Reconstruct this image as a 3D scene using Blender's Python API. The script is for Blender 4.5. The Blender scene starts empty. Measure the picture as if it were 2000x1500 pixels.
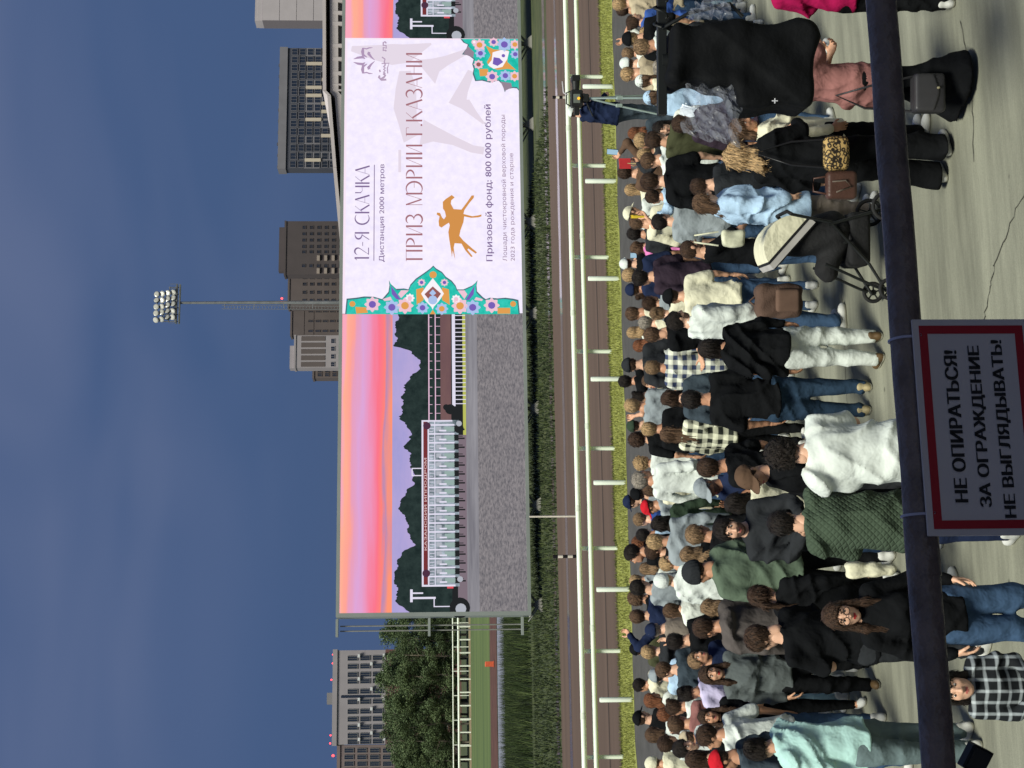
import bpy, math, random
import numpy as np
from mathutils import Vector, Matrix
random.seed(7)
rng = np.random.default_rng(7)
SC = bpy.context.scene
COL = SC.collection

# ------------------------------------------------------------------ camera
F_PX, CAM_H = 3000.0, 4.03
YAW = math.radians(13.0)                     # the lens is turned a little to the right of straight across the track
PITCH = math.atan(135.0 / F_PX)
ROLL = math.radians(-0.29)
fwd = Vector((math.sin(YAW) * math.cos(PITCH), math.cos(YAW) * math.cos(PITCH), -math.sin(PITCH)))
right = Vector((math.cos(YAW), -math.sin(YAW), 0))
up = right.cross(fwd)
r_, u_ = right.copy(), up.copy()
right = r_ * math.cos(ROLL) + u_ * math.sin(ROLL)
up = u_ * math.cos(ROLL) - r_ * math.sin(ROLL)
CAM = Vector((0, 0, CAM_H))
cd = bpy.data.cameras.new("camera")
cd.sensor_width = 36.0
cd.lens = 36.0 * F_PX / 2000.0
cd.clip_start, cd.clip_end = 0.05, 6000
cam = bpy.data.objects.new("camera", cd)
COL.objects.link(cam)
# the phone was held on its side: the picture's right is down, its top is the right-hand side
m = Matrix.Identity(4)
for i, ax in enumerate((-up, right, -fwd)):
    for j in range(3):
        m[j][i] = ax[j]
m.translation = CAM
cam.matrix_world = m
SC.camera = cam

# ------------------------------------------------------------------ sky and light
SUN_EL, SUN_AZ = math.radians(57), math.radians(218)      # floodlight direction: behind the camera, a little to the left
w = bpy.data.worlds.new("World"); SC.world = w; w.use_nodes = True
nt = w.node_tree; nt.nodes.clear()
def N(tree, t, **kw):
    n = tree.nodes.new(t)
    for k, v in kw.items():
        setattr(n, k, v)
    return n
out = N(nt, 'ShaderNodeOutputWorld'); bg = N(nt, 'ShaderNodeBackground')
sky = N(nt, 'ShaderNodeTexSky', sky_type='NISHITA', sun_disc=False)
sky.sun_elevation = math.radians(1.0); sky.sun_rotation = SUN_AZ
sky.air_density = 1.0; sky.dust_density = 0.6; sky.ozone_density = 4.0
tc = N(nt, 'ShaderNodeTexCoord'); mp = N(nt, 'ShaderNodeMapping')
mp.inputs['Scale'].default_value = (1.0, 1.0, 3.6)
ns = N(nt, 'ShaderNodeTexNoise'); ns.inputs['Scale'].default_value = 2.6; ns.inputs['Detail'].default_value = 2.5; ns.inputs['Roughness'].default_value = 0.5
ns.inputs['Distortion'].default_value = 0.5
rp = N(nt, 'ShaderNodeValToRGB')
rp.color_ramp.elements[0].position = 0.40; rp.color_ramp.elements[0].color = (0.0, 0.0, 0.0, 1)
rp.color_ramp.elements[1].position = 0.72; rp.color_ramp.elements[1].color = (1, 1, 1, 1)
sep = N(nt, 'ShaderNodeSeparateXYZ')
gr = N(nt, 'ShaderNodeValToRGB')
e = gr.color_ramp.elements
e[0].position = 0.0; e[0].color = (0.066, 0.110, 0.226, 1)
e[1].position = 0.42; e[1].color = (0.088, 0.130, 0.262, 1)
x_ = e.new(0.12); x_.color = (0.062, 0.110, 0.236, 1)
x_ = e.new(0.24); x_.color = (0.066, 0.112, 0.240, 1)
mixn = N(nt, 'ShaderNodeMix', data_type='RGBA'); mixn.inputs[0].default_value = 0.06
mixc = N(nt, 'ShaderNodeMix', data_type='RGBA')
cl = N(nt, 'ShaderNodeMath', operation='MULTIPLY'); cl.inputs[1].default_value = 0.72
hi = N(nt, 'ShaderNodeMapRange'); hi.inputs[1].default_value = 0.06; hi.inputs[2].default_value = 0.27
cm = N(nt, 'ShaderNodeMath', operation='MULTIPLY')
skm = N(nt, 'ShaderNodeMix', data_type='RGBA', blend_type='MULTIPLY'); skm.inputs[0].default_value = 1.0
skm.inputs[7].default_value = (0.10, 0.10, 0.10, 1)
L = nt.links.new
L(tc.outputs['Generated'], mp.inputs['Vector']); L(mp.outputs[0], ns.inputs['Vector']); L(ns.outputs['Fac'], rp.inputs[0])
L(tc.outputs['Generated'], sep.inputs[0]); L(sep.outputs['Z'], gr.inputs[0])
L(sky.outputs[0], skm.inputs[6])
L(gr.outputs[0], mixn.inputs[6]); L(skm.outputs[2], mixn.inputs[7])
L(mixn.outputs[2], mixc.inputs[6]); mixc.inputs[7].default_value = (0.155, 0.190, 0.315, 1)
L(rp.outputs[0], cl.inputs[0]); L(sep.outputs['Z'], hi.inputs[0]); L(hi.outputs[0], cm.inputs[0]); L(cl.outputs[0], cm.inputs[1])
L(cm.outputs[0], mixc.inputs[0]); L(mixc.outputs[2], bg.inputs[0]); L(bg.outputs[0], out.inputs[0])
bg.inputs[1].default_value = 1.0

sl = bpy.data.lights.new("sun", 'SUN'); sl.energy = 5.0; sl.angle = math.radians(20); sl.color = (1.0, 1.0, 0.87)
sun = bpy.data.objects.new("sun", sl); COL.objects.link(sun)
sdir = Vector((math.sin(SUN_AZ) * math.cos(SUN_EL), math.cos(SUN_AZ) * math.cos(SUN_EL), math.sin(SUN_EL)))
sun.rotation_euler = sdir.to_track_quat('Z', 'Y').to_euler()
sun.location = sdir * 60
vs = SC.view_settings
vs.view_transform = 'Standard'; vs.look = 'None'; vs.exposure = 0.0; vs.gamma = 1.0; vs.use_curve_mapping = False
SC.cycles.max_bounces = 5; SC.cycles.transparent_max_bounces = 12
SC.cycles.use_denoising = True

# ------------------------------------------------------------------ picture -> place
def ray(x, y):
    """direction through a photograph pixel (x, y of the 2000 x 1500 file, which lies on its side)"""
    u, v = 1500.0 - y, x
    return fwd + right * ((u - 750) / F_PX) + up * ((1000 - v) / F_PX)
def on_z(x, y, z=0.0):
    d = ray(x, y); return CAM + d * ((z - CAM_H) / d.z)
def on_y(x, y, Y):
    d = ray(x, y); return CAM + d * (Y / d.y)
def on_d(x, y, dist):
    return CAM + ray(x, y) * dist

# ------------------------------------------------------------------ materials
def lin(c):
    return tuple((v / 255 / 12.92) if v <= 10 else ((v / 255 + 0.055) / 1.055) ** 2.4 for v in c)
MATS = {}
def mat(name, c, rough=0.7, metal=0.0, var=0.12, scale=6.0, bump=0.0, bscale=20.0, spec=0.35, coord='Object', stretch=None, c2=None, bdist=.02, warp=0.0):
    """procedural surface: base colour broken up by noise, optional bump"""
    if name in MATS: return MATS[name]
    m = bpy.data.materials.new(name); m.use_nodes = True
    t = m.node_tree; b = t.nodes['Principled BSDF']
    b.inputs['Roughness'].default_value = rough; b.inputs['Metallic'].default_value = metal
    b.inputs['Specular IOR Level'].default_value = spec
    col = lin(c)
    co = N(t, 'ShaderNodeTexCoord'); mpn = N(t, 'ShaderNodeMapping')
    if stretch: mpn.inputs['Scale'].default_value = stretch
    t.links.new(co.outputs[coord], mpn.inputs['Vector'])
    n1 = N(t, 'ShaderNodeTexNoise'); n1.inputs['Scale'].default_value = scale; n1.inputs['Detail'].default_value = 5
    t.links.new(mpn.outputs[0], n1.inputs['Vector'])
    mr = N(t, 'ShaderNodeMapRange'); mr.inputs[1].default_value = 0.3; mr.inputs[2].default_value = 0.7
    t.links.new(n1.outputs['Fac'], mr.inputs[0])
    mx = N(t, 'ShaderNodeMix', data_type='RGBA')
    c2l = lin(c2) if c2 else tuple(min(1, v * (1 + var)) for v in col)
    c1l = col if c2 else tuple(v * (1 - var) for v in col)
    mx.inputs[6].default_value = (*c1l, 1); mx.inputs[7].default_value = (*c2l, 1)
    t.links.new(mr.outputs[0], mx.inputs[0]); t.links.new(mx.outputs[2], b.inputs['Base Color'])
    if bump > 0:
        n2 = N(t, 'ShaderNodeTexNoise'); n2.inputs['Scale'].default_value = bscale; n2.inputs['Detail'].default_value = 3
        t.links.new(mpn.outputs[0], n2.inputs['Vector'])
        bp = N(t, 'ShaderNodeBump'); bp.inputs['Strength'].default_value = min(1, bump); bp.inputs['Distance'].default_value = bdist; n2.inputs['Distortion'].default_value = warp
        t.links.new(n2.outputs['Fac'], bp.inputs['Height']); t.links.new(bp.outputs[0], b.inputs['Normal'])
    MATS[name] = m
    return m
def glow(name, c, strength=1.0, noise=None):
    if name in MATS: return MATS[name]
    m = bpy.data.materials.new(name); m.use_nodes = True
    t = m.node_tree; t.nodes.clear()
    o = N(t, 'ShaderNodeOutputMaterial'); em = N(t, 'ShaderNodeEmission')
    em.inputs[0].default_value = (*lin(c), 1); em.inputs[1].default_value = strength
    if noise:
        co = N(t, 'ShaderNodeTexCoord'); mpn = N(t, 'ShaderNodeMapping'); mpn.inputs['Scale'].default_value = noise[2]
        t.links.new(co.outputs['Object'], mpn.inputs['Vector'])
        n1 = N(t, 'ShaderNodeTexNoise'); n1.inputs['Scale'].default_value = noise[1]; n1.inputs['Detail'].default_value = 6
        n1.inputs['Roughness'].default_value = 0.7
        t.links.new(mpn.outputs[0], n1.inputs['Vector'])
        mr = N(t, 'ShaderNodeMapRange'); mr.inputs[1].default_value = 0.35; mr.inputs[2].default_value = 0.65
        t.links.new(n1.outputs['Fac'], mr.inputs[0])
        mx = N(t, 'ShaderNodeMix', data_type='RGBA')
        mx.inputs[6].default_value = (*lin(c), 1); mx.inputs[7].default_value = (*lin(noise[0]), 1)
        t.links.new(mr.outputs[0], mx.inputs[0]); t.links.new(mx.outputs[2], em.inputs[0])
    t.links.new(em.outputs[0], o.inputs[0])
    MATS[name] = m
    return m

# ------------------------------------------------------------------ mesh helpers
def mesh_from(verts, faces, name='mesh', smooth=False, mats=(), midx=None):
    me = bpy.data.meshes.new(name)
    verts = np.asarray(verts, dtype=np.float32)
    if isinstance(faces, np.ndarray):
        nf, k = faces.shape
        me.vertices.add(len(verts)); me.vertices.foreach_set('co', verts.ravel())
        me.loops.add(nf * k); me.loops.foreach_set('vertex_index', faces.astype(np.int32).ravel())
        me.polygons.add(nf); me.polygons.foreach_set('loop_start', np.arange(0, nf * k, k, dtype=np.int32))
        me.update(calc_edges=True)
    else:
        me.from_pydata([tuple(v) for v in verts], [], faces); me.update()
    for mm in mats: me.materials.append(mm)
    if midx is not None: me.polygons.foreach_set('material_index', np.asarray(midx, dtype=np.int32))
    if smooth: me.polygons.foreach_set('use_smooth', np.ones(len(me.polygons), dtype=bool))
    me.update()
    return me
def obj(name, me, parent=None, material=None, loc=None, rot=None):
    o = bpy.data.objects.new(name, me); COL.objects.link(o)
    if material is not None and me is not None and not len(me.materials): me.materials.append(material)
    if parent: o.parent = parent
    if loc is not None: o.location = loc
    if rot is not None: o.rotation_euler = rot
    return o
def empty(name, label, cat, loc=(0, 0, 0), rz=0.0, group=None):
    o = bpy.data.objects.new(name, None); COL.objects.link(o)
    o.location = loc; o.rotation_euler = (0, 0, rz); o.empty_display_size = 0.1
    return tag(o, label, cat, group)
def tag(o, label=None, cat=None, group=None, kind=None):
    if label: o['label'] = label
    if cat: o['category'] = cat
    if group: o['group'] = group
    if kind: o['kind'] = kind
    return o

class MB:
    """collects boxes, tubes and polygons into one mesh"""
    def __init__(s): s.v, s.f, s.mi = [], [], []
    def add(s, vs, fs, mi=0):
        n = len(s.v); s.v += [tuple(v) for v in vs]; s.f += [tuple(i + n for i in f) for f in fs]; s.mi += [mi] * len(fs); return s
    def box(s, x0, x1, y0, y1, z0, z1, mi=0, bev=0.0):
        x0, x1 = sorted((x0, x1)); y0, y1 = sorted((y0, y1)); z0, z1 = sorted((z0, z1))
        if bev <= 0:
            vs = [(x, y, z) for z in (z0, z1) for y in (y0, y1) for x in (x0, x1)]
            return s.add(vs, [(0, 2, 3, 1), (4, 5, 7, 6), (0, 1, 5, 4), (2, 6, 7, 3), (0, 4, 6, 2), (1, 3, 7, 5)], mi)
        b = bev; rings = []
        for z, i in ((z0, b), (z0 + b, 0), (z1 - b, 0), (z1, b)):
            rings.append([(x0 + i + (b if i == 0 else 0) * 0, y0 + i, z), (x1 - i, y0 + i, z), (x1 - i, y1 - i, z), (x0 + i, y1 - i, z)])
        vs = [p for r in rings for p in r]; fs = [(3, 2, 1, 0), (12, 13, 14, 15)]
        for k in range(3):
            for j in range(4):
                a = k * 4 + j; c = k * 4 + (j + 1) % 4; fs.append((a, c, c + 4, a + 4))
        return s.add(vs, fs, mi)
    def tube(s, pts, r, n=8, mi=0, cap=True):
        pts = [Vector(p) for p in pts]; rs = r if isinstance(r, (list, tuple)) else [r] * len(pts)
        rings = []; ref = None
        for i, p in enumerate(pts):
            d = (pts[min(i + 1, len(pts) - 1)] - pts[max(i - 1, 0)]).normalized()
            if ref is None: ref = Vector((0, 0, 1)) if abs(d.z) < 0.9 else Vector((1, 0, 0))
            a = d.cross(ref).normalized(); b = a.cross(d).normalized(); ref = b
            rings.append([p + (a * math.cos(2 * math.pi * k / n) + b * math.sin(2 * math.pi * k / n)) * rs[i] for k in range(n)])
        vs = [q for rg in rings for q in rg]; fs = []
        for i in range(len(pts) - 1):
            for k in range(n):
                a = i * n + k; b = i * n + (k + 1) % n; fs.append((a, b, b + n, a + n))
        if cap:                               # caps on vertices of their own keep the sides' shading straight
            m0 = len(vs); vs += rings[0] + rings[-1]; fs += [tuple(range(m0, m0 + n))[::-1], tuple(range(m0 + n, m0 + 2 * n))]
        return s.add(vs, fs, mi)
    def cyl(s, a, b, r0, r1=None, n=12, mi=0): return s.tube([a, b], [r0, r0 if r1 is None else r1], n, mi)
    def prism(s, poly, y0, y1, mi=0):
        """polygon in x,z pushed from y0 to y1"""
        n = len(poly); vs = [(p[0], y0, p[1]) for p in poly] + [(p[0], y1, p[1]) for p in poly]
        fs = [tuple(range(n)), tuple(range(2 * n - 1, n - 1, -1))] + [((i + 1) % n, i, i + n, (i + 1) % n + n) for i in range(n)]
        return s.add(vs, fs, mi)
    def sphere(s, c, r, n=10, mi=0, sq=(1, 1, 1)):
        vs = [(c[0], c[1], c[2] - r * sq[2])]; k = n // 2
        for i in range(1, k):
            a = -math.pi / 2 + math.pi * i / k
            for j in range(n):
                t = 2 * math.pi * j / n
                vs.append((c[0] + r * sq[0] * math.cos(a) * math.cos(t), c[1] + r * sq[1] * math.cos(a) * math.sin(t), c[2] + r * sq[2] * math.sin(a)))
        vs.append((c[0], c[1], c[2] + r * sq[2])); fs = []
        for j in range(n):
            fs.append((0, 1 + (j + 1) % n, 1 + j)); last = 1 + (k - 2) * n; fs.append((len(vs) - 1, last + j, last + (j + 1) % n))
            for i in range(k - 2):
                a = 1 + i * n + j; b = 1 + i * n + (j + 1) % n; fs.append((a, b, b + n, a + n))
        return s.add(vs, fs, mi)
    def mesh(s, name='mesh', mats=(), smooth=False): return mesh_from(s.v, s.f, name, smooth, mats, s.mi if len(mats) > 1 else None)
    def build(s, name, material, parent=None, smooth=False, loc=None, rot=None):
        mats = material if isinstance(material, (list, tuple)) else [material]
        return obj(name, s.mesh(name, mats, smooth), parent, None, loc, rot)
def copy_tree(o, parent=None):
    c = o.copy(); COL.objects.link(c); c.parent = parent
    for ch in o.children: copy_tree(ch, c)
    return c
# ------------------------------------------------------------------ ground, track, infield
def Yc(v): return on_z(v, 750, 0).y         # depth of the ground seen at picture column v on the middle line
def sheet(name, y0, y1, z, material, x0=-160, x1=220, edge=0.0, nx=140, kind='structure'):
    xs = np.linspace(x0, x1, nx); vs, fs = [], []
    for i, x in enumerate(xs):
        a = edge * (math.sin(x * 1.7) * .5 + math.sin(x * 4.3 + 1) * .3 + random.uniform(-.4, .4)); b = edge * (math.sin(x * 2.1 + 2) * .5 + random.uniform(-.5, .5))
        vs += [(x, y0 + a, z), (x, y1 + b, z)]
        if i: fs.append((2 * i - 2, 2 * i, 2 * i + 1, 2 * i - 1))
    return tag(obj(name, mesh_from(vs, fs, name), None, material), kind=kind)
m_ground = mat('infield_soil', (62, 70, 44), .95, var=.35, scale=.35, bump=.4, bscale=3)
m_conc = mat('worn_concrete', (140, 140, 124), .85, var=.10, scale=1.3, bump=.25, bscale=38, stretch=(.25, 1.2, 1))
def add_wear(m):
    """fine grit, trodden dark blotches and long faint scuffs"""
    t = m.node_tree; b = t.nodes['Principled BSDF']; src = b.inputs['Base Color'].links[0].from_socket
    co = N(t, 'ShaderNodeTexCoord')
    n1 = N(t, 'ShaderNodeTexNoise'); n1.inputs['Scale'].default_value = 160; n1.inputs['Detail'].default_value = 2
    mp_ = N(t, 'ShaderNodeMapping'); mp_.inputs['Scale'].default_value = (.35, 2.4, 1); n2 = N(t, 'ShaderNodeTexNoise'); n2.inputs['Scale'].default_value = 1.1; n2.inputs['Detail'].default_value = 7; n2.inputs['Roughness'].default_value = .62
    t.links.new(co.outputs['Object'], n1.inputs['Vector']); t.links.new(co.outputs['Object'], mp_.inputs[0]); t.links.new(mp_.outputs[0], n2.inputs['Vector'])
    for n_, lo, hi_, dark in ((n1, .35, .65, .82), (n2, .36, .64, .60)):
        r = N(t, 'ShaderNodeMapRange'); r.inputs[1].default_value = lo; r.inputs[2].default_value = hi_; r.inputs[3].default_value = dark; r.inputs[4].default_value = 1.06
        t.links.new(n_.outputs['Fac'], r.inputs[0])
        mx = N(t, 'ShaderNodeMix', data_type='RGBA', blend_type='MULTIPLY'); mx.inputs[0].default_value = 1
        t.links.new(src, mx.inputs[6]); t.links.new(r.outputs[0], mx.inputs[7]); src = mx.outputs[2]
    vo_ = N(t, 'ShaderNodeTexVoronoi'); vo_.inputs['Scale'].default_value = 2.4; vo_.inputs['Randomness'].default_value = 1; t.links.new(co.outputs['Object'], vo_.inputs['Vector'])
    r = N(t, 'ShaderNodeMapRange'); r.inputs[1].default_value = .035; r.inputs[2].default_value = .07; r.inputs[3].default_value = .5; r.inputs[4].default_value = 1; t.links.new(vo_.outputs['Distance'], r.inputs[0])
    mx = N(t, 'ShaderNodeMix', data_type='RGBA', blend_type='MULTIPLY'); mx.inputs[0].default_value = 1; t.links.new(src, mx.inputs[6]); t.links.new(r.outputs[0], mx.inputs[7]); src = mx.outputs[2]
    t.links.new(src, b.inputs['Base Color'])
add_wear(m_conc)
m_asph = mat('dark_asphalt', (74, 72, 70), .9, var=.18, scale=2.5, bump=.4, bscale=60)
m_sand = mat('raked_sand', (86, 70, 60), .92, var=.16, scale=1.2, bump=.5, bscale=14, stretch=(.05, 1, 1))
m_grass = mat('mown_grass', (124, 126, 64), .95, scale=1.8, bump=.6, bscale=9, c2=(150, 154, 82), stretch=(.25, 1, 1))
m_bank = mat('rough_grass', (46, 56, 32), .95, scale=.9, bump=.6, bscale=6, c2=(72, 78, 46))
m_far = mat('far_grass', (66, 82, 46), .95, scale=.12, bump=.4, bscale=2, c2=(92, 106, 58), stretch=(.2, 1, 1))
m_wet = mat('wet_sand', (92, 76, 74), .16, var=.2, scale=.5, spec=1.0, stretch=(.05, 1, 1), bump=.12, bscale=8)
m_tan = mat('pale_dirt', (128, 112, 86), .95, var=.2, scale=.4)
m_brown = mat('wet_brown_soil', (84, 56, 44), .7, var=.3, scale=.6)
m_path = mat('grey_path', (120, 122, 134), .8, var=.12, scale=.5)

g = obj('ground', mesh_from([(-3000, -400, 0), (3000, -400, 0), (3000, 5500, 0), (-3000, 5500, 0)], [(0, 1, 2, 3)], 'ground'), None, m_ground)
tag(g, kind='structure')
YB, YA = Yc(1218), Yc(1197)                # near and far edge of the lit grass strip
Y_IN = Yc(1083)
sheet('concrete_apron', 1.5, YB - 6.0, .004, m_conc, -80, 90)
sheet('asphalt_path', YB - 6.0, YB, .008, m_asph, edge=.05)
sheet('grass_verge', YB - .15, YA + .5, .012, m_grass, edge=.18, nx=900)
sheet('sand_track', YA + .35, Y_IN, .016, m_sand, edge=.12, nx=500)
sheet('wet_wheel_rut', Yc(1101) - .35, Yc(1101) + .5, .020, m_wet, edge=.10, nx=700)
sheet('wet_wheel_rut', Yc(1077) - .5, Yc(1077) + .75, .020, m_wet, edge=.12, nx=700)
sheet('dark_sand_line', Yc(1172) - .10, Yc(1172) + .10, .020, mat('dark_sand', (58, 47, 40), .9, var=.2, scale=.7), edge=.04, nx=500)  # thin darker strip running along the sand track
sheet('infield_edge', Y_IN - .2, Yc(1056), .012, m_bank, edge=.45, nx=600)
sheet('infield_lawn', Yc(1056), Yc(1028), .009, m_bank, edge=.2)
sheet('far_lawn', Yc(952), Yc(914), .010, m_far, -260, 300, edge=.3)
sheet('dirt_ditch', Yc(964), Yc(951), .022, m_brown, -260, 300, edge=.8)
sheet('grey_path', Yc(978), Yc(965), .018, m_path, -260, 300, edge=.3)
sheet('far_track', Yc(914) - 4, Yc(914) + 14, .018, m_tan, -300, 300, edge=.6)

# cracks and old joints in the concrete
def ribbon(pts, wdt, z):
    vs, fs = [], []
    for i, p in enumerate(pts):
        a = Vector(pts[min(i + 1, len(pts) - 1)]) - Vector(pts[max(0, i - 1)]); n = Vector((-a.y, a.x, 0)).normalized() * wdt * random.uniform(.5, 1.3) / 2
        vs += [(p[0] + n.x, p[1] + n.y, z), (p[0] - n.x, p[1] - n.y, z)]
        if i: fs.append((2 * i - 2, 2 * i - 1, 2 * i + 1, 2 * i))
    return vs, fs
m_crack = mat('crack_filler', (70, 68, 60), .95)
def crack(pix, wdt=.02):
    pts = []
    for k in range(len(pix) - 1):
        a, b = on_z(*pix[k]), on_z(*pix[k + 1])
        for j in range(8):
            q = a.lerp(b, j / 8); pts.append((q.x + random.uniform(-.012, .012), q.y + random.uniform(-.03, .03)))
    vs, fs = ribbon(pts, wdt, .010)
    tag(obj('pavement_crack', mesh_from(vs, fs), None, m_crack), kind='structure')
crack([(2030, 330), (1985, 410), (1943, 520), (1937, 560), (1920, 640), (1900, 720), (1880, 860)], .010)
crack([(1640, 420), (1645, 560), (1652, 700), (1660, 860)], .008)
crack([(1880, 40), (1900, 200), (1905, 330)], .01)

# blades on the verge and the tall weeds of the infield: nobody could count them
def blades(name, n, fx, h0, h1, wd, mats, label=None):
    vs = np.zeros((n, 3, 3), np.float32)
    pts = fx(n); hh = rng.uniform(h0, h1, n); a = rng.uniform(0, 6.28, n); ln = rng.uniform(-.35, .35, (n, 2)) * hh[:, None]
    vs[:, 0, 0] = pts[:, 0] + np.cos(a) * wd; vs[:, 0, 1] = pts[:, 1] + np.sin(a) * wd
    vs[:, 1, 0] = pts[:, 0] - np.cos(a) * wd; vs[:, 1, 1] = pts[:, 1] - np.sin(a) * wd
    vs[:, 2, 0] = pts[:, 0] + ln[:, 0]; vs[:, 2, 1] = pts[:, 1] + ln[:, 1]; vs[:, 2, 2] = hh
    o = obj(name, mesh_from(vs.reshape(-1, 3), np.arange(n * 3).reshape(n, 3), name, mats=mats, midx=rng.integers(0, len(mats), n)))
    return tag(o, label, 'grass' if label else None, kind='stuff')
gm = [mat('blade_a', (128, 132, 64), .8), mat('blade_b', (156, 158, 86), .8), mat('blade_c', (106, 108, 56), .8)]
blades('verge_grass', 52000, lambda n: np.stack([rng.uniform(-15, 21, n), rng.uniform(YB - .1, YA + .45, n)], 1), .03, .09, .012, gm, 'short bright grass along the white rail')
wm = [mat('weed_a', (38, 52, 24), .8), mat('weed_b', (58, 74, 34), .8), mat('weed_c', (28, 38, 20), .8), mat('weed_d', (72, 84, 44), .8)]
def weed_pts(n):
    y = Yc(1030) + (Yc(992) - Yc(1030)) * rng.uniform(0, 1, n) ** .8
    x = rng.uniform(-36, 26, n); keep = np.sin(x * .9) * np.sin(y * .7 + x * .2) > -.55
    y[~keep] = rng.uniform(Yc(1030), Yc(992), (~keep).sum()); return np.stack([x, y], 1)
blades('tall_weeds', 95000, weed_pts, .25, 1.05, .022, wm, 'tall dark weeds growing in the infield behind the screen')
blades('infield_grass', 30000, lambda n: np.stack([rng.uniform(-22, 24, n), rng.uniform(Y_IN - .2, Yc(1034), n)], 1), .05, .22, .03, [mat('ragged_a', (48, 60, 32), .8), mat('ragged_b', (70, 80, 42), .8), wm[2]], 'ragged grass between the sand track and the screen')

# ------------------------------------------------------------------ running rails
m_rail = mat('white_rail_paint', (232, 240, 222), .35, var=.05, scale=3, spec=.5)
def rail_line(name, label, Yp, h_top, h_low, xs, r=.06, neck=.16, x0=-40, x1=60):
    root = empty(name, label, 'rail', (0, Yp, 0))
    MB().tube([(x0, -neck, h_top), (x1, -neck, h_top)], r, 12).build('top_rail', m_rail, root, True)
    if h_low: MB().tube([(x0, -.10, h_low), (x1, -.10, h_low)], r * .95, 12).build('lower_rail', m_rail, root, True)
    b = MB(); b.tube([(0, 0, 0), (0, 0, h_top - .30), (0, -.01, h_top - .14), (0, -.06, h_top - .05), (0, -neck + .02, h_top - .01)], [.05, .05, .05, .045, .04], 10)
    me = b.mesh('post', [m_rail], True)
    for x in xs: obj('post', me, root, None, (x, 0, 0))
    jm = MB().tube([(-.07, 0, 0), (.07, 0, 0)], r * 1.10, 12).mesh('joint_sleeve', [mat('sleeve_paint', (206, 212, 196), .45)], True)
    for k, x in enumerate(xs):
        if k % 2: obj('joint_sleeve', jm, root, None, (x + .9, -neck, h_top))
        elif h_low: obj('joint_sleeve', jm, root, None, (x + .5, -.10, h_low))
    return root
def xs_at(ys, vcol, Yp): return [on_y(vcol, y, Yp).x for y in ys]
ya = [150, 322, 500, 685, 875, 1070, 1270, 1478]
pa = [on_y(1197 + .0217 * (y - 750), y, YA).x for y in ya]
stepA = (pa[0] - pa[-1]) / 7
zt = on_y(1123, 750, YA - .16).z; zl = on_y(1145, 750, YA - .1).z
rail_line('running_rail', 'white two-bar running rail on curved posts beside the sand track', YA, zt, zl, [pa[-1] + stepA * (k - 3) for k in range(18)])
yb = [165, 350, 545, 740, 942, 1150, 1366]
bol = MB(); hb = on_y(1155, 740, YB).z
bol.tube([(0, 0, 0), (0, 0, .02), (0, 0, hb - .02), (0, 0, hb)], [.05, .055, .055, .045], 12)
bme = bol.mesh('marker_post', [m_rail], True)
pb = [on_y(1217, y, YB).x for y in yb]; stepB = (pb[0] - pb[-1]) / 6
for k in range(-1, 9):
    o = obj('marker_post', bme, None, None, (pb[-1] + stepB * k, YB + .12, 0))
    tag(o, 'short round white post standing in the bright verge before the running rail', 'post', 'white posts in the verge')
# thin poles on the far side of the track
def thin_pole(x0, x1, y, Yp, label, stripe=False):
    p0, p1 = on_y(x0, y, Yp), on_y(x1, y, Yp)
    root = empty('marker_pole', label, 'pole', (p0.x, Yp, 0))
    if not stripe:
        MB().cyl((0, 0, 0), (0, 0, p0.z), .035, .028, 8).build('pole', mat('cream_pole', (214, 206, 190), .5), root, True)
    else:
        n = 5; zs = np.linspace(0, p0.z, n + 1)
        for k in range(n):
            MB().cyl((0, 0, zs[k]), (0, 0, zs[k + 1]), .05, .05, 8).build('band', mat('cream_pole', (214, 206, 190), .5) if k % 2 else mat('black_band', (20, 20, 22), .5), root, True)
thin_pole(1034, 1122, 1009, on_z(1127, 1009).y, 'tall thin cream pole behind the running rail')
thin_pole(1080, 1122, 1087, on_z(1128, 1087).y, 'black and white banded pole behind the rail, near the tall cream pole', True)
thin_pole(1079, 1110, 190, on_z(1112, 190).y, 'black and white banded pole rising behind the camera operator', True)

# far rails
Yf = Yc(914)
def far_rail(name, label, Yp, z0, z1, step, r, xa=-75, xb=25):
    root = empty(name, label, 'rail', (0, Yp, 0))
    MB().tube([(xa, 0, z1), (xb, 0, z1)], r, 8).build('top_rail', m_rail, root)
    me = MB().cyl((0, 0, z0), (0, 0, z1), r * .75, r * .75, 6).mesh('post', [m_rail])
    x = xa
    while x < xb: obj('post', me, root, None, (x, 0, 0)); x += step
    return root
zf = on_y(896, 1350, Yf).z
far_rail('far_rail', 'thick white rail on close posts along the far side of the track', Yf, 0, zf, 2.0, .17)
far_rail('far_fence', 'thin white fence rail just below the grove of trees', Yf + 14, 0, on_y(885, 1350, Yf + 14).z, 3.9, .10)
q = on_z(966, 1297)
ob = empty('orange_barrier', 'small orange barrier block lying beside the brown ditch', 'barrier', (q.x, q.y, .02))
MB().box(-.20, .20, -.2, .2, 0, .75, bev=.04).build('block', mat('orange_plastic', (206, 96, 62), .5), ob)
MB().box(-.26, .26, -.26, .26, 0, .10, bev=.03).build('foot', mat('orange_dark', (150, 66, 44), .6), ob)

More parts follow.
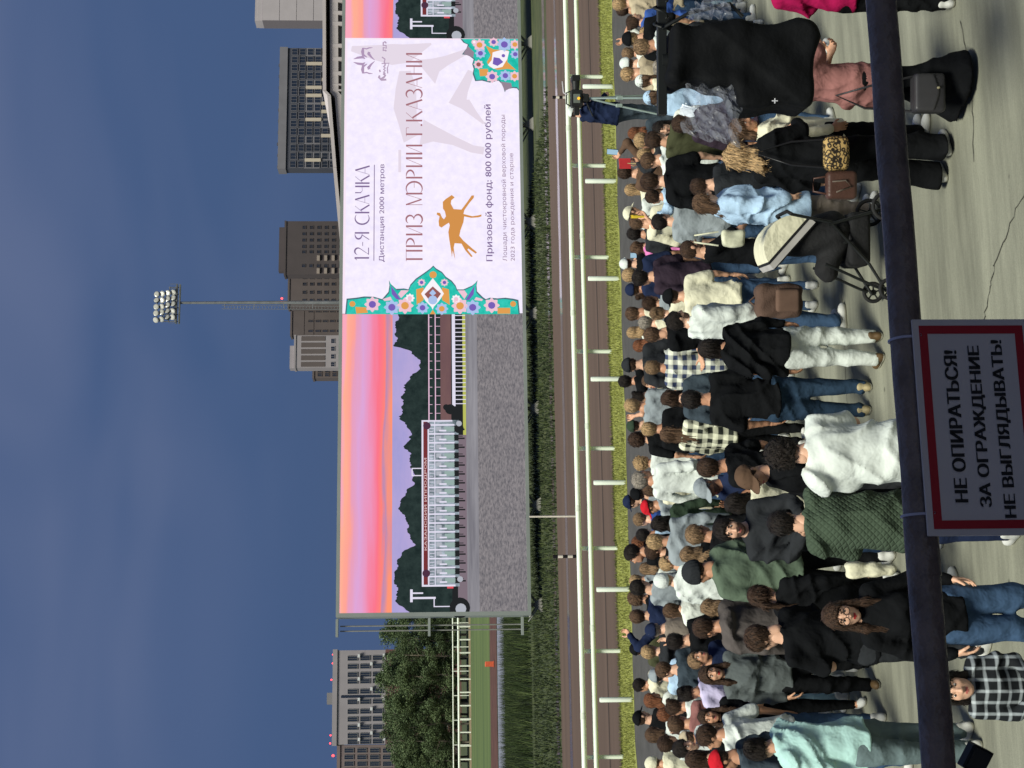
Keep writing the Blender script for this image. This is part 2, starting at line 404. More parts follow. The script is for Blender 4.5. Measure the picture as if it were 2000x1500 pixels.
# ------------------------------------------------------------------ buildings
def rect(x0, x1, y0, y1, Y):
    """picture box -> X0, X1, Z0, Z1 on the plane at depth Y"""
    ym, xm = (y0 + y1) / 2, (x0 + x1) / 2
    return on_y(xm, y1, Y).x, on_y(xm, y0, Y).x, on_y(x1, ym, Y).z, on_y(x0, ym, Y).z
m_pane = mat('dusk_glass', (42, 48, 60), .12, var=.2, spec=.8)
m_frame = mat('window_frame', (120, 118, 118), .6)
def window_mesh(wd, ht, fr=.12, mframe=m_frame, mull=1):
    b = MB(); b.box(-wd / 2, wd / 2, -.05, -.02, 0, ht, 1)
    for s in (-1, 1): b.box(s * wd / 2 - fr / 2, s * wd / 2 + fr / 2, -.16, 0, -fr / 2, ht + fr / 2)
    b.box(-wd / 2 + fr / 2, wd / 2 - fr / 2, -.155, 0, -fr / 2, fr / 2); b.box(-wd / 2 + fr / 2, wd / 2 - fr / 2, -.155, 0, ht - fr / 2, ht + fr / 2)
    for k in range(mull): xx = -wd / 2 + wd * (k + 1) / (mull + 1); b.box(xx - fr / 3, xx + fr / 3, -.13, -.05, fr / 2, ht - fr / 2)
    return b.mesh('window', [mframe, m_pane])
m_red = glow('red_obstruction_light', (255, 60, 60), 6.0)
def beacon(parent, x, y, z, s=1.0):
    b = MB(); b.cyl((0, 0, 0), (0, 0, .7), .06, .06, 6, 0); b.sphere((0, 0, .95), .32, 8, 1)
    o = obj('warning_light', b.mesh('warning_light', [m_frame, m_red]), parent, None, (x, y, z)); o.scale = (s, s, s)
m_conc_b = mat('pale_render', (150, 143, 146), .85, var=.06, scale=.3)
m_ac = mat('cooler_white', (205, 205, 205), .6)

# pale block with rows of windows beside the grove
Y4 = 370.0
X0, X1, Z0, Z1 = rect(650, 745, 1270, 1454, Y4)
b4 = empty('apartment_block', 'pale grey apartment block with rows of dark windows above the grove', 'building', ((X0 + X1) / 2, Y4, 0))
hw = (X1 - X0) / 2
MB().box(-hw, hw, 0, 16, 0, Z1 - 1.0).build('wall', m_conc_b, b4)
MB().box(-hw - .25, hw + .25, -.25, 16.2, Z1 - 1.0, Z1 + .1).build('parapet', m_conc_b, b4)
wme = window_mesh(1.05, 2.3, .10, m_frame, 1); ac = MB().box(-.38, .38, -.55, -.2, 0, .55, bev=.04).mesh('air_conditioner', [m_ac])
cols = [1286, 1302, 1318, 1331, 1351, 1371, 1390, 1405, 1421, 1437, 1449]
for r, xp in enumerate((689, 713.5, 738)):
    for c, yp in enumerate(cols):
        p = on_y(xp, yp - .6 * r, Y4); p2 = on_y(xp, yp, Y4)
        o = obj('window', wme, b4, None, (p.x - b4.location.x, 0, p.z - 1.1))
        if (c * 7 + r * 3) % 5 < 2: obj('air_conditioner', ac, b4, None, (p.x - b4.location.x + .55, 0, p.z - 1.75))
me = MB().box(-.28, .28, -.12, 0, 0, 9.2).mesh('stair_window', [m_pane]); p = on_y(736, 1355 + 5, Y4); obj('stair_window', me, b4, None, (p.x - b4.location.x, -.02, p.z - .8))
for row in range(1, 8):
    for c, yp in enumerate(cols):
        p = on_y(738, yp, Y4); z = p.z - 1.1 - 3.05 * row
        if z > 2: obj('window', wme, b4, None, (p.x - b4.location.x, 0, z))
MB().box(-hw - .1, hw + .1, -.12, -.03, 0, on_y(741, 1360, Y4).z - 1.4).build('brick_lower_storeys', mat('brown_cladding', (104, 74, 68), .85, var=.15, scale=.6), b4)
for yp in (1274, 1292, 1326, 1364, 1372, 1436, 1452):
    beacon(b4, on_y(645, yp, Y4).x - b4.location.x, 2 + random.uniform(0, 8), Z1 + .2, .6)
bx = MB(); bx.box(-1.5, 1.2, 4, 8, Z1, Z1 + 1.7); bx.build('roof_plant', m_frame, b4)
# brown block
X0, X1, Z0, Z1 = rect(664, 745, 1455, 1545, Y4 + 25)
b5 = empty('apartment_block', 'lower brownish apartment block adjoining the pale grey block', 'building', ((X0 + X1) / 2, Y4 + 25, 0)); hw = (X1 - X0) / 2
m_bb = mat('brown_render', (120, 106, 104), .85, var=.07, scale=.3)
MB().box(-hw, hw, 0, 15, 0, Z1).build('wall', m_bb, b5)
MB().box(-hw - .2, hw + .2, -.2, 15.2, Z1, Z1 + .8).build('parapet', m_bb, b5)
for r in range(8):
    for c in range(6):
        p = on_y(682 + 25 * r, 1466 + c * 13, Y4 + 25)
        if p.z > 3: obj('window', wme, b5, None, (p.x - b5.location.x, 0, p.z - 1.1))
beacon(b5, on_y(655, 1476, Y4 + 25).x - b5.location.x, 3, Z1 + 1)

# dark block with scattered pale balconies
Y2 = 560.0
X0, X1, Z0, Z1 = rect(545, 660, 94, 329, Y2)
b2 = empty('apartment_block', 'dark apartment block with scattered cream balcony panels above the screen', 'building', ((X0 + X1) / 2, Y2, 0)); hw = (X1 - X0) / 2
m_dk = mat('dark_render', (74, 75, 84), .85, var=.1, scale=.2); m_dk2 = mat('grey_render', (122, 119, 124), .85, var=.08, scale=.2)
MB().box(-hw, hw, 0, 5, 0, Z1 - 1.2).build('wall', m_dk, b2)
MB().box(-hw - .3, hw + .3, -.4, 5.3, Z1 - 3.0, Z1 + .1).build('parapet', m_dk2, b2)
ncol = 15; cw = 2 * hw / ncol; fl = 3.05
cream = mat('cream_panel', (196, 182, 164), .8, var=.05)
w2 = window_mesh(cw * .78, 2.2, .12, m_dk2, 1); pm = MB().box(-cw * .5, cw * .5, -.06, 0, 0, fl * 2 - .12).mesh('facade_panel', [m_dk2])
bl = MB().box(-cw * .19, cw * .19, -.5, 0, 0, fl * 2).mesh('balcony_screen', [cream]); bl2 = MB().box(-cw * .5, cw * .5, -.35, 0, 0, .22).mesh('floor_ledge', [m_dk2])
random.seed(11)
for c in range(ncol):
    x = -hw + (c + .5) * cw
    for r in range(7):
        z = Z1 - 4.4 - fl * (r + 1) + .6
        if z < 2: continue
        k = (c * 5 + r // 2 * 3) % 7
        if r >= 2 and r % 2 == 0 and k in (1, 3, 4): obj('facade_panel', pm, b2, None, (x, -.005, z - fl))
        obj('window', w2, b2, None, (x, -.07, z))
        if r in (2, 4) and (c * 3 + r) % 4 in (1, 2) and (c + r) % 3: obj('balcony_screen', bl, b2, None, (x + cw * .5, -.01, z - fl - .4))
        if r == 0 and c % 2: obj('floor_ledge', bl2, b2, None, (x, -.01, z - .7))
for k in range(11): MB().box(-.5, .5, 2, 3, Z1, Z1 + random.uniform(.3, .8)).build('roof_vent', m_dk, b2, loc=(-hw + 1.5 + k * (2 * hw - 3) / 10, 0, 0))

# pale panel tower at the right edge
Y1 = 470.0
X0, X1, Z0, Z1 = rect(514, 660, -120, 40, Y1)
b1 = empty('panel_tower', 'pale blank-sided tower of large concrete panels behind the long hall', 'building', ((X0 + X1) / 2, Y1, 0)); hw = (X1 - X0) / 2
m_pt = mat('pale_panel', (178, 169, 171), .85, var=.05, scale=.25)
MB().box(-hw, hw, .12, 6, 0, Z1).build('core', mat('panel_joint', (120, 112, 116), .9), b1)
pm1 = {}
nz = int(Z1 // 5.6)
for r in range(nz + 1):
    z0 = Z1 - 5.6 * (r + 1); z1 = Z1 - 5.6 * r
    if z0 < 0: z0 = 0
    for (a, c) in ((-hw, -hw + 8), (-hw + 8, hw - 3.2), (hw - 3.2, hw)):
        MB().box(a + .06, c - .06, 0, .12, z0 + .07, z1 - .07).build('wall_panel', m_pt, b1)
    if 0 < r: MB().box(hw - 1.2, hw - .8, -.05, 0, z0 + 2.2, z0 + 3.4).build('window', m_pane, b1)
MB().box(-hw, hw - 1.2, .3, 5.8, Z1, Z1 + 1.6).build('roof_storey', m_pt, b1)
for k in range(8): MB().box(-.35, .35, .24, .3, Z1 + 1.7, Z1 + 2.4).build('roof_opening', m_pane, b1, loc=(hw - 2.3 - k * 2.6, 0, -.2))
MB().box(-hw, hw - 1.6, .4, 5.7, Z1 + 1.6, Z1 + 2.5).build('roof_cap', m_pt, b1)

# long low hall just behind the screen
Yh = 150.0
hall = empty('long_hall', 'long pale hall with a row of facade columns behind the top of the screen', 'building', (0, Yh, 0))
prof = [(630, -140), (631, 180), (640, 190), (651, 330), (664, 470), (668, 500)]
m_hall = mat('hall_render', (190, 180, 178), .8, var=.06, scale=.4); m_hall2 = mat('hall_infill', (122, 114, 116), .85, var=.1, scale=.3)
tops = [on_y(x, y, Yh) for x, y in prof]
poly = [(tops[0].x, 0)] + [(p.x, p.z) for p in tops] + [(tops[-1].x, 0)]
MB().prism([(a, b - (.9 if b else 0)) for a, b in poly], .3, 22).build('wall', m_hall2, hall)
for i in range(len(tops) - 1):
    a, c = tops[i], tops[i + 1]
    MB().prism([(a.x - .02, a.z - .35), (a.x - .02, a.z), (c.x + .02, c.z), (c.x + .02, c.z - .35)], -.5, 22.4).build('roof_edge', m_hall, hall)
    MB().prism([(a.x, a.z - 1.6), (a.x, a.z - .75), (c.x, c.z - .75), (c.x, c.z - 1.6)], -.1, .28).build('cornice', m_hall, hall)
for yp in (-90, -60, -30, 2, 26, 47, 90, 116, 144, 166, 177):
    p = on_y(655, yp, Yh); ptop = on_y(645, yp, Yh); MB().box(-.2 if yp < 160 else -.08, .2 if yp < 160 else .08, -.15, .28, 0, ptop.z - .3).build('column', m_hall, hall, loc=(p.x, 0, 0))
for k in range(16):
    p = on_y(675, -60 + k * 16, Yh)
    MB().box(-.28, .28, .2, .28, p.z - .3, p.z + .3).build('window', m_pane, hall, loc=(p.x, 0, 0))

# dark cluster of towers behind the flood-light mast
Y3 = 620.0
def tower(label, x0, y0, y1, Yd, m_w, rows, colz, wp=(1.4, 1.7), lit=(), ledges=0, z_first=9.0):
    X0, X1, _, Z1 = rect(x0, 670, y0, y1, Yd)
    t = empty('tower_block', label, 'building', ((X0 + X1) / 2, Yd, 0), group=None); hw = (X1 - X0) / 2
    MB().box(-hw, hw, 0, 6, 0, Z1 - .8).build('wall', m_w, t)
    MB().box(-hw - .2, hw + .2, -.25, 6.3, Z1 - .8, Z1).build('parapet', m_w, t)
    wm_ = window_mesh(wp[0], wp[1], .14, m_w, 1)
    for c in colz:
        for r in range(rows):
            z = Z1 - z_first - 3.1 * r
            if z > 2: obj('window', wm_, t, None, (-hw + c * 2 * hw, 0, z))
    for k in range(ledges):
        MB().box(-hw + .3, hw - .3, -.12, -.01, Z1 - 6 - 4.2 * k, Z1 - 5.8 - 4.2 * k).build('floor_ledge', m_w, t)
    return t, hw, Z1
m_t1 = mat('tower_dark', (82, 74, 74), .85, var=.08, scale=.15); m_t2 = mat('tower_mid', (98, 88, 86), .85, var=.08, scale=.15); m_t3 = mat('tower_pale', (156, 148, 150), .85, var=.06, scale=.15)
t, hw, Z1 = tower('tall dark tower with red roof lights behind the flood-light mast', 555, 432, 536, Y3, m_t1, 16, (.16, .42, .52, .64, .76, .88), wp=(1.3, 1.5), z_first=9)
bal = MB().box(-1.1, 1.1, -.7, 0, 0, 1.2).mesh('balcony', [mat('balcony_tan', (156, 142, 132), .8)])
for r in range(12):
    for c in (.3, .06): obj('balcony', bal, t, None, (-hw + c * 2 * hw, 0, Z1 - 15 - 3.1 * r))
for yp in (450, 501, 509, 524): beacon(t, on_y(545, yp, Y3).x - t.location.x, 3, Z1 + .3)
MB().box(-hw + 2, hw - 2, 2, 5, Z1, Z1 + 2.4).build('roof_storey', m_t1, t)
tower('dark tower of middle height standing right behind the mast pole', 562, 536, 600, Y3 + 18, m_t2, 14, (.2, .45, .7, .9), z_first=8)
tower('grey-brown tower with tall narrow windows next to the mast pole', 567, 600, 655, Y3 + 30, m_t2, 14, (.15, .5, .85), wp=(1.0, 2.2), z_first=10, ledges=2)
t, hw, Z1 = tower('pale-topped tower with staggered balconies at the end of the dark cluster', 574, 655, 718, Y3 + 5, m_t3, 12, (.1, .34, .58, .82), wp=(1.9, 1.6), z_first=17)
for k in range(5): MB().box(-1.0, 1.0, -.12, -.01, Z1 - 13, Z1 - 3).build('loggia_strip', m_t2, t, loc=(-hw + (k + .5) * 2 * hw / 5, 0, 0))
MB().box(-hw, hw * .4, 1, 5.5, Z1, Z1 + 1.8).build('roof_storey', m_t3, t)
tower('small stepped block at the low end of the dark tower cluster', 610, 718, 738, Y3 + 12, m_t2, 8, (.3, .7), wp=(1.5, 1.8), z_first=4)

# ------------------------------------------------------------------ flood-light mast
Ym = 176.0
pm_ = on_y(500, 591, Ym)
mast = empty('floodlight_mast', 'tall slender flood-light mast with a rack of round lamps', 'mast', (pm_.x, Ym, 0))
m_steel = mat('galvanised_steel', (120, 122, 122), .5, .3, var=.15, scale=2)
zt = on_y(352, 591, Ym).z
MB().tube([(0, 0, 0), (0, 0, zt * .5), (0, 0, zt)], [.34, .24, .15], 12).build('pole', m_steel, mast, True)
lad = MB()
for s in (-.2, .2): lad.cyl((-.75 + s, 0, 8), (-.55 + s, 0, zt * .86), .035, .035, 6)
for k in range(60): z = 8 + (zt * .86 - 8) * k / 60; x = -.75 + .2 * k / 60; lad.cyl((x - .2, 0, z), (x + .2, 0, z), .025, .025, 5)
for k in range(7): z = 9 + k * (zt * .85 - 9) / 6; lad.cyl((-.7, 0, z), (0, 0, z), .04, .04, 5)
lad.build('ladder', m_steel, mast)
beacon(mast, .45, -.2, on_y(557, 597, Ym).z, .4)
zb, ztop = zt, on_y(303, 595, Ym).z
Xl, Xr = on_y(340, 632, Ym).x - pm_.x, on_y(340, 556, Ym).x - pm_.x
rk = MB()
for z in (zb, zb + .35): rk.box(Xl, Xr, -.25, .25, z, z + .14)
rk.build('platform', m_steel, mast)
fr = MB(); rows = 4
for k in range(6):
    x = Xl + .3 + (Xr - Xl - .6) * k / 5; fr.cyl((x, .15, zb), (x, .15, ztop if k < 5 else zb + 1.4), .05, .05, 6)
for r in range(rows): z = zb + .6 + (ztop - zb - .8) * r / (rows - 1); fr.cyl((Xl + .2, .15, z), (Xr - (.2 if r < 2 else .9), .15, z), .06, .06, 6)
for k in range(9): x = Xl + (Xr - Xl) * k / 8; fr.cyl((x, -.3, zb + .3), (x, -.3, zb + 1.2), .03, .03, 5)
fr.build('lamp_frame', m_steel, mast)
lm = MB(); lm.tube([(0, .3, 0), (0, .2, 0), (0, -.1, 0), (0, -.28, 0)], [.14, .3, .46, .48], 14, 0); lm.tube([(0, -.28, 0), (0, -.34, 0)], [.44, .30], 14, 1)
lme = lm.mesh('lamp', [mat('lamp_housing', (92, 96, 98), .45, .3), mat('lamp_glass', (176, 174, 164), .2, spec=.8)], True)
for r in range(rows):
    for k in range(5):
        if r >= 2 and k == 4 and r == 3: pass
        x = Xl + .75 + (Xr - Xl - 1.7) * k / 4 - .1 * r; z = zb + .75 + (ztop - zb - 1.0) * r / (rows - 1)
        o = obj('lamp', lme, mast, None, (x, -.15, z)); o.rotation_euler = (math.radians(-18), 0, math.radians(random.uniform(-35, 25))); o.scale = (.74, .74, .74)

# ------------------------------------------------------------------ grove beyond the far rail
leafm = [mat('leaf_a', (76, 92, 58), .7), mat('leaf_b', (88, 104, 66), .7), mat('leaf_c', (66, 80, 50), .7), mat('leaf_d', (98, 112, 74), .7)]
barkm = mat('birch_bark', (150, 140, 122), .85, scale=3, c2=(96, 88, 76), stretch=(1, 1, .3))
def make_tree(seed, H, R):
    r = np.random.default_rng(seed); t = MB(); random.seed(seed)
    lean = random.uniform(-.5, .5)
    tp = [(lean * k / 5, random.uniform(-.15, .15) * k, H * .9 * k / 5) for k in range(6)]
    t.tube(tp, [.20, .17, .14, .11, .07, .03], 7)
    cl = []
    for k in range(26):
        z = H * random.uniform(.16, .95); rad = R * (math.sin(min(1, (z / H - .08) / .92) ** .8 * math.pi) ** .6) * random.uniform(.45, 1.05)
        a = random.uniform(0, 6.28); base = Vector((lean * z / H, 0, z - rad * .35)); tip = Vector((base.x + rad * math.cos(a), rad * math.sin(a), z))
        t.tube([base, base.lerp(tip, .5) + Vector((0, 0, .1)), tip], [.06, .035, .012], 5); cl.append((tip, random.uniform(.8, 1.5))); cl.append((base.lerp(tip, .55), random.uniform(.8, 1.3)))
    cl.append((Vector((lean, 0, H * .96)), .8)); cl.append((Vector((lean, 0, H * .86)), 1.1))
    n_ = 190; c = np.repeat(np.array([tuple(q[0]) for q in cl]), n_, 0); s = np.repeat(np.array([q[1] for q in cl]), n_)
    d = r.normal(size=(len(c), 3)); d /= np.linalg.norm(d, axis=1)[:, None]; p = c + d * (s * r.uniform(.35, 1, len(c)) ** .6)[:, None] * np.array([1, 1, .8])
    p[:, 2] = np.maximum(p[:, 2], .5)
    e1 = r.normal(size=p.shape); e1 /= np.linalg.norm(e1, axis=1)[:, None]; e2 = np.cross(e1, r.normal(size=p.shape)); e2 /= np.linalg.norm(e2, axis=1)[:, None] + 1e-6
    sz = r.uniform(.08, .17, len(p))[:, None]
    q = np.stack([p - e1 * sz, p + e2 * sz * .6, p + e1 * sz, p - e2 * sz * .6], 1).reshape(-1, 3)
    cm_ = mesh_from(q, np.arange(len(q)).reshape(-1, 4), 'crown', False, leafm, np.repeat(r.integers(0, 4, len(cl)), n_) * (r.random(len(p)) < .6) + r.integers(0, 3, len(p)) * (r.random(len(p)) >= .6) * 0)
    return t.mesh('trunk', [barkm], True), cm_
kinds = [make_tree(21 + k, 13.0 + k * .8, 2.7 + .25 * (k % 3)) for k in range(4)]
Yt = Yf + 22
tspots = []
for row, (n, dy) in enumerate(((9, 0), (10, 6), (9, 13))):
    for k in range(n):
        yy = 1206 + (1530 - 1206) * (k + .5 * (row % 2)) / (n - 1); tspots.append((yy + random.uniform(-9, 9), Yt + dy + random.uniform(-1.5, 1.5), row))
topline = [(1206, 790), (1225, 752), (1240, 742), (1262, 758), (1290, 742), (1330, 736), (1380, 738), (1430, 742), (1500, 762), (1560, 768)]
words_row = ['foremost row of the grove', 'middle row of the grove', 'rear row of the grove']
for i, (yy, Yd, row) in enumerate(tspots):
    vtop = np.interp(yy, [a for a, _ in topline], [b for _, b in topline]) + random.uniform(-4, 12) + (10 if row == 0 else 0)
    p = on_y(vtop, yy, Yd); k = i % 4; H0 = 13.0 + k * .8; s = p.z / H0
    r = empty('birch_tree', 'leafy dark green birch in the ' + words_row[row] + ' beyond the far rails', 'tree', (p.x, Yd, 0), random.uniform(0, 6.28), 'birches of the ' + words_row[row])
    obj('trunk', kinds[k][0], r); obj('crown', kinds[k][1], r); r.scale = (s * random.uniform(1, 1.15), s, s)
vsx = [(random.uniform(-48, -12), Yt - 3 + random.uniform(-1, 1)) for _ in range(60)]
def under(n):
    i = rng.integers(0, 60, n); a = np.array(vsx)[i]; return a + rng.normal(scale=.8, size=(n, 2))
blades('undergrowth', 14000, under, .4, 2.6, .16, [leafm[0], leafm[2], leafm[1]], 'dark undergrowth at the foot of the birch grove')
# ------------------------------------------------------------------ LED screen
YS = Yc(1056) + 1.2
led = empty('led_screen', 'huge lit LED screen showing a race poster and a sunset start gate', 'screen', (0, YS, 0))
def S(x, y, k=0.0):
    """picture pixel on the screen plane, x and z in the screen's own frame"""
    p = on_y(x, y, YS - k); return (p.x, p.z)
xl, xr = S(840, 1196)[0], S(840, -510)[0]
zb_, zt_ = S(1022, 700)[1], S(668, 700)[1]
VIDW = S(840, 613)[0] - S(840, 1196)[0]
SHIFT = S(840, 75)[0] - S(840, 1196)[0]
xv = S(840, 613)[0]; xp1 = S(840, 76)[0]
m_fr = mat('screen_frame_grey', (150, 156, 150), .5, .2, var=.08, scale=.8)
m_back = mat('screen_back', (60, 62, 62), .7)
MB().box(xl, xr, .10, .9, zb_, zt_).build('cabinet', m_back, led)
f = MB(); fw = .16
f.box(xl - fw, xr + fw, -.10, .92, zt_, zt_ + .14).box(xl - fw, xr + fw, -.10, .92, zb_ - .14, zb_).box(xl - fw, xl, -.10, .92, zb_, zt_).box(xr, xr + fw, -.10, .92, zb_, zt_)
f.build('frame', m_fr, led)
W_, H_ = xr - xl, zt_ - zb_
class Flat:
    """a flat printed layer of the picture on the screen, in steps of a few millimetres towards the viewer"""
    def __init__(s): s.v, s.f = [], []
    def poly(s, pts):
        n = len(s.v); s.v += list(pts); s.f.append(tuple(range(n, n + len(pts)))); return s
    def rect(s, x0, x1, z0, z1): return s.poly([(x0, z0), (x1, z0), (x1, z1), (x0, z1)])
    def line(s, pts, wd):
        ws = wd if isinstance(wd, (list, tuple)) else [wd] * len(pts); Lf, Rt = [], []
        for i, p in enumerate(pts):
            a, b = pts[max(0, i - 1)], pts[min(len(pts) - 1, i + 1)]; dx, dz = b[0] - a[0], b[1] - a[1]; l = math.hypot(dx, dz) or 1
            nx, nz = -dz / l * ws[i] / 2, dx / l * ws[i] / 2; Lf.append((p[0] + nx, p[1] + nz)); Rt.append((p[0] - nx, p[1] - nz))
        for i in range(len(pts) - 1): s.poly([Lf[i], Rt[i], Rt[i + 1], Lf[i + 1]])
        return s
    def disc(s, x, z, r, n=12, ph=0, wav=0, k=0): return s.poly([(x + r * (1 + wav * math.cos(k * 2 * math.pi * i / n)) * math.cos(ph + 2 * math.pi * i / n), z + r * (1 + wav * math.cos(k * 2 * math.pi * i / n)) * math.sin(ph + 2 * math.pi * i / n)) for i in range(n)])
    def build(s, name, m, layer, parent=None, dx=0):
        me = mesh_from([(x + dx, -.004 * layer, z) for x, z in s.v], s.f, name); me.materials.append(m)
        import bmesh
        bm_ = bmesh.new(); bm_.from_mesh(me); bmesh.ops.triangulate(bm_, faces=[fc for fc in bm_.faces if len(fc.verts) > 4]); bm_.to_mesh(me); bm_.free()
        o_f = obj(name, me, parent or led)
        if len(s.f) > 1: o_f['kind'] = 'stuff'
        return o_f
# sunset sky of the video, a ramp over height bent by noise
def sunset():
    m = bpy.data.materials.new('video_sunset'); m.use_nodes = True; t = m.node_tree; t.nodes.clear()
    o = N(t, 'ShaderNodeOutputMaterial'); em = N(t, 'ShaderNodeEmission'); co = N(t, 'ShaderNodeTexCoord'); sp = N(t, 'ShaderNodeSeparateXYZ')
    mp_ = N(t, 'ShaderNodeMapping'); mp_.inputs['Scale'].default_value = (.12, 1, 1.3)
    n = N(t, 'ShaderNodeTexNoise'); n.inputs['Scale'].default_value = 1.6; n.inputs['Detail'].default_value = 6
    t.links.new(co.outputs['Object'], sp.inputs[0]); t.links.new(co.outputs['Object'], mp_.inputs[0]); t.links.new(mp_.outputs[0], n.inputs['Vector'])
    mr = N(t, 'ShaderNodeMapRange'); mr.inputs[1].default_value = S(768, 900)[1]; mr.inputs[2].default_value = S(660, 900)[1]
    t.links.new(sp.outputs['Z'], mr.inputs[0])
    sl_ = N(t, 'ShaderNodeMath', operation='MULTIPLY_ADD'); sl_.inputs[1].default_value = .0065; t.links.new(sp.outputs['X'], sl_.inputs[0]); t.links.new(mr.outputs[0], sl_.inputs[2])
    ad = N(t, 'ShaderNodeMath', operation='MULTIPLY_ADD'); ad.inputs[1].default_value = .34; t.links.new(n.outputs['Fac'], ad.inputs[0]); t.links.new(sl_.outputs[0], ad.inputs[2])
    sb = N(t, 'ShaderNodeMath', operation='SUBTRACT'); sb.inputs[1].default_value = .17; t.links.new(ad.outputs[0], sb.inputs[0])
    r = N(t, 'ShaderNodeValToRGB'); el = r.color_ramp.elements
    stops = [(0, (255, 158, 112)), (.12, (255, 150, 118)), (.2, (188, 140, 178)), (.24, (255, 132, 122)), (.36, (252, 118, 140)), (.52, (236, 150, 190)), (.68, (222, 166, 216)), (.80, (232, 160, 190)), (.86, (255, 164, 150)), (.95, (255, 176, 150)), (1, (250, 170, 190))]
    el[0].position, el[0].color = stops[0][0], (*lin(stops[0][1]), 1); el[1].position, el[1].color = 1.0, (*lin(stops[-1][1]), 1)
    for p, c in stops[1:-1]: q_ = el.new(p); q_.color = (*lin(c), 1)
    t.links.new(sb.outputs[0], r.inputs[0]); t.links.new(r.outputs[0], em.inputs[0]); t.links.new(em.outputs[0], o.inputs[0]); return m
m_sun = sunset()
m_lav = glow('video_lavender', (160, 156, 212), 1, ((184, 168, 216), .5, (.3, 1, 1)))
m_trees = glow('video_trees', (48, 62, 60), 1, ((30, 42, 42), 2.2, (1, 1, 1)))
m_grav = glow('video_gravel', (98, 96, 102), 1, ((150, 144, 146), 11, (.55, 1, 1.5)))
m_gravf = glow('video_gravel_smooth', (120, 118, 126), 1, ((152, 150, 156), 1.6, (.12, 1, 2)))
m_vwhite = glow('video_white', (226, 222, 240), 1); m_vpink = glow('video_pinkish_white', (228, 190, 214), 1); m_vblue = glow('video_pale_blue', (170, 196, 226), 1)
m_vbrown = glow('video_brown', (104, 78, 84), 1, ((124, 94, 92), 1, (.2, 1, 1))); m_vlime = glow('video_lime', (186, 190, 96), 1); m_vdark = glow('video_dark', (36, 38, 40), 1)
m_vred = glow('video_sign_red', (120, 52, 56), 1); m_vpad = glow('video_pad_green', (150, 172, 168), 1); m_vgrey = glow('video_grey', (176, 180, 190), 1)
tree_top = [(613, 776), (650, 772), (676, 772), (684, 800), (700, 814), (720, 824), (730, 810), (748, 790), (770, 790), (786, 784), (820, 784), (840, 800), (858, 804), (870, 788), (884, 798), (900, 802), (931, 806), (948, 808), (963, 791), (973, 783), (990, 779), (1005, 789), (1026, 795), (1047, 800), (1064, 808), (1074, 791), (1089, 781), (1106, 774), (1131, 772), (1152, 776), (1173, 774), (1190, 791), (1196, 800)]
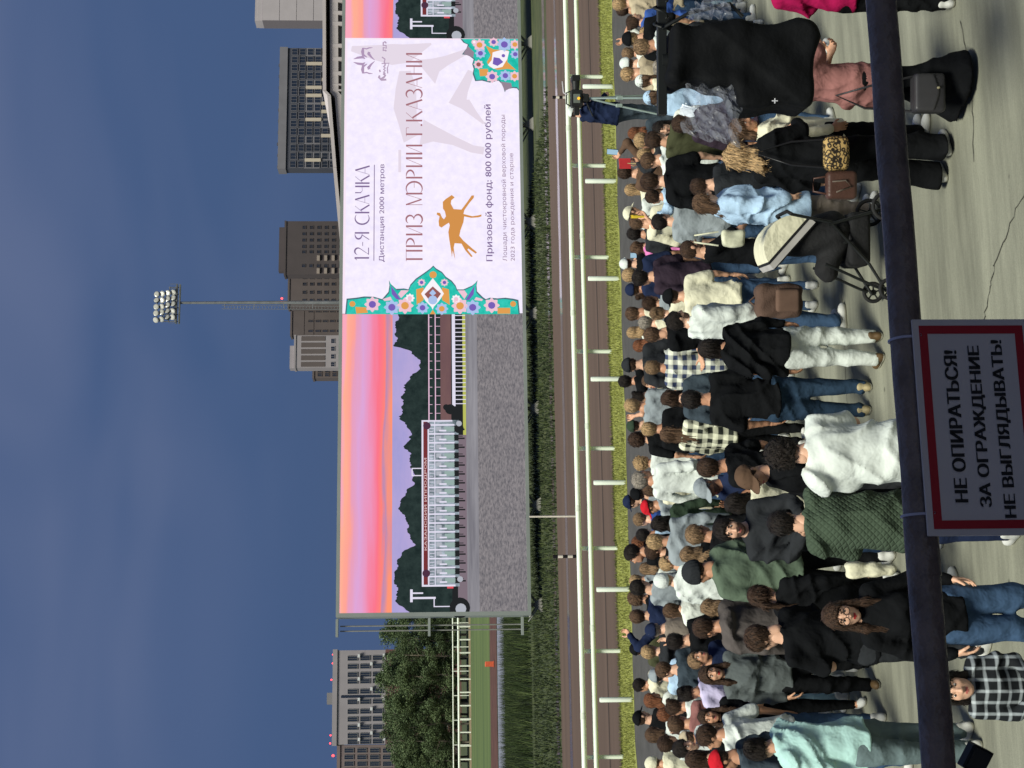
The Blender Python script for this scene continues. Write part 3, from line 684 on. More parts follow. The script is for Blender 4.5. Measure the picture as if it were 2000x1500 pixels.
def video(dx, part, cut=None):
    """the start-gate video; cut = last x kept when a copy runs past the end of the screen"""
    random.seed(5)
    X = lambda y: S(840, y)[0]
    Z = lambda x: S(x, 905)[1]
    y0, y1 = 613, 1196
    Flat().rect(X(y1), X(y0), Z(768), zt_).build('video_sky', m_sun, 1, part, dx)
    Flat().rect(X(y1), X(y0), Z(900), Z(766)).build('video_low_sky', m_lav, 2, part, dx)
    tl = []
    for k in range(240):
        y = y0 + (y1 - y0) * k / 239; x = np.interp(y, [a for a, _ in tree_top], [b for _, b in tree_top]) + random.uniform(-2, 2) + 4 * math.sin(k * .55) * math.sin(k * .21)
        tl.append((X(y), Z(x)))
    fl_ = Flat()
    for a, b in zip(tl[:-1], tl[1:]): fl_.poly([(b[0], Z(884)), (a[0], Z(884)), a, b])
    fl_.build('video_trees', m_trees, 3, part, dx)
    Flat().rect(X(830), X(y0), Z(882), Z(861)).build('video_far_track', m_vbrown, 4, part, dx)
    Flat().rect(X(y1), X(y0), Z(916), Z(882)).build('video_verge', m_vdark, 4, part, dx)
    Flat().rect(X(850), X(y0), Z(916), Z(905)).build('video_lime_verge', m_vlime, 5, part, dx)
    Flat().rect(X(y1), X(850), Z(914), Z(893)).build('video_grey_verge', glow('video_mauve', (126, 112, 122), 1), 5, part, dx)
    Flat().rect(X(y1), X(y0), zb_, Z(911)).build('video_gravel', m_grav, 6, part, dx)
    Flat().rect(X(y1), X(y0), Z(934), Z(911)).build('video_smooth_gravel', m_gravf, 7, part, dx)
    l = Flat().rect(X(822), X(y0), Z(839.3), Z(837)); l.rect(X(822), X(y0), Z(852), Z(850))
    for k in range(12): yy = 620 + k * 17; l.rect(X(yy + 1), X(yy), Z(845), Z(838)); l.rect(X(yy + 1), X(yy), Z(861), Z(852))
    l.build('video_far_rails', m_vpink, 7, part, dx)
    l = Flat().rect(X(800), X(y0), Z(890.5), Z(884))
    for k in range(22): yy = 616 + k * 8.2; l.rect(X(yy + 1.6), X(yy), Z(911), Z(890))
    l.build('video_rail', m_vwhite, 8, part, dx)
    # start gate
    Flat().rect(X(1146), X(821), Z(896), Z(824)).build('video_gate_shade', glow('video_gate_mid', (176, 188, 200), 1, ((84, 98, 104), 3.2, (1, 1, .6))), 8, part, dx)
    Flat().rect(X(1142), X(823), Z(835), Z(826)).build('video_gate_board', m_vred, 9, part, dx)
    w_ = Flat(); p_ = Flat(); d_ = Flat(); b_ = Flat()
    w_.rect(X(1146), X(821), Z(827), Z(823.5)).rect(X(1146), X(821), Z(838), Z(835.5)).rect(X(1146), X(1142.5), Z(888), Z(824)).rect(X(824), X(821), Z(884), Z(824)).rect(X(1146), X(821), Z(850), Z(848.5))
    for k in range(18):
        yy = 829 + k * 17.4
        w_.rect(X(yy + 3), X(yy), Z(888), Z(838)); b_.rect(X(yy + 13), X(yy + 5), Z(862), Z(852)); p_.rect(X(yy + 14), X(yy + 5), Z(888), Z(868)); w_.rect(X(yy + 14), X(yy + 11), Z(872), Z(858))
        w_.rect(X(yy + 9), X(yy + 8), Z(848), Z(839)); w_.rect(X(yy + 15), X(yy + 14), Z(846), Z(839)); d_.rect(X(yy + 12), X(yy + 9), Z(908), Z(892)); d_.rect(X(yy + 7), X(yy + 5.4), Z(904), Z(892)); d_.rect(X(yy + 15), X(yy + 3), Z(896), Z(887))
    b_.build('video_gate_pads', m_vgrey, 9, part, dx); p_.build('video_gate_doors', m_vpad, 10, part, dx); d_.build('video_legs', m_vdark, 10, part, dx)
    w_.rect(X(1176), X(1151), Z(806), Z(801)).rect(X(1170), X(1166), Z(850), Z(803)).rect(X(1160), X(1157), Z(826), Z(803)).rect(X(930), X(914), Z(806), Z(804)).rect(X(930), X(928), Z(824), Z(804)).rect(X(916), X(914), Z(824), Z(804)).rect(X(1186), X(1170), Z(848), Z(846)).rect(X(1186), X(1184), Z(880), Z(846))
    w_.build('video_gate_frame', m_vwhite, 11, part, dx)
    tx = text_mesh('КАЗАНСКИЙ ИППОДРОМ', X(1075), X(895), Z(834), Z(827.5), .01, 10); o = obj('video_gate_lettering', tx, part, glow('video_letter', (222, 190, 190), 1)); o['kind'] = 'stuff'; o.location = (dx, -.004 * 12, 0)
    Flat().disc(X(832), Z(834), .16).disc(X(1120), Z(832), .16).build('video_gate_badges', glow('video_badge', (80, 50, 70), 1), 12, part, dx)
    t_ = Flat(); t_.disc(X(1188), Z(896), .42, 16); t_.disc(X(808), Z(896), .18); t_.disc(X(838), Z(897), .2); t_.disc(X(800), Z(880), .22).disc(X(796), Z(872), .13).rect(X(804), X(794), Z(898), Z(884))
    t_.build('video_wheels_and_horse', m_vdark, 12, part, dx); Flat().disc(X(1190), Z(898), .22, 12).disc(X(1132), Z(897), .12).disc(X(828), Z(897), .12).build('video_wheel_hubs', m_vgrey, 13, part, dx)
    Flat().rect(X(1150), X(1146), Z(884), Z(872)).build('video_red_jacket', glow('video_jacket', (220, 90, 100), 1), 12, part, dx)
def text_mesh(s, x0, x1, z0, z1, bold=0.0, rows=44):
    """a line of lettering fitted into a box in the x,z plane: the outlines are filled row by row (non-zero winding)"""
    cu = bpy.data.curves.new('lettering', 'FONT'); cu.body = s; cu.resolution_u = 4; cu.fill_mode = 'NONE'
    o = bpy.data.objects.new('lettering', cu); COL.objects.link(o)
    me = bpy.data.meshes.new_from_object(o.evaluated_get(bpy.context.evaluated_depsgraph_get())); bpy.data.objects.remove(o)
    v = np.zeros(len(me.vertices) * 3, np.float32); me.vertices.foreach_get('co', v); v = v.reshape(-1, 3)
    ed = [tuple(e_.vertices) for e_ in me.edges]
    segs = []
    for i, j in ed:
        i, j = (i, j) if abs(i - j) == 1 and j > i else (j, i) if abs(i - j) == 1 else (max(i, j), min(i, j))
        segs.append((v[i, 0], v[i, 1], v[j, 0], v[j, 1]))
    sg = np.array(segs); a, b = v.min(0), v.max(0); sx = (x1 - x0) / (b[0] - a[0]); sz = (z1 - z0) / (b[1] - a[1]); dz = (b[1] - a[1]) / rows; V, F_ = [], []
    for r in range(rows):
        zc = a[1] + (r + .5) * dz; up_ = (sg[:, 1] <= zc) & (sg[:, 3] > zc); dn = (sg[:, 3] <= zc) & (sg[:, 1] > zc); k = up_ | dn
        q_ = sg[k]; xc = q_[:, 0] + (zc - q_[:, 1]) / (q_[:, 3] - q_[:, 1]) * (q_[:, 2] - q_[:, 0]); w_ = np.where(up_[k], 1, -1); order = np.argsort(xc); wn = 0; spans = []
        for t_ in order:
            p_ = wn; wn += w_[t_]
            if p_ == 0: st_x = xc[t_]
            if wn == 0: spans.append([st_x - bold, xc[t_] + bold])
        for A, B in spans:
            n_ = len(V); za, zb2 = a[1] + r * dz, a[1] + (r + 1) * dz
            V += [(x0 + (A - a[0]) * sx, 0, z0 + (za - a[1]) * sz), (x0 + (B - a[0]) * sx, 0, z0 + (za - a[1]) * sz), (x0 + (B - a[0]) * sx, 0, z0 + (zb2 - a[1]) * sz), (x0 + (A - a[0]) * sx, 0, z0 + (zb2 - a[1]) * sz)]; F_.append((n_, n_ + 1, n_ + 2, n_ + 3))
    return mesh_from(V, F_, 'lettering')
disp = obj('display', MB().box(xl, xr, .0, .10, zb_, zt_).mesh('display', [glow('led_black', (14, 14, 18), 1)]), led)
video(0, disp); 
# the same feed again beyond the poster: only its left third fits on the frame's part of the screen
video(SHIFT, disp)
# poster
def PX(y, x=840): return S(x, y)[0]
def PZ(x, y=345): return S(x, y)[1]
m_post = glow('poster_ivory', (234, 226, 248), 1.06, ((246, 238, 250), 2.6, (1, 1, 1)))
Flat().rect(PX(613), PX(76), zb_, zt_).build('poster_ground', m_post, 14, disp)
Flat().rect(PX(613), PX(76), zt_ - .10, zt_).rect(PX(79), PX(76), zb_, zt_).build('poster_edge', glow('poster_edge_pink', (250, 232, 248), 1), 15, disp)
def Q(zx, zy):                               # measured on the enlargement of the poster's left half
    x, y = 660 + zx / 5.263, 340 + zy / 5.263; return S(x, y)
def Q2(zx, zy):
    x, y = 660 + zx / 5.263, 60 + zy / 5.263; return S(x, y)
m_ghost = glow('poster_ghost_horse', (230, 218, 232), 1.0)
g_ = Flat()
g_.line([Q2(140, 190), Q2(380, 230), Q2(560, 250), Q2(700, 240), Q2(960, 140)], [.25, .7, 1.0, .9, .08])
g_.line([Q2(900, 430), Q2(1000, 360), Q2(1120, 310), Q2(1280, 240), Q2(1400, 190)], [1.4, .7, .45, .3, .2])
g_.line([Q2(1370, 420), Q2(1280, 620), Q2(1230, 730), Q2(1310, 760), Q2(1400, 860), Q2(1500, 960)], [.3, .5, .8, .55, .3, .1])
g_.line([Q2(690, 420), Q2(700, 600), Q2(690, 800), Q2(720, 960), Q2(800, 1090)], [.5, .9, 1.0, .8, 1.2])
g_.line([Q2(860, 1050), Q2(1000, 1070), Q2(1200, 1140), Q2(1380, 1220), Q2(1500, 1240)], [1.2, .7, .4, .35, .35])
g_.rect(*sorted((Q2(640, 1460)[0], Q2(640, 1230)[0])), Q2(650, 1300)[1], Q2(622, 1300)[1])
g_.build('poster_ghost_horse', m_ghost, 15, disp)
# high-contrast display letters: thick stems, hairline joins, one cell wide each
TH, HL = .092, .022
def glyph(ch):
    """strokes of one capital in a unit-high cell -> advance, [(points, width or widths)]"""
    arc = lambda cx, cz, rx, rz, a0, a1, n=10: [(cx + rx * math.cos(math.radians(a0 + (a1 - a0) * i / n)), cz + rz * math.sin(math.radians(a0 + (a1 - a0) * i / n))) for i in range(n + 1)]
    sw = lambda n, a, b: [a + (b - a) * math.sin(math.pi * i / n) for i in range(n + 1)]
    st = lambda x: ([(x, 0), (x, 1)], TH)
    G = {'П': (.62, [st(.1), st(.5), ([(.0, .985), (.6, .985)], HL)]), 'Р': (.56, [st(.1), (arc(.16, .74, .3, .25, 90, -90), sw(10, HL, TH))]),
         'И': (.62, [st(.1), st(.5), ([(.14, .02), (.46, .98)], HL)]), 'З': (.5, [(arc(.2, .75, .2, .24, 150, -90), sw(10, HL, TH)), (arc(.2, .27, .24, .26, 90, -150), sw(10, HL, TH))]),
         'М': (.74, [([(.08, 0), (.08, 1)], HL * 1.3), st(.62), ([(.08, 1), (.34, .05)], TH * .8), ([(.34, .05), (.58, 1)], HL)]),
         'Э': (.56, [(arc(.12, .5, .34, .49, 125, -125, 14), sw(14, HL, TH)), ([(.16, .5), (.44, .5)], HL)]), 'Г': (.48, [st(.1), ([(0, .985), (.42, .985)], HL), ([(.42, .985), (.42, .82)], HL)]),
         '.': (.2, [([(.08, 0), (.08, .1)], .1)]), 'К': (.6, [st(.1), ([(.15, .5), (.5, 1)], HL), ([(.24, .6), (.56, 0)], TH * .9)]), 'А': (.62, [([(.02, 0), (.28, 1)], HL), ([(.28, 1), (.54, 0)], TH), ([(.12, .32), (.44, .32)], HL)]),
         'Н': (.62, [st(.1), st(.5), ([(.1, .5), (.5, .5)], HL)]), '1': (.34, [st(.17), ([(.04, .84), (.17, 1)], HL * 1.5)]), '2': (.5, [(arc(.22, .76, .2, .23, 165, -35, 10) + [(.04, .03)], sw(11, HL, TH)), ([(.02, .04), (.44, .04)], TH * .5)]),
         '-': (.36, [([(.04, .45), (.28, .45)], HL * 1.6)]), 'Я': (.58, [st(.46), (arc(.4, .74, .3, .25, 90, 270), sw(10, HL, TH)), ([(.34, .5), (.06, 0)], HL * 2)]),
         'С': (.66, [(arc(.42, .5, .36, .49, 55, 305, 14), sw(14, HL, TH))]), 'Ч': (.56, [st(.46), ([(.08, 1), (.08, .62), (.2, .5), (.42, .52)], [TH * .7, TH * .6, HL, HL])]), ' ': (.34, [])}
    return G[ch]
def title(s, x0, x1, z0, z1):
    tot = sum(glyph(c)[0] for c in s); k = (x1 - x0) / tot; h = z1 - z0; f_ = Flat(); x = x0
    for c in s:
        adv, strokes = glyph(c)
        for pts, wd in strokes:
            ws = wd if isinstance(wd, (list, tuple)) else [wd] * len(pts)
            f_.line([(x + px * k, z0 + pz * h) for px, pz in pts], [q_ * min(k, h) * 1.25 for q_ in ws])
        x += adv * k
    return f_
m_ink = glow('poster_plum_ink', (166, 112, 122), 1); m_ink2 = glow('poster_purple_ink', (128, 106, 150), 1); m_ink3 = glow('poster_light_ink', (150, 126, 154), 1)
title('12-Я СКАЧКА', PX(510), PX(323), PZ(722), PZ(694)).build('poster_heading', m_ink2, 16, disp)
Flat().rect(PX(510), PX(323), PZ(732), PZ(730.5)).build('poster_rule', m_ink2, 16, disp)
title('ПРИЗ МЭРИИ Г.КАЗАНИ', PX(511), PX(102), PZ(825), PZ(793)).build('poster_title', m_ink, 16, disp)
for s_, ya_, yb_, xa_, xb_, mm_, bo in (('Дистанция 2000 метров', 512, 322, 753, 741, m_ink2, .010), ('Призовой фонд: 800 000 рублей', 511, 205, 963, 947, m_ink2, .014), ('Лошади чистокровной верховой породы', 511, 225, 990, 979, m_ink3, 0), ('2023 года рождения и старше', 511, 300, 1005, 995, m_ink3, 0)):
    o = obj('poster_lettering', text_mesh(s_, PX(ya_), PX(yb_), PZ(xa_), PZ(xb_), bo, 20), disp, mm_); o['kind'] = 'stuff'; o.location = (0, -.004 * 16, 0)
horse = [(1170, 220), (1200, 245), (1165, 275), (1160, 310), (1190, 365), (1270, 370), (1330, 290), (1375, 225), (1400, 225), (1395, 250), (1345, 310), (1300, 375), (1290, 415), (1380, 438), (1440, 430), (1475, 420), (1475, 440), (1440, 450), (1370, 455), (1298, 440), (1290, 500), (1260, 580), (1248, 640), (1290, 690), (1370, 760), (1430, 810), (1415, 822), (1340, 770), (1330, 780), (1385, 850), (1370, 858), (1310, 790), (1270, 720), (1200, 715), (1190, 760), (1205, 885), (1190, 830), (1180, 790), (1172, 860), (1165, 800), (1145, 680), (1135, 600), (1150, 530), (1140, 505), (1100, 530), (1065, 555), (1040, 540), (1035, 490), (1045, 440), (1015, 420), (1020, 400), (1050, 405), (1070, 450), (1090, 470), (1110, 440), (1100, 390), (1080, 360), (1078, 290), (1110, 260)]
Flat().poly([Q(*p) for p in horse]).build('poster_horse_and_rider', glow('poster_ochre', (212, 146, 78), 1), 16, disp)
# fleur emblem and the handwritten line below it
def Q3(zx, zy): return S(680 + zx / 15, 70 + zy / 15)
e_ = Flat()
for k in (-1, 1):
    mz = lambda a, b: Q3(a, 745 + k * (b - 745))
    e_.line([mz(160, 700), mz(280, 660), mz(430, 640), mz(500, 690)], [.02, .10, .13, .03]); e_.line([mz(440, 370), mz(425, 480), mz(440, 580), mz(560, 650)], [.08, .14, .12, .03])
    e_.line([mz(440, 380), mz(540, 400), mz(620, 370), mz(720, 365)], [.05, .06, .06, .02]); e_.line([mz(620, 490), mz(600, 540), mz(680, 640), mz(780, 730)], [.12, .14, .08, .02])
e_.build('poster_emblem', glow('poster_emblem_ink', (176, 150, 184), 1), 16, disp)
e_ = Flat()
e_.line([Q3(1120, 1300), Q3(980, 1310), Q3(900, 1230), Q3(930, 1180)], .09); e_.line([Q3(960, 1290), Q3(1050, 1230), Q3(1090, 1180), Q3(1030, 1120)], .09); e_.line([Q3(920, 1010), Q3(940, 1080)], .07)
e_.line([Q3(1090, 1130), Q3(1040, 1080), Q3(1090, 1040), Q3(1040, 1000), Q3(1090, 960), Q3(1040, 920), Q3(1090, 880)], .07); e_.line([Q3(1160, 1120), Q3(1150, 960), Q3(1200, 820), Q3(980, 830)], .05); e_.line([Q3(1090, 880), Q3(1060, 780), Q3(1080, 700), Q3(990, 640)], .06)
e_.line([Q3(1120, 470), Q3(1090, 440), Q3(1030, 450), Q3(1030, 360), Q3(1120, 380), Q3(1110, 300), Q3(1030, 300), Q3(1030, 220), Q3(1080, 190), Q3(1120, 240)], .07)
e_.build('poster_handwriting', glow('poster_script_ink', (182, 160, 186), 1), 16, disp)
# turquoise ornament
m_tq = glow('ornament_turquoise', (26, 184, 164), 1, ((60, 206, 190), 3, (1, 1, 1))); m_tqd = glow('ornament_outline', (70, 110, 120), 1); m_or = glow('ornament_orange', (226, 160, 84), 1); m_pu = glow('ornament_purple', (120, 96, 184), 1)
m_pk = glow('ornament_pink', (240, 198, 214), 1); m_lb = glow('ornament_pale_blue', (172, 196, 236), 1); m_wh = glow('ornament_white', (250, 244, 250), 1); m_br = glow('ornament_brown', (150, 92, 90), 1); m_gy = glow('ornament_greyviolet', (150, 134, 150), 1)
left_edge = [(75, 1445), (90, 1285), (190, 1275), (270, 1262), (370, 1265), (455, 1290), (490, 1250), (520, 1215), (530, 1150), (525, 1095), (545, 1135), (600, 1185), (680, 1180), (725, 1190), (745, 1140), (800, 1080), (880, 1025), (950, 975), (980, 945), (1010, 975), (1070, 1010), (1110, 1060), (1170, 1100), (1210, 1150), (1225, 1190), (1290, 1190), (1380, 1150), (1410, 1125), (1435, 1095), (1425, 1150), (1430, 1210), (1490, 1270), (1520, 1290), (1560, 1275), (1640, 1282), (1720, 1275), (1800, 1285), (1855, 1298), (1870, 1445)]
Flat().poly([Q(*p) for p in left_edge]).build('ornament_outline', m_tqd, 17, disp)
cx_, cy_ = 970, 1445
Flat().poly([Q(cx_ + (a - cx_) * .985, min(1445, b + 14)) for a, b in left_edge]).build('ornament_ground', m_tq, 18, disp)
fl2 = Flat(); fl2.poly([Q(545, 1150), Q(650, 1300), Q(600, 1290), Q(555, 1240)]).poly([Q(1405, 1150), Q(1310, 1300), Q(1350, 1300), Q(1395, 1240)]); fl2.build('ornament_leaf', m_pu, 19, disp)
Flat().poly([Q(650, 1200), Q(730, 1200), Q(650, 1280), Q(620, 1240)]).poly([Q(1300, 1200), Q(1230, 1200), Q(1300, 1290), Q(1330, 1240)]).poly([Q(460, 1290), Q(540, 1265), Q(560, 1300), Q(480, 1310)]).poly([Q(1490, 1290), Q(1420, 1270), Q(1400, 1300), Q(1480, 1310)]).build('ornament_leaf_rose', m_pk, 19, disp)
Flat().poly([Q(180, 1370), Q(290, 1375), Q(310, 1430), Q(190, 1440)]).poly([Q(1640, 1380), Q(1770, 1380), Q(1770, 1440), Q(1640, 1440)]).poly([Q(805, 1190), Q(880, 1170), Q(880, 1300), Q(810, 1350)]).poly([Q(1140, 1190), Q(1070, 1170), Q(1070, 1300), Q(1150, 1350)]).disc(*Q(978, 1040), .16, 8).disc(*Q(150, 1340), .13, 8).disc(*Q(1800, 1340), .13, 8).poly([Q(945, 1445), Q(975, 1400), Q(1005, 1445)]).build('ornament_gold', m_or, 19, disp)
Flat().poly([Q(975, 1075), Q(1050, 1170), Q(1090, 1235), Q(1040, 1310), Q(985, 1370), Q(975, 1400), Q(960, 1370), Q(900, 1310), Q(855, 1235), Q(905, 1165)]).build('ornament_medallion', m_wh, 20, disp)
Flat().poly([Q(975, 1160), Q(1060, 1235), Q(1020, 1290), Q(930, 1290), Q(890, 1240)]).build('ornament_medallion_core', m_br, 21, disp)
Flat().poly([Q(975, 1190), Q(1010, 1230), Q(975, 1260), Q(940, 1230)]).disc(*Q(975, 1300), .2, 10).build('ornament_medallion_flower', m_lb, 22, disp)
def flower(c, r, m1, m2, k=8):
    Flat().disc(*c, r, 32, 0, .16, k).build('ornament_flower', m1, 20, disp); Flat().disc(*c, r * .52, 10).build('ornament_flower_heart', m2, 21, disp)
for p, r, a, b in (((555, 1375), .30, m_lb, m_pu), ((690, 1358), .32, m_pk, m_or), ((870, 1380), .24, m_lb, m_pu), ((1068, 1390), .24, m_lb, m_or), ((1255, 1360), .32, m_pk, m_or), ((1385, 1376), .30, m_lb, m_pu), ((1580, 1355), .3, m_pk, m_pu), ((355, 1345), .3, m_pk, m_pu), ((740, 1280), .18, m_wh, m_pk), ((1215, 1290), .18, m_wh, m_pk), ((860, 1120), .15, m_pk, m_pu), ((1095, 1120), .15, m_pk, m_pu)): flower(Q(*p), r, a, b)
corner = [(1875, 92), (1260, 92), (1290, 130), (1335, 150), (1320, 190), (1275, 250), (1340, 260), (1395, 300), (1380, 350), (1395, 400), (1385, 450), (1410, 525), (1480, 520), (1560, 540), (1650, 520), (1690, 560), (1715, 640), (1730, 610), (1800, 595), (1840, 600), (1880, 650)]
Flat().poly([Q2(*p) for p in corner]).build('ornament_corner_outline', m_tqd, 17, disp)
Flat().poly([Q2(1880 + (a - 1880) * .975, 92 + (b - 92) * .975) for a, b in corner]).build('ornament_corner', m_tq, 18, disp)
Flat().poly([Q2(1520, 160), Q2(1600, 200), Q2(1750, 210), Q2(1740, 330), Q2(1830, 410), Q2(1740, 400), Q2(1640, 410), Q2(1560, 380), Q2(1530, 330), Q2(1570, 260)]).poly([Q2(1450, 400), Q2(1540, 400), Q2(1550, 470), Q2(1460, 475)]).build('ornament_corner_gold', m_or, 19, disp)
Flat().poly([Q2(1590, 230), Q2(1680, 205), Q2(1760, 220), Q2(1740, 300), Q2(1690, 380), Q2(1600, 400), Q2(1540, 360), Q2(1580, 310)]).build('ornament_corner_medallion', m_wh, 20, disp)
Flat().poly([Q2(1600, 280), Q2(1660, 290), Q2(1700, 330), Q2(1640, 370), Q2(1590, 350)]).disc(*Q2(1700, 265), .08).build('ornament_corner_mark', m_pu, 21, disp)
Flat().poly([Q2(1335, 165), Q2(1400, 230), Q2(1390, 285), Q2(1290, 245)]).poly([Q2(1670, 530), Q2(1780, 545), Q2(1790, 590), Q2(1715, 625)]).build('ornament_corner_leaf', m_gy, 19, disp)
for p, r, a, b in (((1455, 155), .26, m_pk, m_or), ((1465, 240), .22, m_lb, m_pu), ((1445, 355), .2, m_pk, m_br), ((1585, 480), .26, m_pk, m_pu), ((1720, 470), .24, m_lb, m_pu), ((1815, 475), .22, m_pk, m_or), ((1710, 150), .30, m_lb, m_pu), ((1600, 125), .2, m_pk, m_pu), ((1822, 250), .2, m_lb, m_pu), ((1400, 125), .12, m_pk, m_wh), ((1818, 150), .22, m_pk, m_or)): flower(Q2(*p), r, a, b)

# concrete feet, posts and side scaffold
m_cf = mat('pale_concrete_foot', (122, 119, 112), .9, var=.12, scale=1.5); m_st = mat('dull_steel', (140, 140, 134), .55, .3, var=.1)
foot = MB(); foot.add([(-.30, -.3, 0), (.30, -.3, 0), (.30, .3, 0), (-.30, .3, 0), (-.09, -.10, .34), (.09, -.10, .34), (.09, .10, .34), (-.09, .10, .34)], [(3, 2, 1, 0), (4, 5, 6, 7), (0, 1, 5, 4), (1, 2, 6, 5), (2, 3, 7, 6), (3, 0, 4, 7)])
foot.box(-.07, .07, -.07, .07, .34, zb_ - .14)
fme = foot.mesh('foot', [m_cf]); st_ = MB()
for s in (-1, 1): st_.cyl((s * -.1, -.05, .12), (s * .5, .1, zb_ - .1), .05, .05, 6)
for s in (-1, 1): st_.cyl((0, .1, .1), (s * .6, .9, zb_ - .1), .03, .03, 6)
sme = st_.mesh('strut', [m_st])
for yp in (-280, -95, 80, 240, 430, 610, 795, 985, 1180):
    x = S(1040, yp)[0]; obj('foot', fme, led, None, (x, .3, 0)); obj('strut', sme, led, None, (x, .3, 0))
sc_ = MB(); xs_ = S(840, 1196)[0] - .3
for k in (.18, .38): sc_.cyl((xs_ - k, .55, zb_), (xs_ - k, .55, zt_), .03, .03, 6)
sc_.build('scaffold_tube', m_st, led)
for xx in (657, 838, 1021):
    z = S(xx, 1196)[1]; MB().box(xs_ - .62, xs_ + .1, .35, .6, z - .05, z + .05).build('scaffold_bracket', m_fr, led)
# ------------------------------------------------------------------ people: distance fields turned into skinned surfaces
def smin(a, b, k):
    h = np.clip(.5 + .5 * (b - a) / k, 0, 1); return b * (1 - h) + a * h - k * h * (1 - h)
def sd_cap(P, a, b, ra, rb, flat=1.0):
    a = np.asarray(a, np.float32).copy(); b = np.asarray(b, np.float32).copy()
    Q_ = P
    if flat != 1.0:
        Q_ = P.copy(); c = a[1]; Q_[..., 1] = (P[..., 1] - c) * flat + c; b[1] = (b[1] - c) * flat + c
    ab = b - a; d = Q_ - a; t = np.clip((d @ ab) / max(1e-9, float(ab @ ab)), 0, 1)
    return np.sqrt(((d - t[..., None] * ab) ** 2).sum(-1)) - (ra + (rb - ra) * t)
def sd_ell(P, c, r):
    q_ = (P - np.asarray(c, np.float32)) / np.asarray(r, np.float32); k0 = np.sqrt((q_ ** 2).sum(-1)); k1 = np.sqrt(((q_ / np.asarray(r, np.float32)) ** 2).sum(-1)) + 1e-6
    return k0 * (k0 - 1) / k1
def field(P, prims, k=.035):
    F_ = None
    for pr in prims:
        kk = k
        if pr[0] == 'c': d = sd_cap(P, *pr[1:6]) if len(pr) > 5 else sd_cap(P, *pr[1:])
        elif pr[0] == 't':                 # collar ring, tipped forward
            q_ = P - pr[1]; zz = q_[..., 2] + .45 * q_[..., 1]; rr_ = np.sqrt(q_[..., 0] ** 2 + (q_[..., 1] * 1.05) ** 2) - pr[2][0]; d = np.sqrt(rr_ ** 2 + zz ** 2) - pr[2][1]
        else: d = sd_ell(P, pr[1], pr[2])
        F_ = d if F_ is None else smin(F_, d, kk)
    return F_
def grid(lo, hi_, h):
    lo = np.asarray(lo) - 2 * h; hi_ = np.asarray(hi_) + 2 * h; n = np.ceil((hi_ - lo) / h).astype(int) + 1
    ax = [lo[i] + h * np.arange(n[i]) for i in range(3)]
    return np.stack(np.meshgrid(*ax, indexing='ij'), -1).astype(np.float32), lo
OFF = np.array([(i, j, k) for i in (0, 1) for j in (0, 1) for k in (0, 1)])
EDG = [(a, b) for a in range(8) for b in range(a + 1, 8) if np.abs(OFF[a] - OFF[b]).sum() == 1]
def nets(F_, lo, h):
    s = F_ < 0; n = np.array(F_.shape) - 1
    c = sum(s[o[0]:o[0] + n[0], o[1]:o[1] + n[1], o[2]:o[2] + n[2]].astype(np.int8) for o in OFF)
    act = (c > 0) & (c < 8); cells = np.argwhere(act); idx = np.full(act.shape, -1, np.int64); idx[act] = np.arange(len(cells))
    val = np.stack([F_[cells[:, 0] + o[0], cells[:, 1] + o[1], cells[:, 2] + o[2]] for o in OFF], 1)
    pos = np.zeros((len(cells), 3)); cnt = np.zeros(len(cells))
    for a, b in EDG:
        f0, f1 = val[:, a], val[:, b]; mk = (f0 < 0) != (f1 < 0); t = np.where(mk, f0 / np.where(mk, f0 - f1, 1), 0)
        pos += mk[:, None] * (OFF[a] + t[:, None] * (OFF[b] - OFF[a])); cnt += mk
    V = lo + h * (cells + pos / cnt[:, None]); Fs = []
    for ax in range(3):
        u, v = (ax + 1) % 3, (ax + 2) % 3
        sl0 = [slice(None)] * 3; sl1 = [slice(None)] * 3; sl0[ax] = slice(0, -1); sl1[ax] = slice(1, None)
        ch = s[tuple(sl0)] != s[tuple(sl1)]; E = np.argwhere(ch); E = E[(E[:, u] > 0) & (E[:, v] > 0) & (E[:, u] < n[u]) & (E[:, v] < n[v])]
        inside = s[E[:, 0], E[:, 1], E[:, 2]]
        def cell(du, dv):
            q_ = E.copy(); q_[:, u] += du; q_[:, v] += dv; return idx[q_[:, 0], q_[:, 1], q_[:, 2]]
        qd = np.stack([cell(-1, -1), cell(0, -1), cell(0, 0), cell(-1, 0)], 1); qd[~inside] = qd[~inside][:, ::-1]; Fs.append(qd)
    Fq = np.concatenate(Fs); return V.astype(np.float32), Fq[(Fq >= 0).all(1)]
def bounds(prims, pad=.03):
    lo = np.full(3, 9.); hi_ = np.full(3, -9.)
    for pr in prims:
        if pr[0] == 'c':
            for p_, r in ((pr[1], pr[3]), (pr[2], pr[4])): lo = np.minimum(lo, np.array(p_) - r); hi_ = np.maximum(hi_, np.array(p_) + r)
        elif pr[0] == 't': lo = np.minimum(lo, np.array(pr[1]) - .1); hi_ = np.maximum(hi_, np.array(pr[1]) + .1)
        else: lo = np.minimum(lo, np.array(pr[1]) - pr[2]); hi_ = np.maximum(hi_, np.array(pr[1]) + np.array(pr[2]))
    return lo - pad, hi_ + pad
def rotz(a): c, s = math.cos(a), math.sin(a); return np.array([[c, -s, 0], [s, c, 0], [0, 0, 1]], np.float32)
def rotx(a): c, s = math.cos(a), math.sin(a); return np.array([[1, 0, 0], [0, c, -s], [0, s, c]], np.float32)

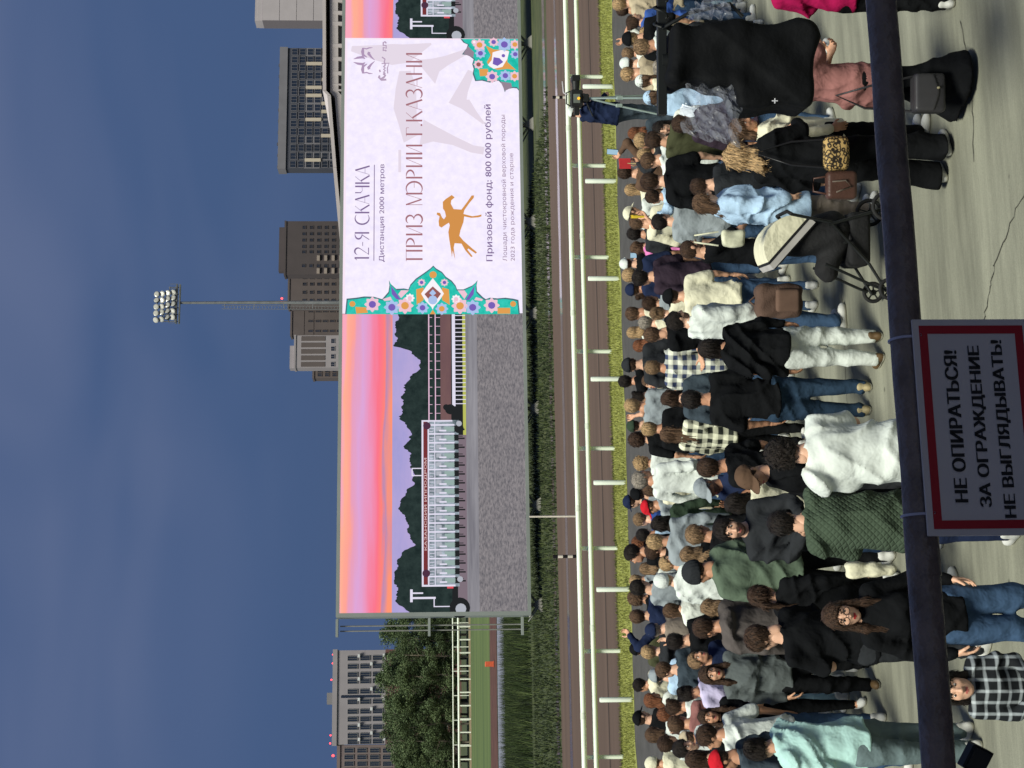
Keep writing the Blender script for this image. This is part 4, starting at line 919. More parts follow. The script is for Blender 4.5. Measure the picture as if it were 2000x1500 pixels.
# ---- head (face towards +y, centre of the skull at the origin), three resolutions of the same shape
def head_template(h, beard=False, fem=False):
    jw = .050 if fem else .056
    pr = [('e', (0, -.012, .030), (.076, .096, .088)), ('e', (0, .018, -.020), (.066, .076, .080)), ('e', (0, .030, -.070), (jw, .052, .042)), ('e', (0, .062, -.092), (.024, .022, .018))]
    P, lo = grid((-.1, -.13, -.19), (.1, .14, .14), h)
    F_ = field(P, pr, .03)
    F_ = smin(F_, sd_cap(P, (0, .086, .018), (0, .109, -.022), .007, .0125), .012)
    for s in (-1, 1):
        F_ = smin(F_, sd_ell(P, (s * .011, .100, -.027), (.009, .011, .008)), .008)
        F_ = smin(F_, sd_cap(P, (s * .018, .086, .030), (s * .048, .070, .030), .007, .005), .014)
        F_ = -smin(-F_, sd_ell(P, (s * .031, .097, .010), (.019, .014, .0095)), .008)
        F_ = smin(F_, sd_ell(P, (s * .078, -.010, -.002), (.010, .020, .032)), .008)
        F_ = smin(F_, sd_ell(P, (s * .040, .058, -.022), (.022, .022, .020)), .02)
    F_ = smin(F_, sd_cap(P, (-.016, .087, -.056), (.017, .087, -.056), .0075, .0075), .006)
    F_ = smin(F_, sd_cap(P, (-.014, .086, -.067), (.014, .086, -.067), .0085, .0085), .006)
    F_ = smin(F_, sd_cap(P, (0, -.028, -.06), (0, -.030, -.120), .052 if not fem else .046, .052 if not fem else .046), .025)
    V, Q_ = nets(F_, lo, h)
    c = V[Q_].mean(1); mi = np.zeros(len(Q_), int)
    mi[(np.abs(c[:, 0]) < .021) & (c[:, 2] < -.050 - .2 * np.abs(c[:, 0])) & (c[:, 2] > -.073 + .35 * np.abs(c[:, 0])) & (c[:, 1] > .087)] = 1
    mi[(np.abs(np.abs(c[:, 0]) - .032) < .017) & (np.abs(c[:, 2] - .034) < .0065) & (c[:, 1] > .066)] = 2
    if beard: mi[(c[:, 1] > .012) & (c[:, 2] < -.040) & (c[:, 2] > -.125) & (mi != 1) & ~((np.abs(c[:, 0]) < .02) & (c[:, 2] > -.048))] = 5
    for s in (-1, 1):                       # eyeballs, with a dark iris facing forward
        b = MB(); b.sphere((s * .031, .0765, .010), .0122, 10); n0 = len(V); v = np.array(b.v, np.float32)
        fq = [f if len(f) == 4 else (*f, f[-1]) for f in b.f]
        fq = [f for f in fq if len(set(f)) == 4]; cc = v[np.array(fq)].mean(1)
        V = np.concatenate([V, v]); Q_ = np.concatenate([Q_, np.array(fq) + n0]); dd = np.hypot(cc[:, 0] - s * .031, cc[:, 2] - .010)
        mi = np.concatenate([mi, np.where((dd < .0082) & (cc[:, 1] > .0765), 4, 3)])
    return V, Q_, mi
def hand_template(h, curl):
    """right hand hanging along -z, palm towards -x, thumb towards +y"""
    P, lo = grid((-.085, -.07, -.21), (.045, .085, .03), h)
    F_ = smin(sd_ell(P, (0, .002, -.052), (.0165, .041, .052)), sd_cap(P, (0, 0, .02), (0, 0, -.02), .026, .024), .02)
    for i, (y, l) in enumerate(((.028, .070), (.010, .080), (-.010, .074), (-.028, .058))):
        p = np.array((0.0, y, -.092 + .004 * abs(i - 1))); a = 0.0; r = .0092
        for seg in (.45, .32, .27):
            a += curl * (1 + .1 * i); q_ = p + l * seg * np.array((-math.sin(a), .06 * (1.5 - i) / 1.5, -math.cos(a))); F_ = smin(F_, sd_cap(P, p, q_, r, r * .9), .005); p, r = q_, r * .9
    p = np.array((-.004, .030, -.030)); q_ = p + np.array((-.012 - .02 * curl, .028, -.030)); F_ = smin(F_, sd_cap(P, p, q_, .0125, .0105), .012); F_ = smin(F_, sd_cap(P, q_, q_ + np.array((-.012 - .02 * curl, .006, -.026)), .0105, .009), .005)
    return nets(F_, lo, h)
HANDS = {}
def hand(h, curl):
    if (h, curl) not in HANDS: HANDS[(h, curl)] = hand_template(h, curl)
    return HANDS[(h, curl)]
HEADS = {}
def head(h, beard, fem):
    k = (h, beard, fem)
    if k not in HEADS: HEADS[k] = head_template(h, beard, fem)
    return HEADS[k]

# ---- hair and headgear, in the head's own frame
def streak(P, f, amp):
    th = np.arctan2(P[..., 0], -P[..., 1] + .02); return amp * (np.sin(th * f + 9 * P[..., 2]) + .6 * np.sin(th * f * 2.3 + 17 * P[..., 2] + 1.3))
def hair_template(kind, h, seed):
    r = np.random.default_rng(seed); ph = r.uniform(0, 6, 6)
    lo_, hi_ = (-.17, -.22, -.46), (.17, .17, .20)
    if kind in ('short', 'buzz', 'curly', 'bun', 'bald'): lo_, hi_ = (-.15, -.20, -.16), (.15, .16, .22)
    P, lo = grid(lo_, hi_, h); x, y, z = P[..., 0], P[..., 1], P[..., 2]
    th = {'short': .016, 'front': .017, 'buzz': .007, 'curly': .032, 'bun': .012, 'tail': .012, 'long': .017, 'wavy': .020, 'bob': .020, 'messy': .026, 'dreads': .018}[kind]
    sk = smin(sd_ell(P, (0, -.012, .030), (.076, .096, .088)), sd_ell(P, (0, -.005, -.020), (.068, .074, .075)), .03) - th
    front = .80 * y - .60 * z - .030 - .004 * np.sin(x * 60 + ph[0])
    if kind in ('short', 'buzz'):
        sk = sk - .008 * np.clip((z - .03) / .08, 0, 1) + .011 * np.clip((.035 - z) / .07, 0, 1) * (1 if kind == 'short' else .3); F_ = np.maximum(np.maximum(sk, front), -(z + .058 + .012 * np.sin(ph[3]) - 1.3 * np.maximum(0, np.abs(x) - .045) + .3 * np.maximum(0, y)))
        F_ = F_ + .0022 * np.sin(x * 130 + ph[1] + 60 * y) * np.sin(y * 110 + z * 70 + ph[2])
    elif kind == 'curly':
        F_ = np.maximum(np.maximum(sk, front - .008), -(z + .07)); F_ = F_ + .008 * np.sin(x * 95 + ph[0]) * np.sin(y * 90 + ph[1]) * np.sin(z * 92 + ph[2]) + .004 * np.sin(x * 170 + ph[3]) * np.sin(z * 160 + ph[4])
    elif kind == 'bun':
        F_ = np.maximum(np.maximum(sk, front), -(z + .045 + .4 * np.maximum(0, y))); F_ = F_ + streak(P, 26, .0018)
        F_ = smin(F_, sd_ell(P, (0, -.105, .075), (.046, .040, .042)) + .004 * np.sin(80 * x + 60 * z + ph[0]), .01)
    elif kind == 'tail':
        F_ = np.maximum(np.maximum(sk, front), -(z + .05)); F_ = F_ + streak(P, 26, .0018)
        t_ = smin(sd_cap(P, (0, -.10, .045), (.0, -.145, -.02), .020, .026), sd_cap(P, (0, -.145, -.02), (.01, -.135, -.27), .028, .012), .02); F_ = smin(F_, t_ + .004 * np.sin(x * 160 + 20 * z + ph[0]), .008)
    else:
        ln = {'front': .36, 'long': .30, 'wavy': .34, 'bob': .13, 'messy': .19, 'dreads': .33}[kind]
        F_ = np.maximum(sk, front)
        cur = sd_cap(P, (0, -.035, -.02), (0, -.075, -ln), .085, .062 if kind != 'bob' else .085, 1.5)
        for s in (-1, 1): cur = smin(cur, sd_cap(P, (s * .066, -.015, .0), (s * .080, -.012, -ln * .72), .030, .026), .03)
        if kind == 'front':
            for s in (-1, 1): cur = smin(cur, smin(sd_cap(P, (s * .074, .005, .0), (s * .092, .045, -.16), .026, .028), sd_cap(P, (s * .092, .045, -.16), (s * .085, .085, -.34), .030, .024), .03), .02)
        cur = np.maximum(cur, y - (.040 if kind != 'front' else .125) - .02 * np.sin(z * 20)); cur = np.maximum(cur, -(z + ln + .03 + .02 * np.sin(x * 70 + ph[0]) + .012 * np.sin(x * 150 + ph[1])))
        F_ = smin(F_, cur, .02)
        if kind == 'wavy': F_ = F_ + .006 * np.sin(z * 48 + 22 * x + ph[2])
        if kind == 'messy': F_ = F_ + .010 * np.sin(z * 42 + 50 * x + ph[2]) * np.sin(60 * x + 30 * y + ph[3])
        F_ = F_ + streak(P, 15 if kind == 'dreads' else 24, .0065 if kind == 'dreads' else .003)
    return nets(F_, lo, h)
def cap_template(h, brim=True):
    P, lo = grid((-.12, -.14, -.04), (.12, .24, .16), h); z = P[..., 2]; y = P[..., 1]
    sk = sd_ell(P, (0, -.012, .034), (.076, .096, .088)) - .022; F_ = np.maximum(sk, -(z - .028 - .12 * np.minimum(0, y + .02) * .3)); F_ = F_ + .0015 * np.cos(np.arctan2(P[..., 0], y) * 6)
    if brim:
        zb2 = .045 - .9 * P[..., 0] ** 2 * 3 - .18 * (y - .08); br = np.maximum(sd_ell(P, (0, .085, .042), (.083, .100, 1.0)), np.abs(z - zb2) - .006); br = np.maximum(br, -(y - .05)); F_ = smin(F_, br, .006)
    return nets(F_, lo, h)
def beanie_template(h):
    P, lo = grid((-.13, -.15, -.06), (.13, .14, .18), h); z = P[..., 2]; y = P[..., 1]
    F_ = np.maximum(sd_ell(P, (0, -.014, .036), (.079, .099, .094)) - .018 + .003 * np.sin(np.arctan2(P[..., 0], y) * 26), -(z + .01 - .3 * (y - .0) * .5))
    return nets(F_, lo, h)
def strands(V, Q_, kind, seed):
    """locks and flyaway strands lying on the hair's surface, so that its outline is not smooth"""
    r = np.random.default_rng(seed + 5); n = {'short': 520, 'buzz': 200, 'curly': 520}.get(kind, 620)
    nrm = np.zeros_like(V); fn = np.cross(V[Q_[:, 1]] - V[Q_[:, 0]], V[Q_[:, 2]] - V[Q_[:, 0]])
    for k in range(4): np.add.at(nrm, Q_[:, k], fn)
    nrm /= np.linalg.norm(nrm, axis=1)[:, None] + 1e-9
    i = r.integers(0, len(V), n); p = V[i]; nn = nrm[i]
    fl = np.stack([p[:, 0] * 3 + r.normal(0, .25, n), p[:, 1] * 2 + r.normal(0, .25, n) + (.5 if kind in ('short', 'buzz') else 0), -np.ones(n) + r.normal(0, .25, n)], 1)
    if kind == 'curly': fl = r.normal(size=(n, 3))
    fl -= nn * (fl * nn).sum(1)[:, None]; fl /= np.linalg.norm(fl, axis=1)[:, None] + 1e-9; sd_ = np.cross(nn, fl)
    L_ = r.uniform(.02, .045, n) * (.6 if kind in ('buzz',) else 1) * (1.7 if kind in ('long', 'wavy', 'messy', 'dreads', 'tail') else 1); wd = r.uniform(.0018, .0045, n); up2 = r.uniform(.001, .004, n) * (1.6 if kind in ('curly', 'messy') else 1)
    a = p + nn * .0005; m_ = p + fl * (L_ * .5)[:, None] + nn * (up2 * 1.2)[:, None]; e = p + fl * L_[:, None] + nn * (up2 * r.uniform(.2, 2.2, n))[:, None]
    w2 = sd_ * wd[:, None]; vv = np.stack([a - w2, a + w2, m_ + w2, m_ - w2, e + w2 * .3, e - w2 * .3], 1).reshape(-1, 3); b0 = len(V) + 6 * np.arange(n)[:, None]
    q1 = b0 + np.array([[0, 1, 2, 3]]); q2 = b0 + np.array([[3, 2, 4, 5]])
    return np.concatenate([V, vv]).astype(np.float32), np.concatenate([Q_, q1, q2])
HAIRS = {}
def hair_mesh(kind, h, seed):
    k = (kind, h, seed)
    if k not in HAIRS:
        V, Q_ = cap_template(h) if kind == 'cap' else beanie_template(h) if kind == 'beanie' else hair_template(kind, h, seed)
        if kind not in ('cap', 'beanie'): V, Q_ = strands(V, Q_, kind, seed)
        me = mesh_from(V, Q_, kind, True); me.materials.append(None); HAIRS[k] = me
    return HAIRS[k]
_sh = MB()
def shoe_mesh():
    if 'shoe' not in HAIRS:
        P, lo = grid((-.06, -.10, -.01), (.06, .21, .13), .010)
        F_ = smin(sd_ell(P, (0, .10, .035), (.045, .095, .045)), sd_ell(P, (0, -.02, .045), (.038, .065, .060)), .04); F_ = smin(F_, sd_cap(P, (0, -.02, .06), (0, -.025, .115), .040, .042), .02)
        F_ = np.maximum(F_, .002 - P[..., 2]); V, Q_ = nets(F_, lo, .010); c = V[Q_].mean(1)
        HAIRS['shoe'] = mesh_from(V, Q_, 'shoe', True, [mat('shoe_upper', (200, 200, 195)), mat('shoe_sole', (215, 212, 200))], (c[:, 2] < .024).astype(int))
    return HAIRS['shoe']

# ---- materials of people
SKINS = [(206, 158, 128), (190, 140, 110), (216, 170, 142), (164, 118, 90)]
def skin_mat(i): return mat('skin_%d' % i, SKINS[i], .5, var=.06, scale=18, spec=.4)
HAIRC = {'black': (28, 24, 22), 'darkbrown': (56, 42, 33), 'brown': (84, 66, 52), 'lightbrown': (124, 103, 80), 'blond': (164, 140, 106), 'ginger': (112, 72, 50), 'grey': (140, 136, 130)}
def hair_mat(k): c = HAIRC[k]; return mat('hair_' + k, tuple(v * .55 for v in c), .62, scale=11, c2=(min(255, c[0] * 1.32 + 10), min(235, c[1] * 1.28 + 8), min(205, c[2] * 1.22 + 7)), stretch=(9, 9, 1.0), bump=.8, bscale=16, spec=.22)
CLOTH = {'black': (20, 21, 23), 'charcoal': (44, 46, 49), 'navy': (32, 41, 66), 'white': (208, 214, 208), 'cream': (214, 210, 184), 'beige': (180, 166, 140), 'light blue': (168, 194, 218), 'grey': (140, 148, 152), 'dark plum': (54, 44, 54), 'olive': (68, 70, 50), 'dark green': (52, 66, 52), 'sage green': (88, 102, 86), 'pink': (206, 118, 172), 'magenta': (152, 22, 72), 'dusty pink': (142, 98, 94), 'blue': (58, 88, 156), 'jeans': (62, 84, 112), 'light jeans': (152, 186, 200), 'grey jeans': (104, 120, 122), 'slate': (60, 70, 78), 'brown': (92, 72, 58), 'pale cyan': (172, 208, 202), 'taupe': (126, 116, 106), 'lavender': (192, 184, 214), 'red': (190, 34, 46), 'dark jeans': (46, 64, 84), 'off white': (214, 218, 208), 'grey brown': (86, 80, 78), 'grey hoodie': (88, 94, 94)}
def cloth_mat(k):
    if k in CLOTH: return mat('cloth_' + k, CLOTH[k], .88, var=.09, scale=5, bump=.7, bscale=6, spec=.06, bdist=.05, warp=.25)
    if k in MATS: return MATS[k]
    # checked and printed cloth
    specs = {'blue check': ((222, 224, 206), (52, 62, 92), .105), 'black check': ((222, 222, 196), (34, 38, 34), .115), 'grey check': ((24, 27, 30), (176, 184, 188), .085), 'pink check': ((222, 210, 218), (150, 110, 140), .03)}
    m = mat(k, (128, 128, 128), .88, bump=.5, bscale=9, spec=.2); t = m.node_tree; b = t.nodes['Principled BSDF']
    co = N(t, 'ShaderNodeTexCoord'); sp = N(t, 'ShaderNodeSeparateXYZ'); t.links.new(co.outputs['Object'], sp.inputs[0])
    if k in specs:
        c1, c2, per = specs[k]; outs = []
        for axn in ('X', 'Z'):
            mu = N(t, 'ShaderNodeMath', operation='MULTIPLY'); mu.inputs[1].default_value = 2 * math.pi / per; t.links.new(sp.outputs[axn], mu.inputs[0])
            si = N(t, 'ShaderNodeMath', operation='SINE'); t.links.new(mu.outputs[0], si.inputs[0]); r = N(t, 'ShaderNodeMapRange'); r.inputs[1].default_value = -.25 if k != 'grey check' else .45; r.inputs[2].default_value = .25 if k != 'grey check' else .9; t.links.new(si.outputs[0], r.inputs[0]); outs.append(r)
        ad = N(t, 'ShaderNodeMath', operation='ADD'); t.links.new(outs[0].outputs[0], ad.inputs[0]); t.links.new(outs[1].outputs[0], ad.inputs[1]); dv = N(t, 'ShaderNodeMath', operation='MULTIPLY'); dv.inputs[1].default_value = .5; t.links.new(ad.outputs[0], dv.inputs[0])
        mx = N(t, 'ShaderNodeMix', data_type='RGBA'); mx.inputs[6].default_value = (*lin(c1), 1); mx.inputs[7].default_value = (*lin(c2), 1); t.links.new(dv.outputs[0], mx.inputs[0]); t.links.new(mx.outputs[2], b.inputs['Base Color'])
    elif k == 'quilted green':
        outs = []
        for sg in (1, -1):
            a = N(t, 'ShaderNodeMath', operation='MULTIPLY_ADD'); a.inputs[1].default_value = sg; t.links.new(sp.outputs['X'], a.inputs[0]); t.links.new(sp.outputs['Z'], a.inputs[2])
            mu = N(t, 'ShaderNodeMath', operation='MULTIPLY'); mu.inputs[1].default_value = 70; t.links.new(a.outputs[0], mu.inputs[0]); si = N(t, 'ShaderNodeMath', operation='SINE'); t.links.new(mu.outputs[0], si.inputs[0]); ab = N(t, 'ShaderNodeMath', operation='ABSOLUTE'); t.links.new(si.outputs[0], ab.inputs[0]); outs.append(ab)
        mn = N(t, 'ShaderNodeMath', operation='MINIMUM'); t.links.new(outs[0].outputs[0], mn.inputs[0]); t.links.new(outs[1].outputs[0], mn.inputs[1]); pw = N(t, 'ShaderNodeMath', operation='POWER'); pw.inputs[1].default_value = .5; t.links.new(mn.outputs[0], pw.inputs[0])
        bp = N(t, 'ShaderNodeBump'); bp.inputs['Strength'].default_value = .55; bp.inputs['Distance'].default_value = .014; t.links.new(pw.outputs[0], bp.inputs['Height']); t.links.new(bp.outputs[0], b.inputs['Normal'])
        for l_ in list(b.inputs['Base Color'].links): t.links.remove(l_)
        b.inputs['Base Color'].default_value = (*lin((64, 77, 62)), 1)
    return m
m_lip = mat('lips', (176, 100, 92), .45); m_lipr = mat('red_lipstick', (186, 48, 52), .4); m_white_eye = mat('eye_white', (226, 222, 216), .25, var=.02); m_iris = mat('iris', (46, 34, 26), .2)

ARM_U, ARM_F = .29, .255
POSES = {'relax': ((-.25, .05, .80), (.25, .05, .80)), 'pocket': ((-.20, .06, .90), (.20, .06, .90)), 'phone': ((-.05, .34, 1.34), (.05, .34, 1.34)), 'low': ((-.07, .30, 1.12), (.07, .30, 1.12)),
         'raiseR': ((-.25, .05, .80), (.20, .18, 1.70)), 'raiseL': ((-.20, .18, 1.70), (.22, .10, .95)), 'fold': ((.10, .22, 1.16), (-.10, .24, 1.12)), 'back': ((-.06, -.17, .97), (.06, -.17, .95)),
         'holdR': ((-.25, .05, .80), (.10, .34, 1.18)), 'holdL': ((-.10, .34, 1.18), (.25, .05, .80)), 'push': ((-.12, .40, 1.02), (.14, .40, 1.02)), 'chin': ((-.06, .18, 1.40), (.05, .24, 1.05)), 'selfie': ((-.06, .30, 1.22), (.22, .42, 1.48)), 'camera': ((-.10, .34, 1.46), (.05, .30, 1.05))}
def ik(S_, T, out):
    S_, T = np.array(S_, float), np.array(T, float); d = T - S_; L_ = np.linalg.norm(d); mx = ARM_U + ARM_F - .012
    if L_ > mx: T = S_ + d / L_ * mx; d = T - S_; L_ = mx
    dn = d / L_; a = (ARM_U ** 2 - ARM_F ** 2 + L_ ** 2) / (2 * L_); hh = math.sqrt(max(0, ARM_U ** 2 - a * a)); pole = np.array((out * .6, -.7, -.5)); pole -= dn * (pole @ dn); pole /= np.linalg.norm(pole)
    return S_ + dn * a + pole * hh, T
def build_person(sp, near):
    """sp: dict of one spectator -> root Empty with body, clothes, hair, shoes as children"""
    H = sp['H']; s = H / 1.75; fem = sp['sex'] == 'f'; r = np.random.default_rng(sp['seed']); J = lambda x, y, z: np.array((x, y, z), np.float32)
    lean = math.radians(sp.get('lean', r.uniform(0, 4))); shift = r.uniform(-.02, .02); build = sp.get('build', r.uniform(.94, 1.08))
    R_ = rotx(-lean); hipc = J(0, 0, .93)
    def up_(p): return (R_ @ (np.array(p, np.float32) - hipc) + hipc).astype(np.float32)
    hw = .09; sw = (.155 if fem else .178) * (.96 + .04 * build)
    leg = {}
    for sd in (-1, 1):
        st = r.uniform(-.05, .05); leg[sd] = (J(sd * hw, 0, .90), J(sd * (hw + .012) + shift, .02 + st * .6, .485), J(sd * (hw + .02), -.01 + st, .075))
    sh = {sd: up_((sd * sw, -.01, 1.425)) for sd in (-1, 1)}; arms = {}
    tl, tr = POSES[sp['pose']]; jit = r.uniform(-.02, .02, 3)
    for sd, T in ((-1, tl), (1, tr)):
        T = sp.get('hands', {}).get(sd, T); elb, wr = ik(sh[sd], up_(np.array(T) + jit), sd); arms[sd] = (sh[sd], elb.astype(np.float32), wr.astype(np.float32))
    hd = up_((0, .012 + math.sin(lean) * .02, H / s - .118 - (.012 if near else .026))); nk = up_((0, -.025, 1.44))
    b_ = build
    torso = [('e', J(0, -.005, .955), np.array((.158 * b_ if fem else .150 * b_, .112 * b_, .125))), ('c', up_((0, 0, 1.0)), up_((0, .004, 1.24)), .118 * b_ if fem else .132 * b_, .140 * b_, 1.32), ('e', up_((0, .002, 1.30)), np.array((.150 * b_, .105 * b_, .135))),
             ('c', sh[-1] + J(.035, 0, -.01), sh[1] + J(-.035, 0, -.01), .060, .060), ('c', up_((0, -.02, 1.40)), nk + J(0, .005, .06), .085, .052)]
    if fem: torso += [('e', up_((sd * .066, .082, 1.255)), np.array((.058, .055, .058))) for sd in (-1, 1)]
    limbs = []
    for sd in (-1, 1):
        h_, k_, a_ = leg[sd]; limbs += [('c', h_, k_, .080 * b_, .052), ('c', k_, a_, .052, .036), ('c', a_ + J(0, 0, -.03), a_ + J(sd * .02, .14, -.05), .036, .028)]
        S_, E_, W_2 = arms[sd]; limbs += [('c', S_, E_, .046 * b_, .038), ('c', E_, W_2, .038, .026)]
    neck = [('c', nk, hd + J(0, -.025, -.07), .056 if not fem else .048, .052 if not fem else .046)]
    vox = .024 if near else .031
    prims = torso + limbs + neck; lo, hi_ = bounds(prims); P, lo = grid(lo, hi_, vox); V, Q_ = nets(field(P, prims, .03), lo, vox); mi = np.zeros(len(Q_), int)
    hv, hq, hm = head(.0075 if sp.get('face') else (.0095 if near else .014), sp.get('beard', False), fem)
    hyaw = math.radians(sp.get('hyaw', r.uniform(-38, 38))); hp = math.radians(sp.get('hpitch', r.uniform(-12, 20))); HR = (rotz(-hyaw) @ rotx(-hp)).astype(np.float32)
    hs = .90 / s if H < 1.5 else (.93 if near else .87)
    n0 = len(V); V = np.concatenate([V, (hv * hs) @ HR.T + hd]); Q_ = np.concatenate([Q_, hq + n0]); mi = np.concatenate([mi, hm])
    for sd in (-1, 1):
        S_, E_, W_2 = arms[sd]; pv, pq = hand(.0065 if sp.get('face') else (.0085 if near else .0105), .62 if sp['pose'] in ('phone', 'low', 'push', 'camera', 'selfie') or (sp['pose'][:4] in ('rais', 'hold') and (sp['pose'][-1] == 'R') == (sd == 1)) else .28)
        z_ = -(W_2 - E_) / np.linalg.norm(W_2 - E_); yv = np.array((0, 1, 0.3)) if abs(z_[1]) < .85 else np.array((0, 0, 1.)); xx = np.cross(yv, z_); xx /= np.linalg.norm(xx); yy = np.cross(z_, xx); M_ = np.stack([xx, yy, z_], 1)
        hv2 = pv.copy(); fq = pq
        if sd == -1: hv2[:, 0] *= -1; fq = pq[:, ::-1]
        n0 = len(V); V = np.concatenate([V, (hv2 @ M_.T + W_2).astype(np.float32)]); Q_ = np.concatenate([Q_, fq + n0]); mi = np.concatenate([mi, np.zeros(len(fq), int)])
    hm_ = hair_mat(sp['hc'])
    root = empty('person', sp['label'], 'person', sp['loc'], sp['rz'], 'people standing in the crowd'); root.scale = (s, s, s)
    obj('body', mesh_from(V, Q_, 'body', True, [skin_mat(sp.get('skin', int(r.integers(0, 3)))), m_lipr if sp.get('lip') else m_lip, hm_, m_white_eye, m_iris, mat('stubble', (104, 78, 64), .8, var=.2, scale=120)], mi), root)
    ph = r.uniform(0, 6, 8)
    def wrinkle(P, a):
        x, y, z = P[..., 0], P[..., 1], P[..., 2]
        n1 = np.sin(7 * x + 5 * y + ph[0]) + np.sin(8 * z - 4 * x + ph[1]); rg = lambda t_: (1 - np.abs(np.sin(t_))) ** 2
        mk1 = .5 + .5 * np.sin(5 * x + 6 * z + ph[6]); mk2 = .5 + .5 * np.sin(6 * x - 5 * z + 4 * y + ph[7])
        return a * (.42 - rg(9 * z + 6 * np.abs(x) + 1.3 * n1 + ph[2]) * mk1 - rg(13 * z - 11 * x + 1.1 * n1 + ph[3]) * mk2 - .6 * rg(15 * x + 5 * z + 7 * y + 1.4 * n1 + ph[4]) * (1 - mk1)) + .0016 * np.sin(40 * x + 30 * z + ph[5]) * np.sin(37 * y + 24 * z)
    # top
    top = sp['top']; o_ = {'tee': .014, 'long': .015, 'shirt': .019, 'jacket': .022, 'hoodie': .026, 'coat': .030}[top] * sp.get('loose', 1)
    hem = sp.get('hem', {'tee': .86, 'long': .86, 'shirt': .80, 'jacket': .82, 'hoodie': .84, 'coat': .55}[top])
    tp = [(p[0], p[1], p[2] + o_) if p[0] == 'e' else ('c', p[1], p[2], p[3] + o_, p[4] + o_ * (1 if i < 4 else .35), *(p[5:])) for i, p in enumerate(torso)]
    tp[4] = ('c', torso[4][1], torso[4][1] * .35 + torso[4][2] * .65, .085 + o_, .058 + o_ * .4)
    tp.append(('c', up_((0, 0, 1.08)), J(0, 0, hem - .02), .142 * b_ + o_, .160 * b_ + o_ * 1.3, 1.30))
    for sd in (-1, 1):
        S_, E_, W_2 = arms[sd]
        if top == 'tee': tp.append(('c', S_, S_ + (E_ - S_) * .78, .056 + o_ * .8, .056 + o_ * 1.2))
        else: tp += [('c', S_, E_, .052 + o_ * .8, .044 + o_ * .9), ('c', E_, W_2 + (E_ - W_2) * .06, .043 + o_ * .8, .032 + o_ * .7)]
    tp.append(('t', up_((0, -.018, 1.462)), (.068, .015 if top in ('tee', 'long') else .019)))
    if top == 'hoodie': tp.append(('c', up_((-.07, -.125, 1.43)), up_((.07, -.125, 1.43)), .055, .055))
    if top in ('jacket', 'coat', 'shirt'): tp.append(('c', up_((-.05, -.045, 1.485)), up_((.05, -.045, 1.485)), .034, .034))
    vx = .0165 if near else .0255
    lo, hi_ = bounds(tp); lo[2] = hem - .03; P, lo = grid(lo, hi_, vx); F_ = field(P, tp, .022); F_ = np.maximum(F_ + wrinkle(P, (.026 if top != 'tee' else .023) * min(1.5, max(1, sp.get('loose', 1)))), hem + .008 * np.sin(P[..., 0] * 20 + ph[5]) - P[..., 2])
    under_ = [(p[0], p[1], p[2] + .006) if p[0] == 'e' else ('c', p[1], p[2], p[3] + .006, p[4] + .006, *(p[5:])) for p in torso[:4]]
    under_.append(('c', torso[4][1], torso[4][1] * .6 + torso[4][2] * .4, .091, .078))
    for sd in (-1, 1): S_, E_, W_2 = arms[sd]; under_.append(('c', S_, S_ + (E_ - S_) * .6, .054, .048))
    F_ = np.minimum(F_, np.maximum(field(P, under_, .03), hem - P[..., 2]))
    V, Q_ = nets(F_, lo, vx); obj({'tee': 't_shirt', 'long': 'sweater', 'shirt': 'shirt', 'jacket': 'jacket', 'hoodie': 'hoodie', 'coat': 'coat'}[top], mesh_from(V, Q_, 'top', True, [cloth_mat(sp['tc'])]), root)
    # trousers
    bot = sp['bot']; ow = .016 if bot == 'slim' else .030
    bp_ = [('e', torso[0][1], torso[0][2] + .014), ('c', J(0, 0, .98), J(0, 0, 1.03), .128 * b_, .120 * b_, 1.3)]
    for sd in (-1, 1):
        h_, k_, a_ = leg[sd]; e_ = sp.get('cuff', .050 if bot == 'slim' else (.068 if bot == 'straight' else .115))
        bp_ += [('c', h_, k_, .084 * b_ + ow, .056 + ow), ('c', k_, a_ + J(0, 0, .0 if bot != 'wide' else -.02), .056 + ow, e_)]
    lo, hi_ = bounds(bp_); hi_[2] = 1.08; lo[2] = .02; vx = .021 if near else .030; P, lo = grid(lo, hi_, vx); F_ = field(P, bp_, .018); F_ = np.maximum(F_ + wrinkle(P, .017 if bot == 'slim' else .022), .055 - P[..., 2]); und = [('e', torso[0][1], torso[0][2] + .006)] + [q2 for sd in (-1, 1) for q2 in (('c', leg[sd][0], leg[sd][1], .080 * b_ + .006, .058), ('c', leg[sd][1], leg[sd][2], .058, .042))]; F_ = np.minimum(F_, np.maximum(field(P, und, .03), .06 - P[..., 2])); F_ = np.maximum(F_, P[..., 2] - 1.03)
    V, Q_ = nets(F_, lo, vx); obj('trousers', mesh_from(V, Q_, 'trousers', True, [cloth_mat(sp['bc'])]), root)
    for sd in (-1, 1):
        a_ = leg[sd][2]; o2 = obj('shoe', shoe_mesh(), root, None, (float(a_[0]), float(a_[1]) - .005, -.002), (0, 0, -sd * .15))
        if sp.get('shoe', 'white') != 'white':
            sm_ = shoe_mesh(); o2.material_slots[0].link = 'OBJECT'; o2.material_slots[0].material = mat('shoe_' + sp['shoe'], {'black': (24, 24, 26), 'brown': (92, 72, 46), 'beige': (170, 156, 120)}[sp['shoe']], .6)
    # hair and headgear
    hh = .0085 if near else .011
    HRm = Matrix([[float(v) for v in row] for row in HR]).to_euler()
    def wear(kind, nm, m_, seed=0):
        o2 = obj(nm, hair_mesh(kind, hh, seed), root, None, tuple(float(v) for v in hd), HRm); o2.scale = (hs, hs, hs); o2.material_slots[0].link = 'OBJECT'; o2.material_slots[0].material = m_; return o2
    hk = sp['hair']
